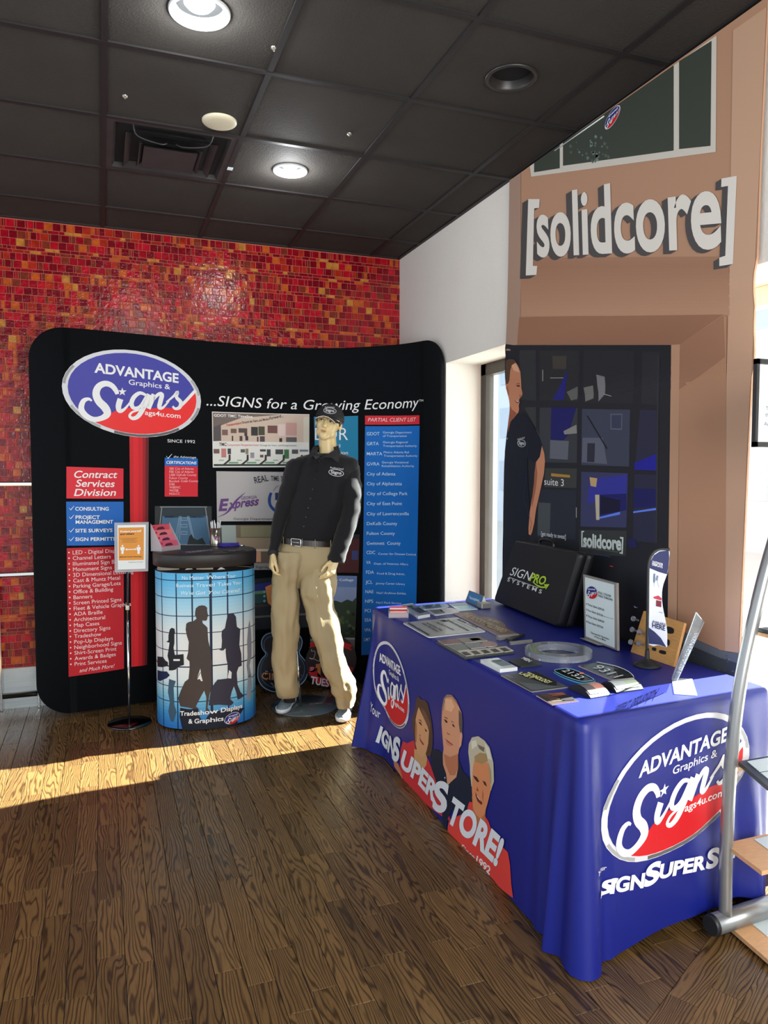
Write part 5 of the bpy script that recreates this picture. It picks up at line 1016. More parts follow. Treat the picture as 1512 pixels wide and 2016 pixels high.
pr_(S, th, P_(X3, (1080, 225), (1150, 230), (1255, 298), (1160, 308)), (22, 30, 34), 0); ptext(S, '9311', X3(870, 212), X3(1085, 312), (18, -4.4), pm(220, 224, 226), th, bold=-.002)
stroke(S, sm(P_(X3, (920, 163), (1100, 201), (1218, 253), (1266, 301)), 3, False), 1.4, pm(220, 224, 228), th, 2)
# two curved sign holders
def curved(label, pts, c1, c2):
    S = tsurf(TT); q = [S.inv(*p) for p in pts]    # near-left, near-right, far-right, far-left on the cloth
    a, b, c, d = [Vector((p.x, p.y, TT)) for p in q]
    th = thing('curved_sign', label, 'sign', tuple((a+b+c+d)/4)); N = 12; rs = []
    top = []; bot = []
    for k in range(N+1):
        t = k/N; h = .022*math.sin(math.pi*t)**.8+.003; p, r = a.lerp(b, t), d.lerp(c, t); top.append((p+up*h, r+up*h)); bot.append((p+up*.0, r+up*0))
    mb = MB(); vs = []; 
    for (p, r), (p0, r0) in zip(top, bot): vs += [p, r, r0, p0]
    fs = []
    for k in range(N):
        o = 4*k; fs += [(o, o+4, o+5, o+1), (o+3, o+2, o+6, o+7), (o, o+3, o+7, o+4), (o+1, o+5, o+6, o+2)]
    fs += [(0, 1, 2, 3), (4*N, 4*N+3, 4*N+2, 4*N+1)]
    mb.add(vs, fs, 0, False); obj('holder', mb, dkp, th)
    mb = MB()
    for i, (t0, t1, cc) in enumerate(((.1, .93, 0),)):
        vs = []; M_ = 14
        for k in range(M_+1):
            t = t0+(t1-t0)*k/M_; h = .022*math.sin(math.pi*t)**.8+.0048; p, r = a.lerp(b, t), d.lerp(c, t); vs += [p.lerp(r, .06)+up*h, p.lerp(r, .5)+up*h, p.lerp(r, .94)+up*h]
        for k in range(M_): mb.add([vs[3*k], vs[3*k+1], vs[3*k+4], vs[3*k+3]], [(0, 1, 2, 3)], 0, True); mb.add([vs[3*k+1], vs[3*k+2], vs[3*k+5], vs[3*k+4]], [(0, 1, 2, 3)], 1, True)
    obj('insert', mb, [mat('insert_%d' % c1[0], c1, rough=.35), mat('insert_%d' % c2[0], c2, rough=.35)], th)
curved('curved sign holder with grey and salmon insert, nearest the front edge', P_(X3, (655, 405), (865, 500), (1048, 470), (860, 378)), (112, 108, 108), (214, 150, 136))
curved('curved sign holder with pale green and white insert beside the salmon one', P_(X3, (945, 382), (1105, 448), (1355, 415), (1205, 350)), (196, 206, 206), (186, 204, 176))
# metal and dark bars
def bar(label, p0, p1, wd, h, m):
    a, b = onz(*p0, TT), onz(*p1, TT); d = (b-a).normalized(); n_ = Vector((-d.y, d.x, 0))*wd
    mb = MB(); quadbox(mb, a, b, n_, 0, h); return tag(obj('metal_bar', mb, m, loc=tuple((a+b)/2)), label, 'bar')
bar('short silver bar with a rounded end beside the brown nameboard', X2(1010, 538), X2(1300, 492), .022, .016, silv)
bar('slim silver bar lying nearest the acrylic ring', X2(1175, 608), X2(1500, 572), .012, .014, silv)
bar('matt black bar lying between the two silver ones', X2(1200, 560), X2(1385, 470), .026, .012, dkp)
# clear acrylic ring
rc = onz(1099, 1284, TT+.012); ar = thing('acrylic_ring', 'thick clear acrylic ring lying on the blue cloth', 'ring', (rc.x, rc.y, TT))
rl = onz(1033, 1281, TT+.012); R1 = (rc-rl).length; n = 48
obj('outer_ring', MB().rings([[(rc.x+r*math.cos(2*math.pi*k/n), rc.y+r*math.sin(2*math.pi*k/n), TT+z) for k in range(n)] for r, z in ((R1*.66, 0), (R1, 0), (R1, .026), (R1*.66, .026), (R1*.66, 0))], caps=False, smooth=False), mat('ring_acrylic', (214, 222, 234), rough=.08, trans=.75), ar)
obj('centre_disc', MB().lathe([(.0001, 0), (R1*.4, 0), (R1*.4, .006), (.0001, .006)], (rc.x, rc.y, TT), 32, caps=False), mat('disc_dark', (26, 28, 52), rough=.2), ar)
# ---- standing things
def upright(bl, br, lean, z=TT):
    a, b = onz(*bl, z), onz(*br, z); e1 = (b-a).normalized(); n_ = e1.cross(up)   # faces the viewer
    if n_.dot(CAM-a) < 0: n_ = -n_
    e2 = (up*math.cos(lean)-n_*math.sin(lean)).normalized(); s = plane(a, e1, e2); s.g = (.1, .1)
    s.a, s.e1, s.e2, s.n = a, e1, e2, e1.cross(e2).normalized(); s.flip = 1 if s.n.dot(CAM-a) > 0 else -1; s.n = s.n*s.flip; return s
def board(S, th, pts, t, m, side=None, name='panel', px=True, front=0.0):
    uv = [tuple(S.inv(*p)) for p in pts] if px else pts
    return obj(name, MB().prism(uv, lambda x, y: S.a+S.e1*x+S.e2*y+S.n*(front-t), lambda x, y: S.a+S.e1*x+S.e2*y+S.n*front, 0, 1), [m, side or m], th)
# briefcase
S = upright(X5(78, 570), X5(612, 790), math.radians(7)); 
bc = thing('sample_case', 'black carrying case with white and lime lettering leaning against the storefront picture', 'case', tuple((S.a+S.e1*.2)))
case_m = mat('case_black', (16, 17, 19), rough=.5, bump=.12, bump_s=500)
q = [S.inv(*X5(*p)) for p in ((80, 565), (612, 788), (790, 178), (255, 72))]
cpts = []
for i in range(4):
    p, c_, r_ = q[i-1], q[i], q[(i+1) % 4]; A, B2 = c_+(p-c_).normalized()*.03, c_+(r_-c_).normalized()*.03
    for j in range(5): t = j/4; cpts.append(tuple((A*(1-t)+c_*t)*(1-t)+(c_*(1-t)+B2*t)*t))
def crg(off, k):
    cx_ = sum(p[0] for p in cpts)/20; cy_ = sum(p[1] for p in cpts)/20
    return [S.a+S.e1*(cx_+(x-cx_)*k)+S.e2*(cy_+(y-cy_)*k+.012)+S.n*off for x, y in cpts]
obj('shell', MB().rings([crg(0, .965), crg(-.008, .995), crg(-.02, 1), crg(-.044, 1)], smooth=True), case_m, bc); obj('shell', MB().rings([crg(-.047, 1), crg(-.08, 1), crg(-.088, .97)], smooth=True), case_m, bc)
obj('seam', MB().rings([crg(-.043, .992), crg(-.048, .992)], caps=True), silv, bc)
SH = plane(S.a+S.n*(-.045)+S.e2*.012, S.e1, S.e2); SH.g = (.2, .3)
hp = [SH.inv(*X5(*p)) for p in ((462, 92), (470, 62), (500, 50), (555, 62), (580, 80), (578, 118))]
obj('handle', MB().tube(sm([tuple(SH.pos(p.x, p.y, 0)) for p in hp], 4, False), .008, 8), mat('handle_black', (10, 10, 11), rough=.35), bc)
S1 = Surf(lambda u, v: S.a+S.e1*u+S.e2*(v+.012), (.2, .2), S.flip)
ptext(S1, 'SIGN', X5(222, 338), X5(382, 385), (8, -15), pm(226, 228, 226), bc, 2); ptext(S1, 'PRO', X5(385, 385), X5(505, 422), (6, -14.5), pm(176, 206, 60), bc, 2, bold=.03)
stroke(S1, [X5(412, 395), X5(450, 425), X5(490, 440), X5(525, 435)], [1, 2.6, 3.2, 2.4], pm(176, 206, 60), bc, 2.5, smooth=3); poly(S1, [X5(505, 415), X5(550, 415), X5(520, 458)], pm(176, 206, 60), bc, 2.5)
stroke(S1, [X5(218, 357), X5(460, 445)], .9, pm(226, 228, 226), bc, 2); ptext(S1, 'S Y S T E M S', X5(203, 388), X5(482, 492), (2, -6.5), pm(226, 228, 226), bc, 2, bold=.01)
# price stand
S = upright(X4(150, 1412), X4(612, 1592), math.radians(5), TT+.004); ps = thing('price_stand', 'silver framed price sheet titled Full Color Table Throws', 'sign', tuple(S.a+S.e1*.08))
OUT = P_(X4, (130, 508), (600, 632), (612, 1592), (150, 1412)); INN = P_(X4, (158, 548), (568, 655), (575, 1552), (172, 1388))
board(S, ps, OUT, .012, silv, name='frame', front=0); board(S, ps, INN, .002, mat('sheet_white', (214, 228, 228), rough=.3), name='sheet', front=.0012)
fa = S.a+S.e1*.0; mb = MB(); quadbox(mb, S.a-S.e1*.0+S.n*.03+S.e1*.01, S.a+S.e1*.15+S.n*.03, -S.n*.09, 0, .003); obj('foot', mb, silv, ps)
ST_ = Surf(lambda u, v: S_a+S_e1*u+S_e2*v, (.1, .1), S.flip); S_a, S_e1, S_e2 = S.a+S.n*.0014, S.e1, S.e2
INK = pm(60, 66, 76)
badge(ST_, ps, X4(178, 765), X4(342, 775), X4(255, 672), X4(265, 862), layer=1, g=(.05, .2), deep=True, small=True)
for s, a, b, h in (('FULL COLOR', (352, 780), (530, 835), 4.2), ('TABLE THROWS', (340, 820), (552, 890), 4.2), ("6' Three Sided: $295.00", (175, 940), (430, 1030), 3.8), ("6' Four Sided: $325.00", (178, 1020), (415, 1110), 3.8), ('(Same Color or less)', (425, 1108), (560, 1148), 1.4), ("8' Three Sided: $340.00", (180, 1105), (430, 1198), 3.8), ("8' Four Sided: $375.00", (180, 1190), (418, 1278), 3.8), ('Discounts for Quantities', (245, 1345), (502, 1440), 3.6), ('of Two or More', (292, 1400), (455, 1458), 3.4)): ptext(ST_, s, X4(*a), X4(*b), h, INK, ps, 1, bold=.01, g=(.08, .15))
# feather flag
fb = onz(*X4(1035, 1808), TT); fz = lambda y: 0
ff = thing('feather_flag', 'small white and navy feather flag on a round black foot reading AVAILABLE HERE', 'flag', (fb.x, fb.y, TT))
rf = (onz(*X4(1225, 1808), TT)-fb).length
blkm = mat('black_metal', (24, 25, 26), rough=.5)
obj('foot', MB().lathe([(.0001, 0), (rf, 0), (rf*.98, .006), (rf*.6, .018), (rf*.2, .028), (.009, .034), (.009, .05), (.006, .07), (.0001, .07)], (fb.x, fb.y, TT), 28, caps=False), blkm, ff)
FS = plane(fb, (1, 0, 0), (0, 0, 1)); FS.g = (0, .3)
fn = Vector((math.cos(.35), -math.sin(.35), 0)); FS = plane(fb, fn, (0, 0, 1)); FS.g = (0, .3)
pp = [FS.inv(*X4(*p)) for p in ((1035, 1800), (1035, 1500), (1045, 1000), (1050, 500), (1062, 330), (1110, 220), (1200, 155), (1350, 155))]
obj('pole', MB().tube(sm([tuple(FS.pos(p.x, p.y, 0)) for p in pp], 5, False), [.0055]*(5*7+1), 8), blkm, ff)
rt = [(1350, 160), (1352, 260), (1340, 400), (1318, 510), (1270, 640), (1248, 760), (1250, 900), (1272, 1040), (1305, 1200), (1322, 1340), (1320, 1480), (1312, 1545)]
outl = [X4(*p) for p in [(1055, 1500), (1058, 1100), (1062, 600), (1068, 400), (1110, 260), (1200, 178), (1345, 160)]+rt[1:]+[(1200, 1510)]]
uv = [tuple(FS.inv(*p)) for p in sm(outl, 2)]
clothn = FS.nrm(0, .3)
if clothn.dot(CAM-fb) < 0: FS.flip = -1
clothn = FS.nrm(0, .3)
obj('flag_cloth', MB().prism(uv, lambda x, y: FS.f(x, y)-clothn*.001, lambda x, y: FS.f(x, y)+clothn*.0006), mat('flag_white', (216, 218, 222), rough=.7), ff)
NAV = pm(34, 40, 84); FS.flip = FS.flip
poly(FS, [X4(*p) for p in [(1068, 420), (1080, 330), (1130, 240), (1210, 185), (1342, 168), (1348, 280), (1335, 420), (1314, 508), (1200, 475)]], NAV, ff, 0.5, label='navy top of the flag'); poly(FS, [X4(*p) for p in [(1058, 1260), (1150, 1330), (1230, 1410), (1290, 1510), (1308, 1542), (1200, 1505), (1058, 1492)]], NAV, ff, 0.5, label='navy foot of the flag')
ptext(FS, 'OUTDOOR', X4(1110, 345), X4(1258, 385), 4.2, WH, ff, 1.5, bold=.02); ptext(FS, 'DISPLAYS', X4(1106, 378), X4(1252, 422), 4.2, WH, ff, 1.5, bold=.02); ptext(FS, 'AVAILABLE', X4(1108, 1190), X4(1298, 1238), 4.4, NAV, ff, 1.5, bold=.02); ptext(FS, 'HERE', X4(1106, 1258), X4(1290, 1308), 9, NAV, ff, 1.5, bold=.03)
poly(FS, P_(X4, (1125, 500), (1150, 495), (1148, 600), (1128, 640), (1120, 600)), pm(90, 110, 130), ff, 1); poly(FS, P_(X4, (1170, 520), (1195, 530), (1185, 600), (1155, 590)), pm(110, 124, 140), ff, 1); stroke(FS, P_(X4, (1150, 590), (1130, 680)), .8, pm(150, 156, 160), ff, 1); stroke(FS, P_(X4, (1175, 595), (1205, 700)), .8, pm(150, 156, 160), ff, 1)
poly(FS, P_(X4, (1122, 828), (1195, 808), (1245, 850), (1238, 880), (1130, 850)), pm(176, 50, 64), ff, 1); poly(FS, P_(X4, (1162, 872), (1238, 890), (1235, 975), (1160, 960)), pm(110, 30, 44), ff, 1); ptext(FS, 'Canopy', X4(1200, 1050), X4(1255, 1058), 2, INK, ff, 1)
# bamboo nameplate board with clear pegs
S = upright(C6(565, 782), C6(862, 885), math.radians(20)); bb = thing('bamboo_board', 'leaning bamboo sample board with black slots and clear pegs', 'board', tuple(S.a+S.e1*.1))
bam = mat('bamboo', (196, 146, 84), rough=.4, noise_s=30, noise_a=.15, strech=(1, 1, 8))
board(S, bb, P_(C6, (565, 782), (862, 885), (936, 582), (800, 540), (720, 505), (655, 500)), .012, bam, mat('bamboo_edge', (176, 124, 66)), name='board')
BS_ = Surf(lambda u, v: S2_a+S2_1*u+S2_2*v, (.1, .1), S.flip); S2_a, S2_1, S2_2, S2n = S.a, S.e1, S.e2, S.n
for P in ([(818, 608), (862, 622), (860, 655), (815, 650)], [(815, 695), (836, 705), (832, 738), (812, 732)], [(768, 770), (808, 778), (806, 800), (766, 790)], [(716, 752), (742, 756), (740, 776), (716, 770)]): poly(BS_, sm([C6(*p) for p in P], 3), pm(20, 20, 22), bb, 0, name='slot', g=(.1, .1))
for x, y in ((618, 565), (610, 640), (660, 658), (600, 725), (655, 735)):
    p = BS_.inv(*C6(x, y), (.05, .1)); o_ = BS_.f(p.x, p.y); mb = MB(); t_ = S2n
    mb.tube([o_, o_+t_*.02, o_+t_*.022, o_+t_*.03], [.0045, .0045, .011, .011], 12); obj('peg', mb, mat('ring_acrylic', (214, 222, 234)), bb)
# clear slanted sign holder
S = upright(C6(835, 950), C6(880, 1000), math.radians(18)); ah = thing('acrylic_stand', 'clear slanted acrylic sign stand at the right end of the table', 'stand', tuple(S.a))
a = onz(*C6(835, 955), TT+.03); b = onz(*C6(868, 1072), TT+.0); c = onz(*C6(1025, 1085), TT); d = onz(*C6(985, 972), TT)
bl, br = onz(*C6(845, 1040), TT), onz(*C6(868, 1072), TT)
base_f = [onz(*C6(x, y), TT+.001) for x, y in ((848, 968), (866, 1072), (1024, 1084), (990, 972))]
mb = MB(); mb.add([p for p in base_f]+[p+up*.003 for p in base_f], [(0, 3, 2, 1), (4, 5, 6, 7), (0, 1, 5, 4), (1, 2, 6, 5), (2, 3, 7, 6), (3, 0, 4, 7)]); obj('base', mb, clr, ah)
e = (base_f[1]-base_f[0]).normalized(); S = plane(base_f[0], e, (up*math.cos(.45)+Vector((e.y, -e.x, 0))*(-.43)).normalized()); S.g = (.05, .1)
S.a, S.e1, S.e2 = base_f[0]+up*.003, e, (up*math.cos(.45)+Vector((-e.y, e.x, 0))*-.0+Vector((1, 0, 0))*.35).normalized(); S = Surf(lambda u, v, A=S.a, E=S.e1, G_=S.e2: A+E*u+G_*v, (.05, .1)); nn = S.nrm(0, 0)
if nn.dot(CAM-base_f[0]) < 0: S.flip = -1; nn = -nn
uv = [tuple(S.inv(*C6(*p))) for p in ((850, 968), (880, 985), (1068, 575), (1015, 508))]; uv[0] = (uv[0][0], max(0, uv[0][1])); uv[1] = (uv[1][0], max(0, uv[1][1]))
obj('sign_panel', MB().prism(uv, lambda x, y: S.f(x, y)-nn*.003, lambda x, y: S.f(x, y)), clr, ah)
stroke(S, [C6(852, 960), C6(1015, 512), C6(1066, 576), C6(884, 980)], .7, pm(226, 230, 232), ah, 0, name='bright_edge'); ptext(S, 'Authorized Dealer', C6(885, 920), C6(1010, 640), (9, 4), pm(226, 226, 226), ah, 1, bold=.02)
# Reception desk sign
S = upright(X1(1180, 178), X1(1402, 272), math.radians(28)); rs_ = thing('desk_sign', 'silver wedge desk sign with a blue face reading Reception', 'sign', tuple(S.a+S.e1*.05))
F4 = P_(X1, (1180, 178), (1402, 272), (1452, 98), (1238, 15)); board(S, rs_, F4, .008, silv, name='body'); 
SR = Surf(lambda u, v, A=S.a+S.n*.0005, E=S.e1, G_=S.e2: A+E*u+G_*v, (.05, .05), S.flip)
poly(SR, P_(X1, (1200, 172), (1390, 252), (1438, 105), (1245, 28)), pm(70, 128, 178), rs_, 0, name='blue_face'); ptext(SR, 'Reception', X1(1250, 145), X1(1392, 190), 5.5, pm(220, 230, 240), rs_, 1, bold=.02)
uv = [SR.inv(*X1(1452, 98)), SR.inv(*X1(1402, 272))]; p1, p0 = SR.f(*uv[0]), SR.f(*uv[1]); bkk = p0-S.n*.05; bkk.z = TT
mb = MB(); k_ = S.e1*.006; mb.add([p0, p1, bkk, p0+k_, p1+k_, bkk+k_], [(0, 1, 2), (5, 4, 3), (0, 3, 4, 1), (1, 4, 5, 2), (2, 5, 3, 0)]); obj('side_cheek', mb, whp, rs_)
tag(obj('desk_clip', MB().box((1.93, 3.62, TT), (1.99, 3.68, TT+.03)), silv, bevel=.004), 'small silver block behind the Reception sign', 'block')
# ================================================================== ceiling fittings
def at_c(x, y): p = onz(x, y, CZ); return p
wtrim = mat('lamp_trim', (206, 210, 210), rough=.35); refl = mat('lamp_reflector', (190, 200, 204), rough=.2, metal=.8)
def downlight(name, label, c, r, lit, trimm, inner):
    th = thing(name, label, 'ceiling light', (c[0], c[1], CZ-.004), )
    obj('trim', MB().lathe([(r*.9, CZ+.012), (r*.9, CZ-.002), (r*1.02, CZ-.006), (r*1.07, CZ-.001), (r*1.07, CZ+.004), (r*.93, CZ+.012)], (c[0], c[1], 0), 36, caps=False), trimm, th)
    obj('reflector', MB().lathe([(r*.9, CZ+.004), (r*.82, CZ+.03), (r*.72, CZ+.07), (.0001, CZ+.075)], (c[0], c[1], 0), 36, caps=False), inner, th)
    if lit:
        b = obj('bulb', MB().lathe([(.0001, CZ+.012), (r*.4, CZ+.016), (r*.58, CZ+.034), (r*.5, CZ+.056), (.0001, CZ+.06)], (c[0], c[1], 0), 28, caps=False), mat('bulb_glow', (232, 244, 255), emit=14), th)
        l = bpy.data.lights.new('lamp_light', 'POINT'); l.energy = lit*.4; l.shadow_soft_size = .045; l.color = (.95, .98, 1.0)
        lo = bpy.data.objects.new('lamp_light', l); COL.objects.link(lo); lo.parent = th; lo.location = (0, 0, -.055)
    return th
downlight('downlight', 'lit recessed downlight nearest the top edge of the photo', (GX+T/2, GY-T/2), .098, 26, wtrim, refl)
downlight('downlight', 'lit recessed downlight farther back, toward the mosaic wall', (GX+1.5*T, GY+1.5*T), .085, 26, wtrim, refl)
downlight('downlight', 'unlit black recessed can light near the storefront picture', (GX+2.5*T, GY-T/2), .098, 0, mat('can_black', (40, 37, 36), rough=.4), mat('can_inner', (46, 42, 40), rough=.35))
c = at_c(432, 240); tag(obj('sprinkler_cover', MB().lathe([(.0001, CZ-.012), (.05, CZ-.011), (.072, CZ-.007), (.077, CZ-.001), (.077, CZ+.006)], (c.x, c.y, 0), 36, caps=False), mat('cream_plastic', (214, 206, 180), rough=.5)), 'round cream cover plate on the dark ceiling panel', 'cover plate')
scm = mat('sprinkler_metal', (150, 145, 135), rough=.3, metal=.8)
for (x, y), lb in (((246, 191), 'left of the cream cover plate'), ((688, 265), 'right of the farther downlight'), ((539, 96), 'beside the nearest lit downlight')):
    c = at_c(x, y); tag(obj('fire_sprinkler', MB().lathe([(.0001, CZ-.008), (.004, CZ-.008), (.004, CZ-.003), (.011, CZ-.001), (.012, CZ+.006)], (c.x, c.y, 0), 16, caps=False), scm), 'tiny metal ceiling sprinkler head '+lb, 'sprinkler')
c = at_c(453, 331); tag(obj('paper_tag', MB().box((c.x-.014, c.y-.018, CZ-.004), (c.x+.014, c.y+.018, CZ-.0025)), mat('sheet_white', (214, 228, 228))), 'small white tag stuck on the ceiling bar by the air vent', 'tag')
# air vent: square diffuser with nested dropped louvres
vt = thing('air_vent', 'dusty black square air vent with nested louvres hanging slightly open', 'vent', (GX+T/2, GY+1.5*T, CZ)); vc = (GX+T/2, GY+1.5*T)
vm = mat('vent_black', (44, 42, 43), rough=.55, noise_s=9, noise_a=.3)
def sq(h, z, dy=0): return [(vc[0]-h, vc[1]-h+dy, z), (vc[0]+h, vc[1]-h+dy, z), (vc[0]+h, vc[1]+h+dy, z), (vc[0]-h, vc[1]+h+dy, z)]
obj('frame', MB().rings([sq(.297, CZ+.012), sq(.297, CZ-.001), sq(.265, CZ+.001), sq(.235, CZ+.05), sq(.24, CZ+.09)], smooth=False, caps=False), vm, vt)
obj('back', MB().box((vc[0]-.28, vc[1]-.28, CZ+.022), (vc[0]+.28, vc[1]+.28, CZ+.028)), mat('plenum', (12, 12, 12)), vt)
for h0, z0 in ((.215, .0), (.15, -.012)):
    obj('louvre', MB().rings([sq(h0, CZ+z0-.004, .02), sq(h0-.03, CZ+z0+.016, .02), sq(h0-.034, CZ+z0+.016, .02), sq(h0-.004, CZ+z0-.008, .02)], smooth=False, caps=False), vm, vt)
obj('centre_plate', MB().rings([sq(.125, CZ-.022, .03), sq(.10, CZ-.014, .03), sq(.1, CZ-.01, .03), sq(.125, CZ-.016, .03)], smooth=False, caps=True), vm, vt)
for s_ in (-1, 1): obj('wire', MB().tube(sm([(vc[0]+s_*.18, vc[1]-.25, CZ+.015), (vc[0]+s_*.16, vc[1]-.2, CZ-.02), (vc[0]+s_*.06, vc[1]-.17, CZ-.03), (vc[0]+s_*.02, vc[1]-.14, CZ-.01)], 5, False), .0035, 6), vm, vt)
# oval sticker where ceiling meets the picture
s_ = plane((MX-.0032, 0, 0), (0, -1, 0), (0, 0, 1)); s_.g = (-2.7, 2.9)
p = s_.inv(1206, 232); st = thing('sign_badge', 'small oval red, white and blue badge high on the storefront picture', 'badge', (MX-.004, -p.x, p.y))
badge(s_, st, (1191, 246), (1221, 217), (1210, 212), (1203, 250), layer=0, deep=True, small=True)
tag(obj('white_strip', MB().tube([s_.pos(*s_.inv(1093, 297), .003), s_.pos(*s_.inv(1190, 229), .003)], .0028, 6), mat('sheet_white', (214, 228, 228))), 'thin white cable running along the ceiling line to the oval badge', 'cable')

# ================================================================== things on the oval counter
KZ = 1.0316
def ck(x, y): return onz(x, y, KZ)
QQ = Q
pc = ck(*QQ(903, 402)); cu = thing('pen_cup', 'brushed steel cup full of white pens on the oval counter', 'cup', (pc.x, pc.y, KZ))
obj('cup', MB().lathe([(.0001, 0), (.037, 0), (.038, .005), (.038, .118), (.0355, .118), (.0355, .006), (.0001, .006)], (pc.x, pc.y, KZ), 32, caps=False), mat('cup_steel', (172, 166, 150), rough=.22, metal=.9), cu)
for k in range(9):
    a = k*.7; bx = Vector((pc.x+.012*math.cos(a), pc.y+.012*math.sin(a), KZ+.008)); tx = Vector((pc.x+.03*math.cos(a+.3), pc.y+.03*math.sin(a+.3), KZ+.15+.008*(k % 3)))
    obj('pen', MB().tube([bx, bx.lerp(tx, .93), bx.lerp(tx, .95), tx], [.0042, .0042, .0034, .002], 8), mat('pen_white', (226, 226, 224), rough=.3), cu)
poly(Surf(lambda u, v: Vector((pc.x+.0385*math.sin(u/.0385), pc.y-.0385*math.cos(u/.0385), KZ+v)), (0, .05), 1), [(-.012, .05), (0, .038), (.014, .046), (.014, .064), (0, .07), (-.012, .064)], pm(140, 60, 130), cu, 0, px=False, name='sticker')
# card rack with coloured leaflets
a, b = ck(*QQ(455, 447)), ck(*QQ(612, 428)); e1 = (b-a).normalized(); bk = Vector((-e1.y, e1.x, 0)); lr = thing('leaflet_holder', 'clear tiered holder of pink car leaflets on the oval counter', 'leaflet holder', tuple((a+b)/2))
w_ = (b-a).length; mb = MB(); quadbox(mb, a, b, bk*.09, 0, .003); quadbox(mb, a, b, bk*.003, .003, .028); 
for t in (0, w_-.003): mb.add([a+e1*t, a+e1*t+bk*.09, a+e1*t+bk*.09+up*.165, a+e1*t+up*.03, a+e1*(t+.003), a+e1*(t+.003)+bk*.09, a+e1*(t+.003)+bk*.09+up*.165, a+e1*(t+.003)+up*.03], [(0, 1, 2, 3), (7, 6, 5, 4), (0, 3, 7, 4), (3, 2, 6, 7)])
obj('rack', mb, clr, lr)
for k in range(4):
    o = a+bk*(.008+k*.021)+up*.004+e1*.005; h = .055+k*.032; mb = MB(); ee = e1*(w_-.01); mb.add([o, o+ee, o+ee+bk*.016+up*h, o+bk*.016+up*h, o+bk*.004, o+ee+bk*.004, o+ee+bk*.02+up*h, o+bk*.02+up*h], [(0, 1, 2, 3), (7, 6, 5, 4), (3, 2, 6, 7), (0, 3, 7, 4), (1, 5, 6, 2)])
    c = [(214, 96, 120), (226, 120, 140), (232, 128, 132), (214, 84, 98)][k]; obj('leaflet', mb, pm(*c), lr)
    SL = Surf(lambda u, v, o=o: o+e1*u+(bk*.016+up*h).normalized()*v, (.05, h*.8)); SL.flip = 1 if SL.nrm(0, 0).dot(CAM-o) > 0 else -1
    hh_ = Vector((0, .016, h)).length
    poly(SL, [(.035, hh_-.026), (.05, hh_-.016), (.085, hh_-.013), (.1, hh_-.022), (.1, hh_-.029), (.04, hh_-.031)], pm(90, 40, 64), lr, 0, px=False, name='printed_car'); poly(SL, [(.008, hh_-.02), (.022, hh_-.02), (.022, hh_-.008), (.008, hh_-.008)], pm(190, 40, 60), lr, 0, px=False)
# flat leaflets and coiled lanyard on the counter
SK_ = tsurf(KZ); SK_.g = (.5, 4.6)
def flat(name, label, cat, pts, c):
    uv = [tuple(SK_.inv(*p)) for p in pts]; aa = sum(uv[i][0]*uv[(i+1) % len(uv)][1]-uv[(i+1) % len(uv)][0]*uv[i][1] for i in range(len(uv))); uv = uv if aa > 0 else uv[::-1]; cc = (sum(p[0] for p in uv)/len(uv), sum(p[1] for p in uv)/len(uv))
    th = thing(name, label, cat, (cc[0], cc[1], KZ)); obj('sheet', MB().prism(uv, lambda x, y: (x, y, KZ), lambda x, y: (x, y, KZ+.002)), pm(*c), th); return th
S_k = tsurf(KZ+.002); S_k.g = (.5, 4.6)
th = flat('leaflet', 'dark leaflet with white print lying on the oval counter', 'leaflet', P_(QQ, (590, 445), (905, 418), (925, 445), (640, 470)), (60, 58, 70)); ptext(S_k, 'TRADESHOW', QQ(650, 462), QQ(880, 440), 2.6, pm(190, 190, 180), th, bold=.02)
th = flat('card', 'small black card with white lettering in front of the lanyard', 'card', P_(QQ, (960, 440), (1120, 430), (1150, 440), (1010, 452)), (30, 30, 32)); ptext(S_k, 'Signs', QQ(1010, 446), QQ(1110, 438), 1.6, pm(170, 170, 170), th)
lc = ck(*QQ(1010, 405)); pts = []
for k in range(72): a = k*.26; r = .05+.006*math.sin(k*1.7); pts.append((lc.x+r*1.15*math.cos(a), lc.y+r*.7*math.sin(a), KZ+.004+.006*(k/24)))
ly = thing('lanyard', 'coiled purple lanyard with a silver clip on the oval counter', 'lanyard', (lc.x, lc.y, KZ)); obj('cord', MB().tube(pts, .0045, 6), mat('lanyard_purple', (54, 44, 150), rough=.7), ly); obj('clip', MB().tube([(lc.x+.055, lc.y, KZ+.006), (lc.x+.085, lc.y-.01, KZ+.006), (lc.x+.1, lc.y-.004, KZ+.006)], [.004, .006, .003], 8), chrome, ly)

# ================================================================== pole sign
pb_ = onz(255, 1424, 0); sp = thing('pole_sign', 'slim chrome pole stand holding an orange notice in a clear sleeve', 'sign', (pb_.x, pb_.y, 0))
obj('base', MB().lathe([(.0001, 0), (.124, 0), (.126, .004), (.124, .008), (.05, .014), (.012, .018), (.0001, .018)], (pb_.x, pb_.y, 0), 40, caps=False), mat('chrome_dark', (90, 92, 92), rough=.15, metal=1), sp)
obj('pole', MB().tube([(pb_.x, pb_.y, .015), (pb_.x, pb_.y, .62), (pb_.x, pb_.y, .62), (pb_.x+.006, pb_.y, .93)], [.0065, .0065, .005, .005], 12), chrome, sp)
zc_ = ony(256, 1196, pb_.y).z; obj('collar', MB().lathe([(.0075, -.014), (.011, -.012), (.011, .012), (.0075, .014)], (pb_.x, pb_.y, zc_), 16), mat('cream_plastic', (214, 206, 180)), sp)
PSf = plane((0, pb_.y-.012, 0), (1, 0, 0), (0, 0, 1)); C3b = C3
def slabv(pts, y0, y1, m, nm):
    uv = [tuple(PSf.inv(*p)) for p in pts]; return obj(nm, MB().prism(uv, lambda x, y: (x, y1, y), lambda x, y: (x, y0, y)), m, sp)
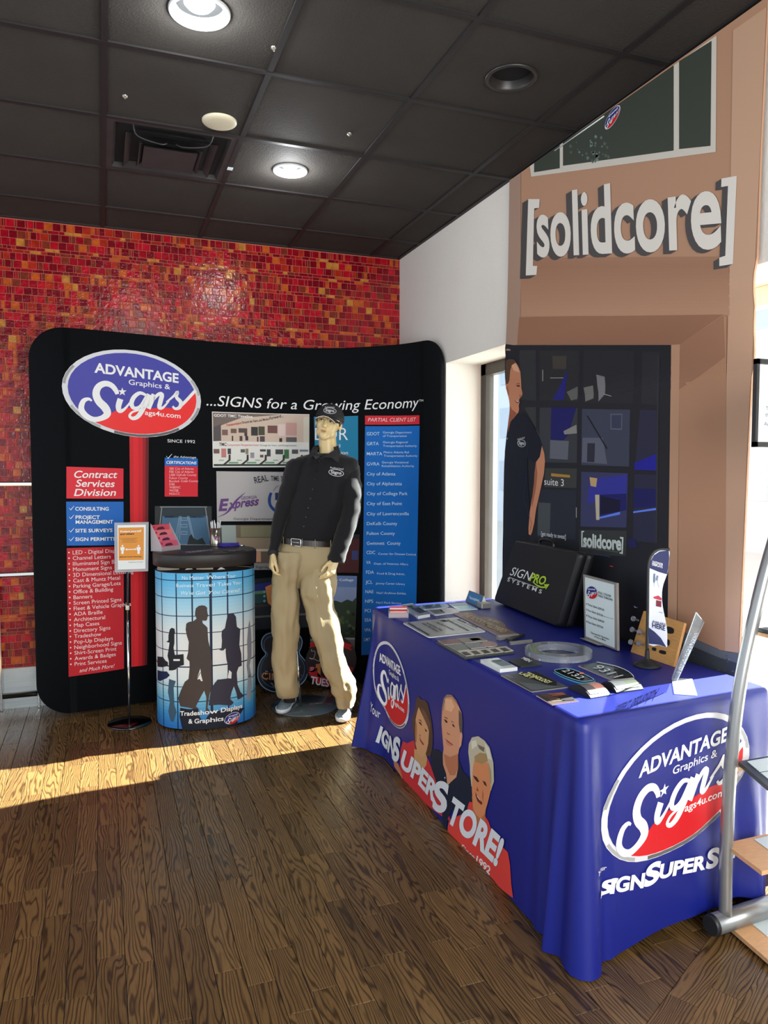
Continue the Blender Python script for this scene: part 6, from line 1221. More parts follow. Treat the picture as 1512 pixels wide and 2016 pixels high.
slabv(P_(C3, (665, 520), (938, 515), (934, 905), (668, 915)), pb_.y-.0125, pb_.y-.003, glassy('sleeve_clear', (236, 240, 242), .3), 'sleeve')
slabv(P_(C3, (690, 540), (915, 536), (912, 885), (693, 892)), pb_.y-.0145, pb_.y-.0127, mat('notice_paper', (220, 226, 224), rough=.3), 'notice_sheet')
PN = plane((0, pb_.y-.0146, 0), (1, 0, 0), (0, 0, 1))
def pn(pts, c, l=0): return poly(PN, P_(C3, *pts), pm(*c), sp, l)
pn([(698, 560), (900, 556), (898, 815), (700, 820)], (222, 148, 60))
ptext(PN, 'Protect yourself', C3(712, 598), C3(880, 592), 3.8, WH, sp, 1, bold=.03); ptext(PN, 'and others', C3(712, 618), C3(822, 614), 3.8, pm(40, 30, 24), sp, 1, bold=.03)
for k in range(5): stroke(PN, [C3(715+(k > 1)*12, 645+k*8), C3(850-(k % 3)*12, 642+k*8)], .5, pm(120, 84, 46), sp, 1)
for x in (730, 858):
    poly(PN, [(C3(x, 703)[0]+1.7*math.cos(k*.6), C3(x, 703)[1]+1.7*math.sin(k*.6)) for k in range(10)], WH, sp, 1); poly(PN, P_(C3, (x-17, 718), (x-10, 712), (x+10, 712), (x+17, 718), (x+15, 738), (x+9, 740), (x+9, 768), (x-9, 768), (x-9, 740), (x-15, 738)), WH, sp, 1, name='printed_figure')
poly(PN, P_(C3, (752, 732), (765, 722), (765, 729), (828, 727), (828, 720), (840, 730), (828, 740), (828, 734), (765, 736), (765, 742)), WH, sp, 1, name='printed_arrow'); ptext(PN, 'Maintain Social Distancing', C3(708, 796), C3(880, 792), 2.2, pm(70, 46, 24), sp, 1, bold=.03)
ptext(PN, 'Wellness Centre', C3(775, 838), C3(892, 834), 1.8, pm(90, 90, 90), sp, 1)
# ================================================================== dressed mannequin
mn = thing('mannequin', 'male mannequin in black shirt, cap, belt and khaki trousers standing beside the counter', 'mannequin', (1.19, 4.5, 0))
CR = Vector((RT.x, RT.y, 0)).normalized(); CFW = Vector((-CR.y, CR.x, 0))     # across / away from the viewer
skin = mat('mannequin_skin', (214, 190, 138), rough=.38, spec=.5)
shirt_m = mat('black_shirt', (16, 16, 19), rough=.8, spec=.25, sheen=.15, bump=.15, bump_s=500)
khaki = mat('khaki', (164, 148, 114), rough=.85, spec=.2, bump=.12, bump_s=600)
def cap_(mb, p0, p1, r0, r1, n=14, s=(1, 1)):
    p0, p1 = Vector(p0), Vector(p1); d = (p1-p0); L_ = d.length; d = d.normalized() if L_ > 1e-6 else Vector((0, 0, 1))
    pts = []; rr_ = []
    for k in range(5): a = math.pi/2*(1-k/4); pts.append(p0-d*r0*math.sin(a)); rr_.append(max(.0004, r0*math.cos(a)))
    for k in range(5): a = math.pi/2*k/4; pts.append(p1+d*r1*math.sin(a)); rr_.append(max(.0004, r1*math.cos(a)))
    mb.tube(pts, [(r*s[0], r*s[1]) for r in rr_], n)
def ell(mb, c, r, M, n=20, m=14):
    rs = []
    for i in range(m+1):
        th_ = math.pi*i/m; z = -math.cos(th_); q = max(.001, math.sin(th_)); rs.append([M @ Vector((c[0]+r[0]*q*math.cos(2*math.pi*k/n), c[1]+r[1]*q*math.sin(2*math.pi*k/n), c[2]+r[2]*z)) for k in range(n)])
    mb.rings(rs)
def loft(mb, rows, n=48, sub=5, wr=0.0, seed=0, power=2.0, wz=6, folds=()):
    """rows: (y_px, xL, xR, depthY, depth ratio)"""
    R_ = sm([tuple(r) for r in [(a, b, c) for a, b, c, *_ in rows]], sub, False); R2 = sm([(r[3], r[4]) for r in rows], sub, False)
    rs = []
    for (y, xl, xr), (dy, rt) in zip(R_, R2):
        a, b = ony(xl, y, dy), ony(xr, y, dy); c = (a+b)/2; hw = (b-a).dot(CR)/2; ring = []
        for k in range(n):
            t = 2*math.pi*k/n; cx_, sy_ = math.cos(t), math.sin(t); e = 2/power
            p = c+CR*hw*math.copysign(abs(cx_)**e, cx_)+CFW*hw*rt*math.copysign(abs(sy_)**e, sy_)
            d = (p-c).normalized()
            w1 = noise.noise(Vector((p.x*14+seed, p.y*14, p.z*wz)))+.5*noise.noise(Vector((p.x*30, p.y*30+seed, p.z*wz*2.4)))
            off = wr*w1
            for fx, amp, wd_, y0, y1 in folds:
                if y0 < y < y1 and sy_ < .2:
                    xx = pr(p)[0]-(fx[0]+(fx[1]-fx[0])*(y-y0)/(y1-y0)); off += amp*math.exp(-(xx/wd_)**2)*min(1, (y-y0)/15, (y1-y)/15)
            ring.append(p+d*off)
        rs.append(ring)
    mb.rings(rs, smooth=True)
# --- body under the clothes: head, neck, shoulders, arms and hands as one surface
HC = ony(647, 834, 4.46); fwd_ = (CAM-HC); fwd_.z = 0; fwd_.normalize()
A1 = Matrix.Rotation(math.radians(-11), 3, 'Z') @ fwd_; side = A1.cross(up).normalized()*-1     # image right
if side.dot(CR) < 0: side = -side
roll = Matrix.Rotation(math.radians(12), 3, A1)
zu = (roll @ up); 
if zu.dot(CR) < 0: roll = Matrix.Rotation(math.radians(-12), 3, A1); zu = roll @ up
xs_ = roll @ side; yf = A1.copy()
pt = Matrix.Rotation(math.radians(6), 3, xs_); 
yf2 = pt @ yf
if yf2.z < 0: pt = Matrix.Rotation(math.radians(-6), 3, xs_); yf2 = pt @ yf
zu = pt @ zu; yf = yf2
HM = Matrix(((xs_.x, yf.x, zu.x, HC.x), (xs_.y, yf.y, zu.y, HC.y), (xs_.z, yf.z, zu.z, HC.z), (0, 0, 0, 1)))
body = MB()
ell(body, (0, -.012, .03), (.077, .094, .092), HM); ell(body, (0, .03, -.035), (.059, .06, .068), HM); ell(body, (0, .052, -.076), (.036, .034, .034), HM); ell(body, (0, .064, -.09), (.022, .022, .022), HM)
for s in (-1, 1):
    ell(body, (s*.034, .042, -.02), (.028, .038, .034), HM); ell(body, (s*.076, -.008, -.005), (.008, .019, .03), HM); ell(body, (s*.034, .02, -.058), (.026, .05, .036), HM); ell(body, (s*.011, .098, -.036), (.007, .009, .006), HM)
    ell(body, (s*.031, .077, .019), (.02, .012, .006), HM)
cap_(body, HM @ Vector((0, .088, .012)), HM @ Vector((0, .108, -.031)), .007, .010)
ell(body, (0, .085, -.057), (.021, .012, .005), HM); ell(body, (0, .083, -.066), (.017, .012, .0055), HM)
nb = ony(646, 902, 4.47); cap_(body, HM @ Vector((0, -.012, -.05)), nb, .052, .058, 20); cap_(body, nb, nb-up*.05, .055, .06)
sh_l, sh_r = ony(590, 922, 4.46), ony(684, 930, 4.42); el_l, el_r = ony(560, 1000, 4.47), ony(690, 1005, 4.36); wr_l, wr_r = ony(537.5, 1086, 4.43), ony(663, 1098, 4.33)
cap_(body, nb-up*.06, sh_l, .04, .034); cap_(body, nb-up*.06, sh_r, .04, .034); cap_(body, nb-up*.12, ony(603, 1045, 4.45), .07, .09)
cap_(body, sh_l, el_l, .034, .03); cap_(body, el_l, wr_l, .03, .021); cap_(body, sh_r, el_r, .036, .032); cap_(body, el_r, wr_r, .032, .023)
def hand(W, d, n_, curls, thumb=1):
    """W wrist, d finger direction, n_ back of hand, thumb side = +/- d x n"""
    d = d.normalized(); n_ = (n_-d*n_.dot(d)).normalized(); s = d.cross(n_).normalized()*thumb
    for i, (o, l, r) in enumerate(((.027, .072, .0083), (.009, .08, .0088), (-.009, .074, .0084), (-.026, .058, .0074))):
        k0 = W+d*(.085-abs(i-1.2)*.004)+s*o*1.02; cap_(body, W+s*o*.55+d*.008, k0, .0145, .0115, 12)
        p = k0; a = math.radians(curls[i][0]); rr_ = r
        for j, (fl, cu_) in enumerate(((.45, 0), (.31, curls[i][1]), (.24, curls[i][2]))):
            if j: a += math.radians(cu_)
            dd = (d*math.cos(a)-n_*math.sin(a)).normalized(); q = p+dd*l*fl; cap_(body, p, q, rr_, rr_*.92, 10); p = q; rr_ *= .92
    t0 = W+d*.022+s*.022; t1 = t0+(d*.035+s*.022-n_*.012); t2 = t1+(d*.03+s*.004-n_*.012); t3 = t2+(d*.024-s*.006-n_*.01)
    cap_(body, W+d*.01+s*.012, t1, .016, .0115, 12); cap_(body, t1, t2, .0105, .0095, 10); cap_(body, t2, t3, .0092, .008, 10)
dl = (ony(533, 1128, 4.40)-wr_l); hand(wr_l+dl.normalized()*.012, dl, -CR*1.0+CFW*-.35, ((25, 30, 25), (32, 35, 28), (38, 38, 30), (44, 40, 30)), -1)
dr = (ony(648, 1134, 4.28)-wr_r); hand(wr_r+dr.normalized()*.014, dr, CR*.9-CFW*.45, ((14, 22, 18), (20, 26, 20), (26, 30, 22), (34, 34, 26)), 1)
bo = obj('body', body, skin, mn); r_ = bo.modifiers.new('remesh', 'REMESH'); r_.mode = 'VOXEL'; r_.voxel_size = .0034; r_.use_smooth_shade = True
s2 = bo.modifiers.new('smooth', 'SMOOTH'); s2.factor = .5; s2.iterations = 6
# eyes, brows, lips, hair
for s in (-1, 1):
    mb = MB(); ell(mb, (s*.029, .0795, .003), (.0125, .0075, .006), HM); obj('eye', mb, mat('eye_white', (196, 186, 170), rough=.3), mn)
    mb = MB(); ell(mb, (s*.029-.002, .0855, .003), (.0048, .0022, .0048), HM); obj('iris', mb, mat('eye_dark', (58, 34, 24), rough=.2), mn)
    obj('eyelid', MB().tube([HM @ Vector((s*.029+a, .0855-abs(a)*.35, .0095-abs(a)*.25)) for a in (-.015, -.009, -.003, .003, .009, .015)], [.001, .0022, .0026, .0026, .0022, .001], 8), mat('lash', (74, 44, 30), rough=.6), mn)
    obj('eyebrow', MB().tube([HM @ Vector((s*(.013+a), .0905-a*.35, .021+a*.12)) for a in (0, .01, .02, .03)], [.0016, .0024, .0022, .001], 8), mat('brow', (120, 92, 60), rough=.7), mn)
mb = MB(); ell(mb, (0, .0955, -.0595), (.0185, .004, .0028), HM); ell(mb, (0, .0945, -.0655), (.014, .0045, .0034), HM); obj('lips', mb, mat('lip_colour', (186, 140, 98), rough=.4), mn)
mb = MB()
for s in (-1, 1): ell(mb, (s*.0725, -.02, .02), (.009, .05, .035), HM)
ell(mb, (0, -.05, .0), (.07, .06, .045), HM); obj('hair', mb, mat('hair_brown', (58, 44, 32), rough=.6), mn)
# cap
mb = MB(); rs = []
for i in range(15):
    a = math.pi/2*i/14; q = math.cos(a)**.85 if i < 14 else .001; rs.append([HM @ Vector((.0885*q*math.cos(t), -.008+.108*q*math.sin(t), 0.026+.094*math.sin(a)*(1+.03*math.sin(t)))) for t in [2*math.pi*k/40 for k in range(40)]])
mb.rings(rs, caps=True); ell(mb, (0, -.006, .12), (.007, .007, .004), HM)
cp_m = mat('cap_black', (16, 16, 18), rough=.8); co = obj('cap', mb, cp_m, mn)
mb = MB(); top = []; 
def brim(u, v, o): # u -1..1 across, v 0..1 outwards
    w_ = .078*(1-.22*v*v); y = .078+.064*v*(1-.35*u*u)-.045*u*u*(1-v); z = .030-.018*u*u-.012*v+.004*math.cos(u*1.5); return HM @ Vector((u*w_, y, z+o))
g0 = [[brim(-1+2*i/20, j/6, 0) for i in range(21)] for j in range(7)]; g1 = [[brim(-1+2*i/20, j/6, -.0035) for i in range(21)] for j in range(7)]
for g_, fl_ in ((g0, 0), (g1, 1)):
    k = len(mb.v); mb.v += [p for r in g_ for p in r]
    for j in range(6):
        for i in range(20): mb.f.append([k+j*21+i, k+j*21+i+1, k+(j+1)*21+i+1, k+(j+1)*21+i]); mb.mi.append(0); mb.sm.append(True)
obj('brim', mb, cp_m, co); obj('brim_piping', MB().tube([brim(-1+2*i/24, 1, -.0018) for i in range(25)], .0022, 8), mat('piping_cream', (216, 206, 186), rough=.6), co)
CP = Surf(lambda u, v: HM @ Vector((.0885*math.sin(u)*math.cos(v*.9)**.85, -.008+.108*math.cos(u)*math.cos(v*.9)**.85, .026+.094*math.sin(v*.9)*(1+.03*math.cos(u)))), (0, .4)); CP.flip = 1 if CP.nrm(0, .4).dot(CAM-HC) > 0 else -1
c5 = lambda x, y: (490+x/6.048, 780+y/6.048)
emb(CP, co, c5(965, 175), 12, 5.5, 1, EB, 1); ptext(CP, 'Authorized', c5(905, 142), c5(1022, 145), 3, EB, co, 1)
# shirt
sh = MB()
loft(sh, [(893, 612, 672, 4.475, .8), (898, 592, 688, 4.47, .62), (905, 575, 701, 4.46, .48), (918, 568, 705, 4.455, .5), (945, 564, 699, 4.45, .56), (985, 558, 688, 4.45, .6), (1020, 553, 676, 4.45, .6), (1045, 549, 665, 4.45, .6), (1060, 547, 660, 4.45, .58), (1068, 552, 656, 4.45, .56)], wr=.012, seed=3, wz=9, folds=[((600, 575), .007, 7, 925, 1060), ((655, 640), .006, 8, 940, 1060), ((672, 655), -.008, 6, 950, 1050)])
loft(sh, [(903, 575, 600, 4.47, 1.0), (912, 563, 604, 4.47, .95), (937, 556, 600, 4.475, .95), (965, 549, 590, 4.475, .95), (1000, 541, 577, 4.47, 1), (1040, 533, 562, 4.455, 1), (1070, 530, 553, 4.44, 1), (1092, 528.5, 547, 4.43, 1.1)], n=32, wr=.007, seed=9, wz=16)
loft(sh, [(905, 676, 700, 4.44, 1), (918, 668, 708, 4.43, 1), (945, 666, 711, 4.375, 1), (975, 670, 712, 4.36, 1), (1005, 672, 711, 4.355, 1), (1035, 664, 703, 4.345, 1), (1070, 653, 691, 4.33, 1), (1100, 645, 680, 4.32, 1.05), (1106, 648, 677, 4.32, 1)], n=32, wr=.010, seed=21, wz=22)
so = obj('shirt', sh, shirt_m, mn)
# collar, placket, embroidery laid over the chest
def strip3(pts, th_, m, nm, par):
    """pts: photo points with depth"""
    q = [ony(x, y, d) for x, y, d in pts]; nn_ = (q[1]-q[0]).cross(q[2]-q[0]).normalized()
    if nn_.dot(CAM-q[0]) < 0: nn_ = -nn_
    mb = MB(); n = len(q); mb.add([p for p in q]+[p-nn_*th_ for p in q], [list(range(n)), list(reversed(range(n, 2*n)))]+[[i, (i+1) % n, n+(i+1) % n, n+i] for i in range(n)]); return obj(nm, mb, m, par)
col_m = mat('collar_black', (26, 26, 29), rough=.75)
cyo = 4.345
strip3([(*c5(778, 592), 4.41), (*c5(800, 640), 4.375), (*c5(845, 722), cyo), (*c5(800, 748), cyo), (*c5(770, 700), cyo), (*c5(700, 755), cyo-.002), (*c5(735, 660), 4.375)], .004, col_m, 'collar', so)
strip3([(*c5(1055, 598), 4.41), (*c5(1020, 640), 4.375), (*c5(845, 742), cyo), (*c5(900, 720), cyo), (*c5(985, 730), cyo), (*c5(1062, 792), cyo-.002), (*c5(1082, 690), 4.365)], .004, col_m, 'collar', so)
strip3([(*c5(785, 600), 4.46), (*c5(1050, 605), 4.46), (*c5(1000, 680), 4.38), (*c5(846, 738), 4.35), (*c5(800, 680), 4.38)], .003, skin, 'neck_front', bo) if False else None
cb0 = [ony(643, 893, 4.47)+CR*.088*math.cos(a)+CFW*.075*math.sin(a)+up*(.0+.012*math.sin(a)) for a in [math.radians(-48+k*276/30) for k in range(31)]]
mb = MB(); c_n = ony(643, 893, 4.47)
mb.rings([[p, c_n+(p-c_n)*.82+up*.047, c_n+(p-c_n)*.78+up*.046, c_n+(p-c_n)*.95] for p in cb0], caps=True); obj('collar_band', mb, col_m, so)
tor = [(898, 590, 690, .6), (918, 568, 705, .5), (945, 564, 699, .56), (985, 558, 688, .6), (1020, 553, 676, .6), (1060, 547, 660, .58)]
def torsof(u, v):   # v metres of z, u across
    z = v; best = None
    ys = [(ony(620, r[0], 4.45).z, r) for r in tor]
    for (z1, r1), (z0, r0) in zip(ys, ys[1:]):
        if z0 <= z <= z1 or (z > ys[0][0] and r1 is tor[0]) or (z < ys[-1][0] and r0 is tor[-1]):
            t = (z1-z)/(z1-z0); xl = r1[1]+(r0[1]-r1[1])*t; xr = r1[2]+(r0[2]-r1[2])*t; rt = r1[3]+(r0[3]-r1[3])*t; y = r1[0]+(r0[0]-r1[0])*t; break
    a, b = ony(xl, y, 4.45), ony(xr, y, 4.45); c = (a+b)/2; hw = (b-a).dot(CR)/2; q = max(-.98, min(.98, u/hw))
    return Vector((c.x, c.y, z))+CR*q*hw-CFW*hw*rt*math.sqrt(1-q*q)
TS = Surf(torsof, (0, 1.25), 1, .012); TS.flip = 1 if TS.nrm(0, 1.25).dot(CAM-HC) > 0 else -1
L_save = L0
def chest(fn, *a, **k):
    global L0; L0 = .011; r = fn(*a, **k); L0 = L_save; return r
chest(emb, TS, so, c5(1035, 915), 14, 6.5, 1, EB, 1.6); chest(ptext, TS, 'Authorized', c5(965, 862), c5(1118, 880), 3.6, EB, so, 1)
for y in (780, 890, 1000, 1110, 1220, 1330, 1440, 1550):
    p = TS.inv(*c5(842-(y-780)*.24, y)); o_ = TS.pos(p.x, p.y, .008); mb = MB(); d_ = TS.nrm(p.x, p.y)*(1); mb.tube([o_, o_+d_*.0025], [.0055, .005], 10); obj('button', mb, mat('button_black', (8, 8, 10), rough=.25), so)
# cuffs
for p0, p1, r in ((ony(538, 1083, 4.433), ony(537.5, 1093, 4.428), .031), (ony(664, 1095, 4.327), ony(662, 1107, 4.32), .049)): obj('cuff', MB().tube([p0, p0.lerp(p1, .1), p1.lerp(p0, .1), p1], [r*.96, r, r, r*.95], 24), col_m, so)
# trousers
tr = MB()
fL = [((585, 575), .012, 4, 1085, 1240), ((565, 560), .007, 5, 1080, 1330)]; fR = [((615, 640), .010, 4, 1085, 1330), ((640, 665), .006, 5, 1110, 1300)]
loft(tr, [(1066, 551, 659, 4.45, .6), (1075, 548, 661, 4.45, .62), (1092, 541, 664, 4.45, .62), (1112, 539, 664, 4.45, .6), (1132, 543, 655, 4.45, .5), (1148, 560, 630, 4.45, .4), (1158, 575, 605, 4.45, .3)], wr=.005, seed=5, folds=[((583, 578), .008, 4, 1072, 1150), ((622, 630), .008, 4, 1072, 1150), ((560, 555), .006, 4, 1072, 1150)])
loft(tr, [(1085, 545, 604, 4.445, .95), (1110, 539, 602, 4.44, 1.0), (1135, 537, 594, 4.445, 1.0), (1153, 536, 588, 4.455, 1.0), (1190, 534.5, 592, 4.46, .95), (1236, 533.5, 590.5, 4.47, .95), (1285, 533, 586, 4.48, .95), (1325, 534, 587, 4.485, .95), (1346, 538, 589, 4.485, 1.0), (1360, 544, 589, 4.485, 1.0), (1366, 546, 586, 4.485, 1.05), (1371, 548, 584, 4.485, 1.05)], wr=.015, seed=1, wz=9, folds=fL)
loft(tr, [(1085, 606, 663, 4.43, .95), (1110, 600, 664, 4.42, 1.0), (1140, 592, 662, 4.405, 1.0), (1165, 587, 659, 4.39, 1.0), (1190, 597, 660, 4.375, .95), (1236, 609, 670, 4.35, .95), (1285, 625, 680, 4.33, .95), (1322, 638, 689, 4.315, .95), (1342, 646, 698, 4.305, .95), (1360, 653, 699, 4.30, 1.0), (1373, 661, 697, 4.295, 1.05), (1381, 662, 697, 4.29, 1.05), (1390, 663, 697, 4.29, 1.05)], wr=.017, seed=7, wz=11, folds=fR)
to = obj('trousers', tr, khaki, mn)
# belt with buckle and loops
blt = MB(); bm_ = mat('belt_leather', (30, 22, 19), rough=.35)
def beltring(y, g, dl=0): 
    a, b = ony(549.5-g, y+dl, 4.45), ony(659+g, y+dl+5, 4.45); c = (a+b)/2; hw = (b-a).dot(CR)/2
    return [c+CR*(hw+.002)*math.cos(2*math.pi*k/56)+CFW*(hw*.62+.006)*math.sin(2*math.pi*k/56)+up*((b.z-a.z)/2*math.cos(2*math.pi*k/56)) for k in range(56)]
r0_, r1_ = beltring(1058, 1.5), beltring(1069, 1.5)
def grow(r, k): c = sum(r, Vector())/len(r); return [c+(p-c)*k for p in r]
blt.rings([r0_, grow(r0_, 1.02), grow(r1_, 1.02), r1_, grow(r1_, .97), grow(r0_, .97), r0_], caps=False, smooth=False); bo_ = obj('belt', blt, bm_, mn)
BSf = Surf(lambda u, v: Vector((0, 0, 0)), (0, 0))
def bpos(px, yt):   # point on belt front at photo x
    best = min(range(56), key=lambda k: abs(pr(grow(r0_, 1.02)[k])[0]-px)+(1000 if (grow(r0_, 1.02)[k]-ony(600, 1060, 4.45)).dot(CFW) > 0 else 0)); return grow(r0_, 1.025)[best].lerp(grow(r1_, 1.025)[best], yt)
bc1, bc2 = bpos(573, .5), bpos(592, .5); ex = (bc2-bc1).normalized(); cc_ = (bc1+bc2)/2+ -CFW*.006
obj('buckle', MB().tube([cc_+ex*a*.03+up*b*.021 for a, b in ((-.9, -1), (.9, -1), (1, -.85), (1, .85), (.9, 1), (-.9, 1), (-1, .85), (-1, -.85), (-.9, -1))], .0028, 8), chrome, bo_); obj('prong', MB().tube([cc_-ex*.03, cc_+ex*.024], .002, 6), chrome, bo_)
for px_ in (558, 597, 620, 650):
    a = bpos(px_, -.25)-CFW*.003; b = bpos(px_, 1.3)-CFW*.003; obj('belt_loop', MB().tube([a, a.lerp(b, .5)-CFW*.002, b], [(.005, .0018)]*3, 8), khaki if px_ != 597 else silv, to)
# shoes
def shoe(toe, heel, label):
    d = Vector((toe.x-heel.x, toe.y-heel.y, 0)).normalized(); s = Vector((d.y, -d.x, 0)); O = Vector((heel.x, heel.y, 0)); P3 = lambda x, y, z: O+s*x+d*y+up*z
    so_ = MB(); 
    half = [(0, .022), (.01, .030), (.04, .034), (.09, .033), (.15, .038), (.2, .045), (.24, .044), (.27, .034), (.287, .016), (.29, .001)]
    out_ = [(w_, y) for y, w_ in half]+[(-w_, y) for y, w_ in reversed(half)]; out_ = sm(out_, 3)
    so_.prism(out_, lambda x, y: P3(x*.96, y, .012), lambda x, y: P3(x*1.03, y, .036), smooth=True)
    th_ = obj('shoe_sole', so_, mat('sole_white', (222, 226, 228), rough=.5), mn, label=label)
    u_ = MB(); rs = []
    for y, w_, h, z in ((.004, .022, .05, .034), (.02, .032, .075, .034), (.06, .034, .085, .034), (.1, .035, .08, .034), (.14, .037, .066, .034), (.18, .041, .05, .034), (.22, .043, .036, .034), (.25, .038, .028, .034), (.275, .024, .018, .034), (.284, .008, .006, .034)):
        rs.append([P3(w_*math.cos(t)*(1 if math.sin(t) < .2 else 1-.25*math.sin(t)), y, z+h*max(-.05, math.sin(t))) for t in [2*math.pi*k/24 for k in range(24)]])
    u_.rings(rs); um_ = obj('shoe', u_, mat('shoe_grey', (112, 124, 130), rough=.7, noise_s=90, noise_a=.3), mn)
    for k in range(5):
        y = .105+.02*k; h = .034+.084-(y-.09)*.42; obj('lace', MB().tube([P3(-.022, y, h-.018), P3(-.01, y+.006, h-.002), P3(.01, y+.012, h-.002), P3(.022, y+.016, h-.02)], .003, 6), mat('lace_dark', (28, 30, 34), rough=.6) if k % 2 else mat('sole_white', (222, 226, 228)), um_)
    for sx in (-1, 1): obj('stripe', MB().tube([P3(sx*.0365, .08, .05), P3(sx*.036, .11, .075), P3(sx*.03, .13, .092)], [(.006, .0015)]*3, 6), mat('stripe_dark', (30, 36, 42), rough=.6), um_)
    return th_
tl = onz(552, 1409, 0); hl = onz(575, 1382, 0); hl = tl+(hl-tl).normalized()*.29; shoe(tl, hl, 'white sole of the shoe beside the counter')
tr_ = onz(672, 1426, 0); hr = onz(684, 1398, 0); hr = tr_+(hr-tr_).normalized()*.29; shoe(tr_, hr, 'white sole of the shoe beside the blue table')
for (x, y, d) in ((570, 1366, 4.485), (680, 1386, 4.29)): a = ony(x, y, d); obj('ankle', MB().tube([Vector((a.x, a.y, .09)), a+up*.05], .036, 16), mat('sock_dark', (26, 27, 30), rough=.8), mn)
# base plate
obj('base_plate', MB().lathe([(.0001, 0), (.215, 0), (.217, .003), (.215, .008), (.0001, .008)], (1.2, 4.64, 0), 56, caps=False), mat('base_glass', (96, 104, 104), rough=.12, metal=.3), mn)
obj('base_rod', MB().tube([(1.17, 4.62, .006), (1.13, 4.60, .45)], .008, 10), chrome, mn)

# ================================================================== leaning tube display rack with slanted boards
rk = thing('display_rack', 'silver tube display rack with slanted wooden boards, cut off at the right edge', 'rack', tuple(onz(1412, 1832, 0)))
tube_m = mat('rack_tube', (150, 152, 152), rough=.3, metal=.65)
r_c = onz(1412, 1818, 0.05); RY = r_c.y
def rp(x, y, yy=None): return ony(x, y, yy if yy is not None else RY)
pp = [rp(1428, 1800), rp(1429, 1700), rp(1431, 1640), rp(1436, 1540), rp(1447, 1420), rp(1462, 1320), rp(1485, 1215), rp(1514, 1100), rp(1560, 950), rp(1610, 820)]
obj('post', MB().tube(sm([tuple(p) for p in pp], 5, False), .0205, 20), tube_m, rk)
f0 = r_c; fdir = Vector((.985, .06, 0)).normalized()
obj('foot_tube', MB().tube([f0-fdir*.02, f0+fdir*.36], .033, 24), tube_m, rk); obj('end_cap', MB().tube([f0-fdir*.032, f0-fdir*.018], [.030, .0345], 24), mat('dark_plastic', (34, 36, 40)), rk)
obj('caster', MB().tube([f0+fdir*.03+CR*-.01+up*-.045+up*.0148, f0+fdir*.06+CR*-.01+up*-.045+up*.0148], .0145, 16), mat('caster_black', (20, 20, 20), rough=.5), rk)
wdm = mat('pale_wood', (218, 170, 122), rough=.45, noise_s=30, noise_a=.1, strech=(1, 6, 1)); wht = mat('sheet_white', (214, 228, 228))
def rboard(pts, z_, label, sheets=(), t=.014):
    """slanted shelf: first photo point is its far corner, given heights"""
    p0_ = ony(*pts[0], RY+.012); p3_ = onz(*pts[3], p0_.z); ex_ = Vector((.36, 0, -.0)); q = [p0_, p0_+ex_, p3_+ex_, p3_]; n_ = (q[1]-q[0]).cross(q[3]-q[0]).normalized(); n_ = n_ if n_.z > 0 else -n_
    mb = MB(); mb.add(q+[p-n_*t for p in q], [(0, 1, 2, 3), (7, 6, 5, 4), (0, 4, 5, 1), (1, 5, 6, 2), (2, 6, 7, 3), (3, 7, 4, 0)]); b = obj('shelf_board', mb, wdm, rk, label=label)
    e1_, e2_ = (q[1]-q[0]), (q[3]-q[0]); 
    for (u0, v0, u1, v1) in sheets:
        mb = MB(); c = [q[0]+e1_*u+e2_*v+n_*.001 for u, v in ((u0, v0), (u1, v0), (u1, v1), (u0, v1))]; mb.add(c+[p+n_*.002 for p in c], [(0, 3, 2, 1), (4, 5, 6, 7), (0, 1, 5, 4), (1, 2, 6, 5), (2, 3, 7, 6), (3, 0, 4, 7)]); obj('sheet', mb, wht, b)
    return q, n_
rboard([(1443, 1508), (1640, 1470), (1640, 1700), (1443, 1518)][0:1]+[(1590, 1478), (1640, 1690), (1446, 1512)], (.62, .62, .45, .605), 'upper board', ())
q, n_ = rboard([(1427, 1660), (1560, 1628), (1690, 1790), (1500, 1715)], (.33, .33, .24, .29), 'middle board', ((.3, .1, .95, .9),))
q, n_ = rboard([(1434, 1822), (1560, 1770), (1720, 1920), (1530, 1905)], (.09, .09, .06, .07), 'lowest board', ((.22, .08, .9, .42), (.25, .5, .9, .9)))
mb = MB(); p0_ = ony(1443, 1508, RY+.012)+up*.0146+CR*.02; p0_.y = RY+.008; p3_ = onz(1516, 1552, p0_.z); q = [p0_, p0_+Vector((.33, 0, 0)), p3_+Vector((.33, 0, 0)), p3_]
mb.add(q+[p-up*.014 for p in q], [(0, 1, 2, 3), (7, 6, 5, 4), (0, 4, 5, 1), (1, 5, 6, 2), (2, 6, 7, 3), (3, 7, 4, 0)]); tr1 = obj('sign_tray', mb, mat('tray_dark', (44, 52, 56), rough=.4)); tag(tr1, 'dark rimmed tray of white sheets on the upper rack board', 'tray')
c_ = sum(q, Vector())/4; 
for a, b in ((.08, .48), (.52, .92)):
    e1_, e2_ = q[1]-q[0], q[3]-q[0]; mb = MB(); cc2 = [q[0]+e1_*u+e2_*v+up*.001 for u, v in ((.08, a), (.92, a), (.92, b), (.08, b))]; mb.add(cc2+[p+up*.002 for p in cc2], [(0, 3, 2, 1), (4, 5, 6, 7), (0, 1, 5, 4), (1, 2, 6, 5), (2, 3, 7, 6), (3, 0, 4, 7)]); obj('sheet', mb, wht, tr1)
mb = MB(); q = [rp(1487, 1236), rp(1560, 1250), rp(1560, 1262), rp(1487, 1248)]; bk_ = Vector((0.06, -.22, -.02))
ra, rb_ = rp(1494, 1245), rp(1600, 1262); mb.box((ra.x, RY-.2, ra.z-.012), (ra.x+.26, RY+.02, ra.z+.0), 0); obj('shelf_board', mb, wdm, rk, label='top board')
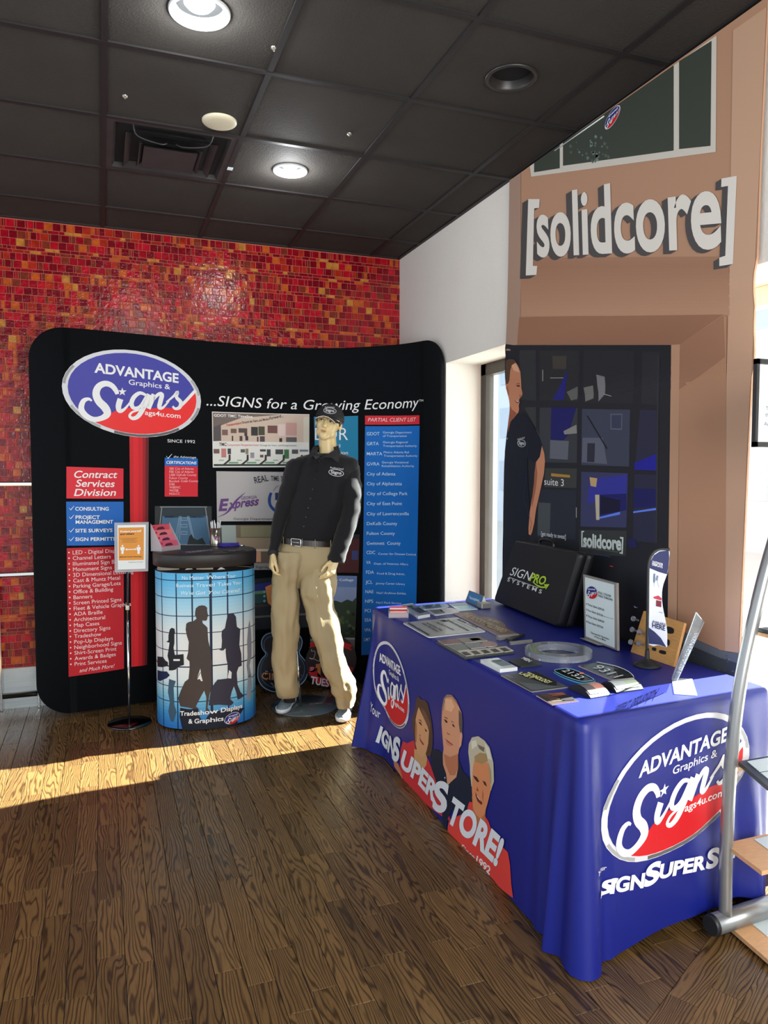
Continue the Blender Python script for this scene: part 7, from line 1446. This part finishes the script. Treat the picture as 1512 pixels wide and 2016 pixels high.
t2 = obj('sign_tray', MB().box((ra.x+.004, RY-.18, ra.z+.0005), (ra.x+.25, RY+.015, ra.z+.012)), mat('tray_dark', (44, 52, 56)), bevel=.002); tag(t2, 'dark tray on the top rack board at the right edge', 'tray')
# papers and cloth-edge clutter under the near table end
for i, (pts, c, lb) in enumerate((([(1448, 1788), (1476, 1782), (1496, 1794), (1462, 1802)], (206, 204, 200), 'white paper packet on the floor nearest the rack post'), ([(1500, 1792), (1530, 1786), (1550, 1806), (1512, 1812)], (150, 138, 130), 'grey brown paper packet on the floor by the rack'))):
    q = [onz(x, y, .012) for x, y in pts]; mb = MB(); mb.add(q+[Vector((p.x, p.y, .001)) for p in q], [(0, 1, 2, 3), (7, 6, 5, 4), (0, 4, 5, 1), (1, 5, 6, 2), (2, 6, 7, 3), (3, 7, 4, 0)]); tag(obj('paper_packet', mb, pm(*c)), lb, 'packet')
# framed certificate hanging in the bright window end
cf = thing('certificate', 'black framed white certificate at the right edge, beside the storefront picture', 'certificate', tuple(ony(1490, 790, 1.78)))
S = plane(ony(1484, 880, 1.78), (1, 0, 0), (0, 0, 1)); a = S.inv(1484, 880); b = S.inv(1490, 706); h = b.y-a.y
S.a = ony(1484, 880, 1.78); X0 = S.a.x; Z0 = S.a.z; e = .016
mb = MB(); mb.box((X0, 1.775, Z0), (X0+.26, 1.79, Z0+e)); mb.box((X0, 1.775, Z0+h-e), (X0+.26, 1.79, Z0+h)); mb.box((X0, 1.775, Z0), (X0+e*.7, 1.79, Z0+h)); mb.box((X0+.26-e, 1.775, Z0), (X0+.26, 1.79, Z0+h)); obj('frame', mb, mat('frame_black', (24, 25, 27), rough=.35), cf)
obj('sheet', MB().box((X0+e*.6, 1.782, Z0+e), (X0+.25, 1.786, Z0+h-e)), mat('cert_paper', (228, 236, 238), rough=.4), cf)
SCf = plane((0, 1.7815, 0), (1, 0, 0), (0, 0, 1))
for x, y, s in ((1506, 808, 'This certifies'), (1505, 820, 'that the'), (1503, 838, 'Authorized')): p = SCf.inv(x, y); utext(SCf, s, p.x, p.y, .012, INK, cf)
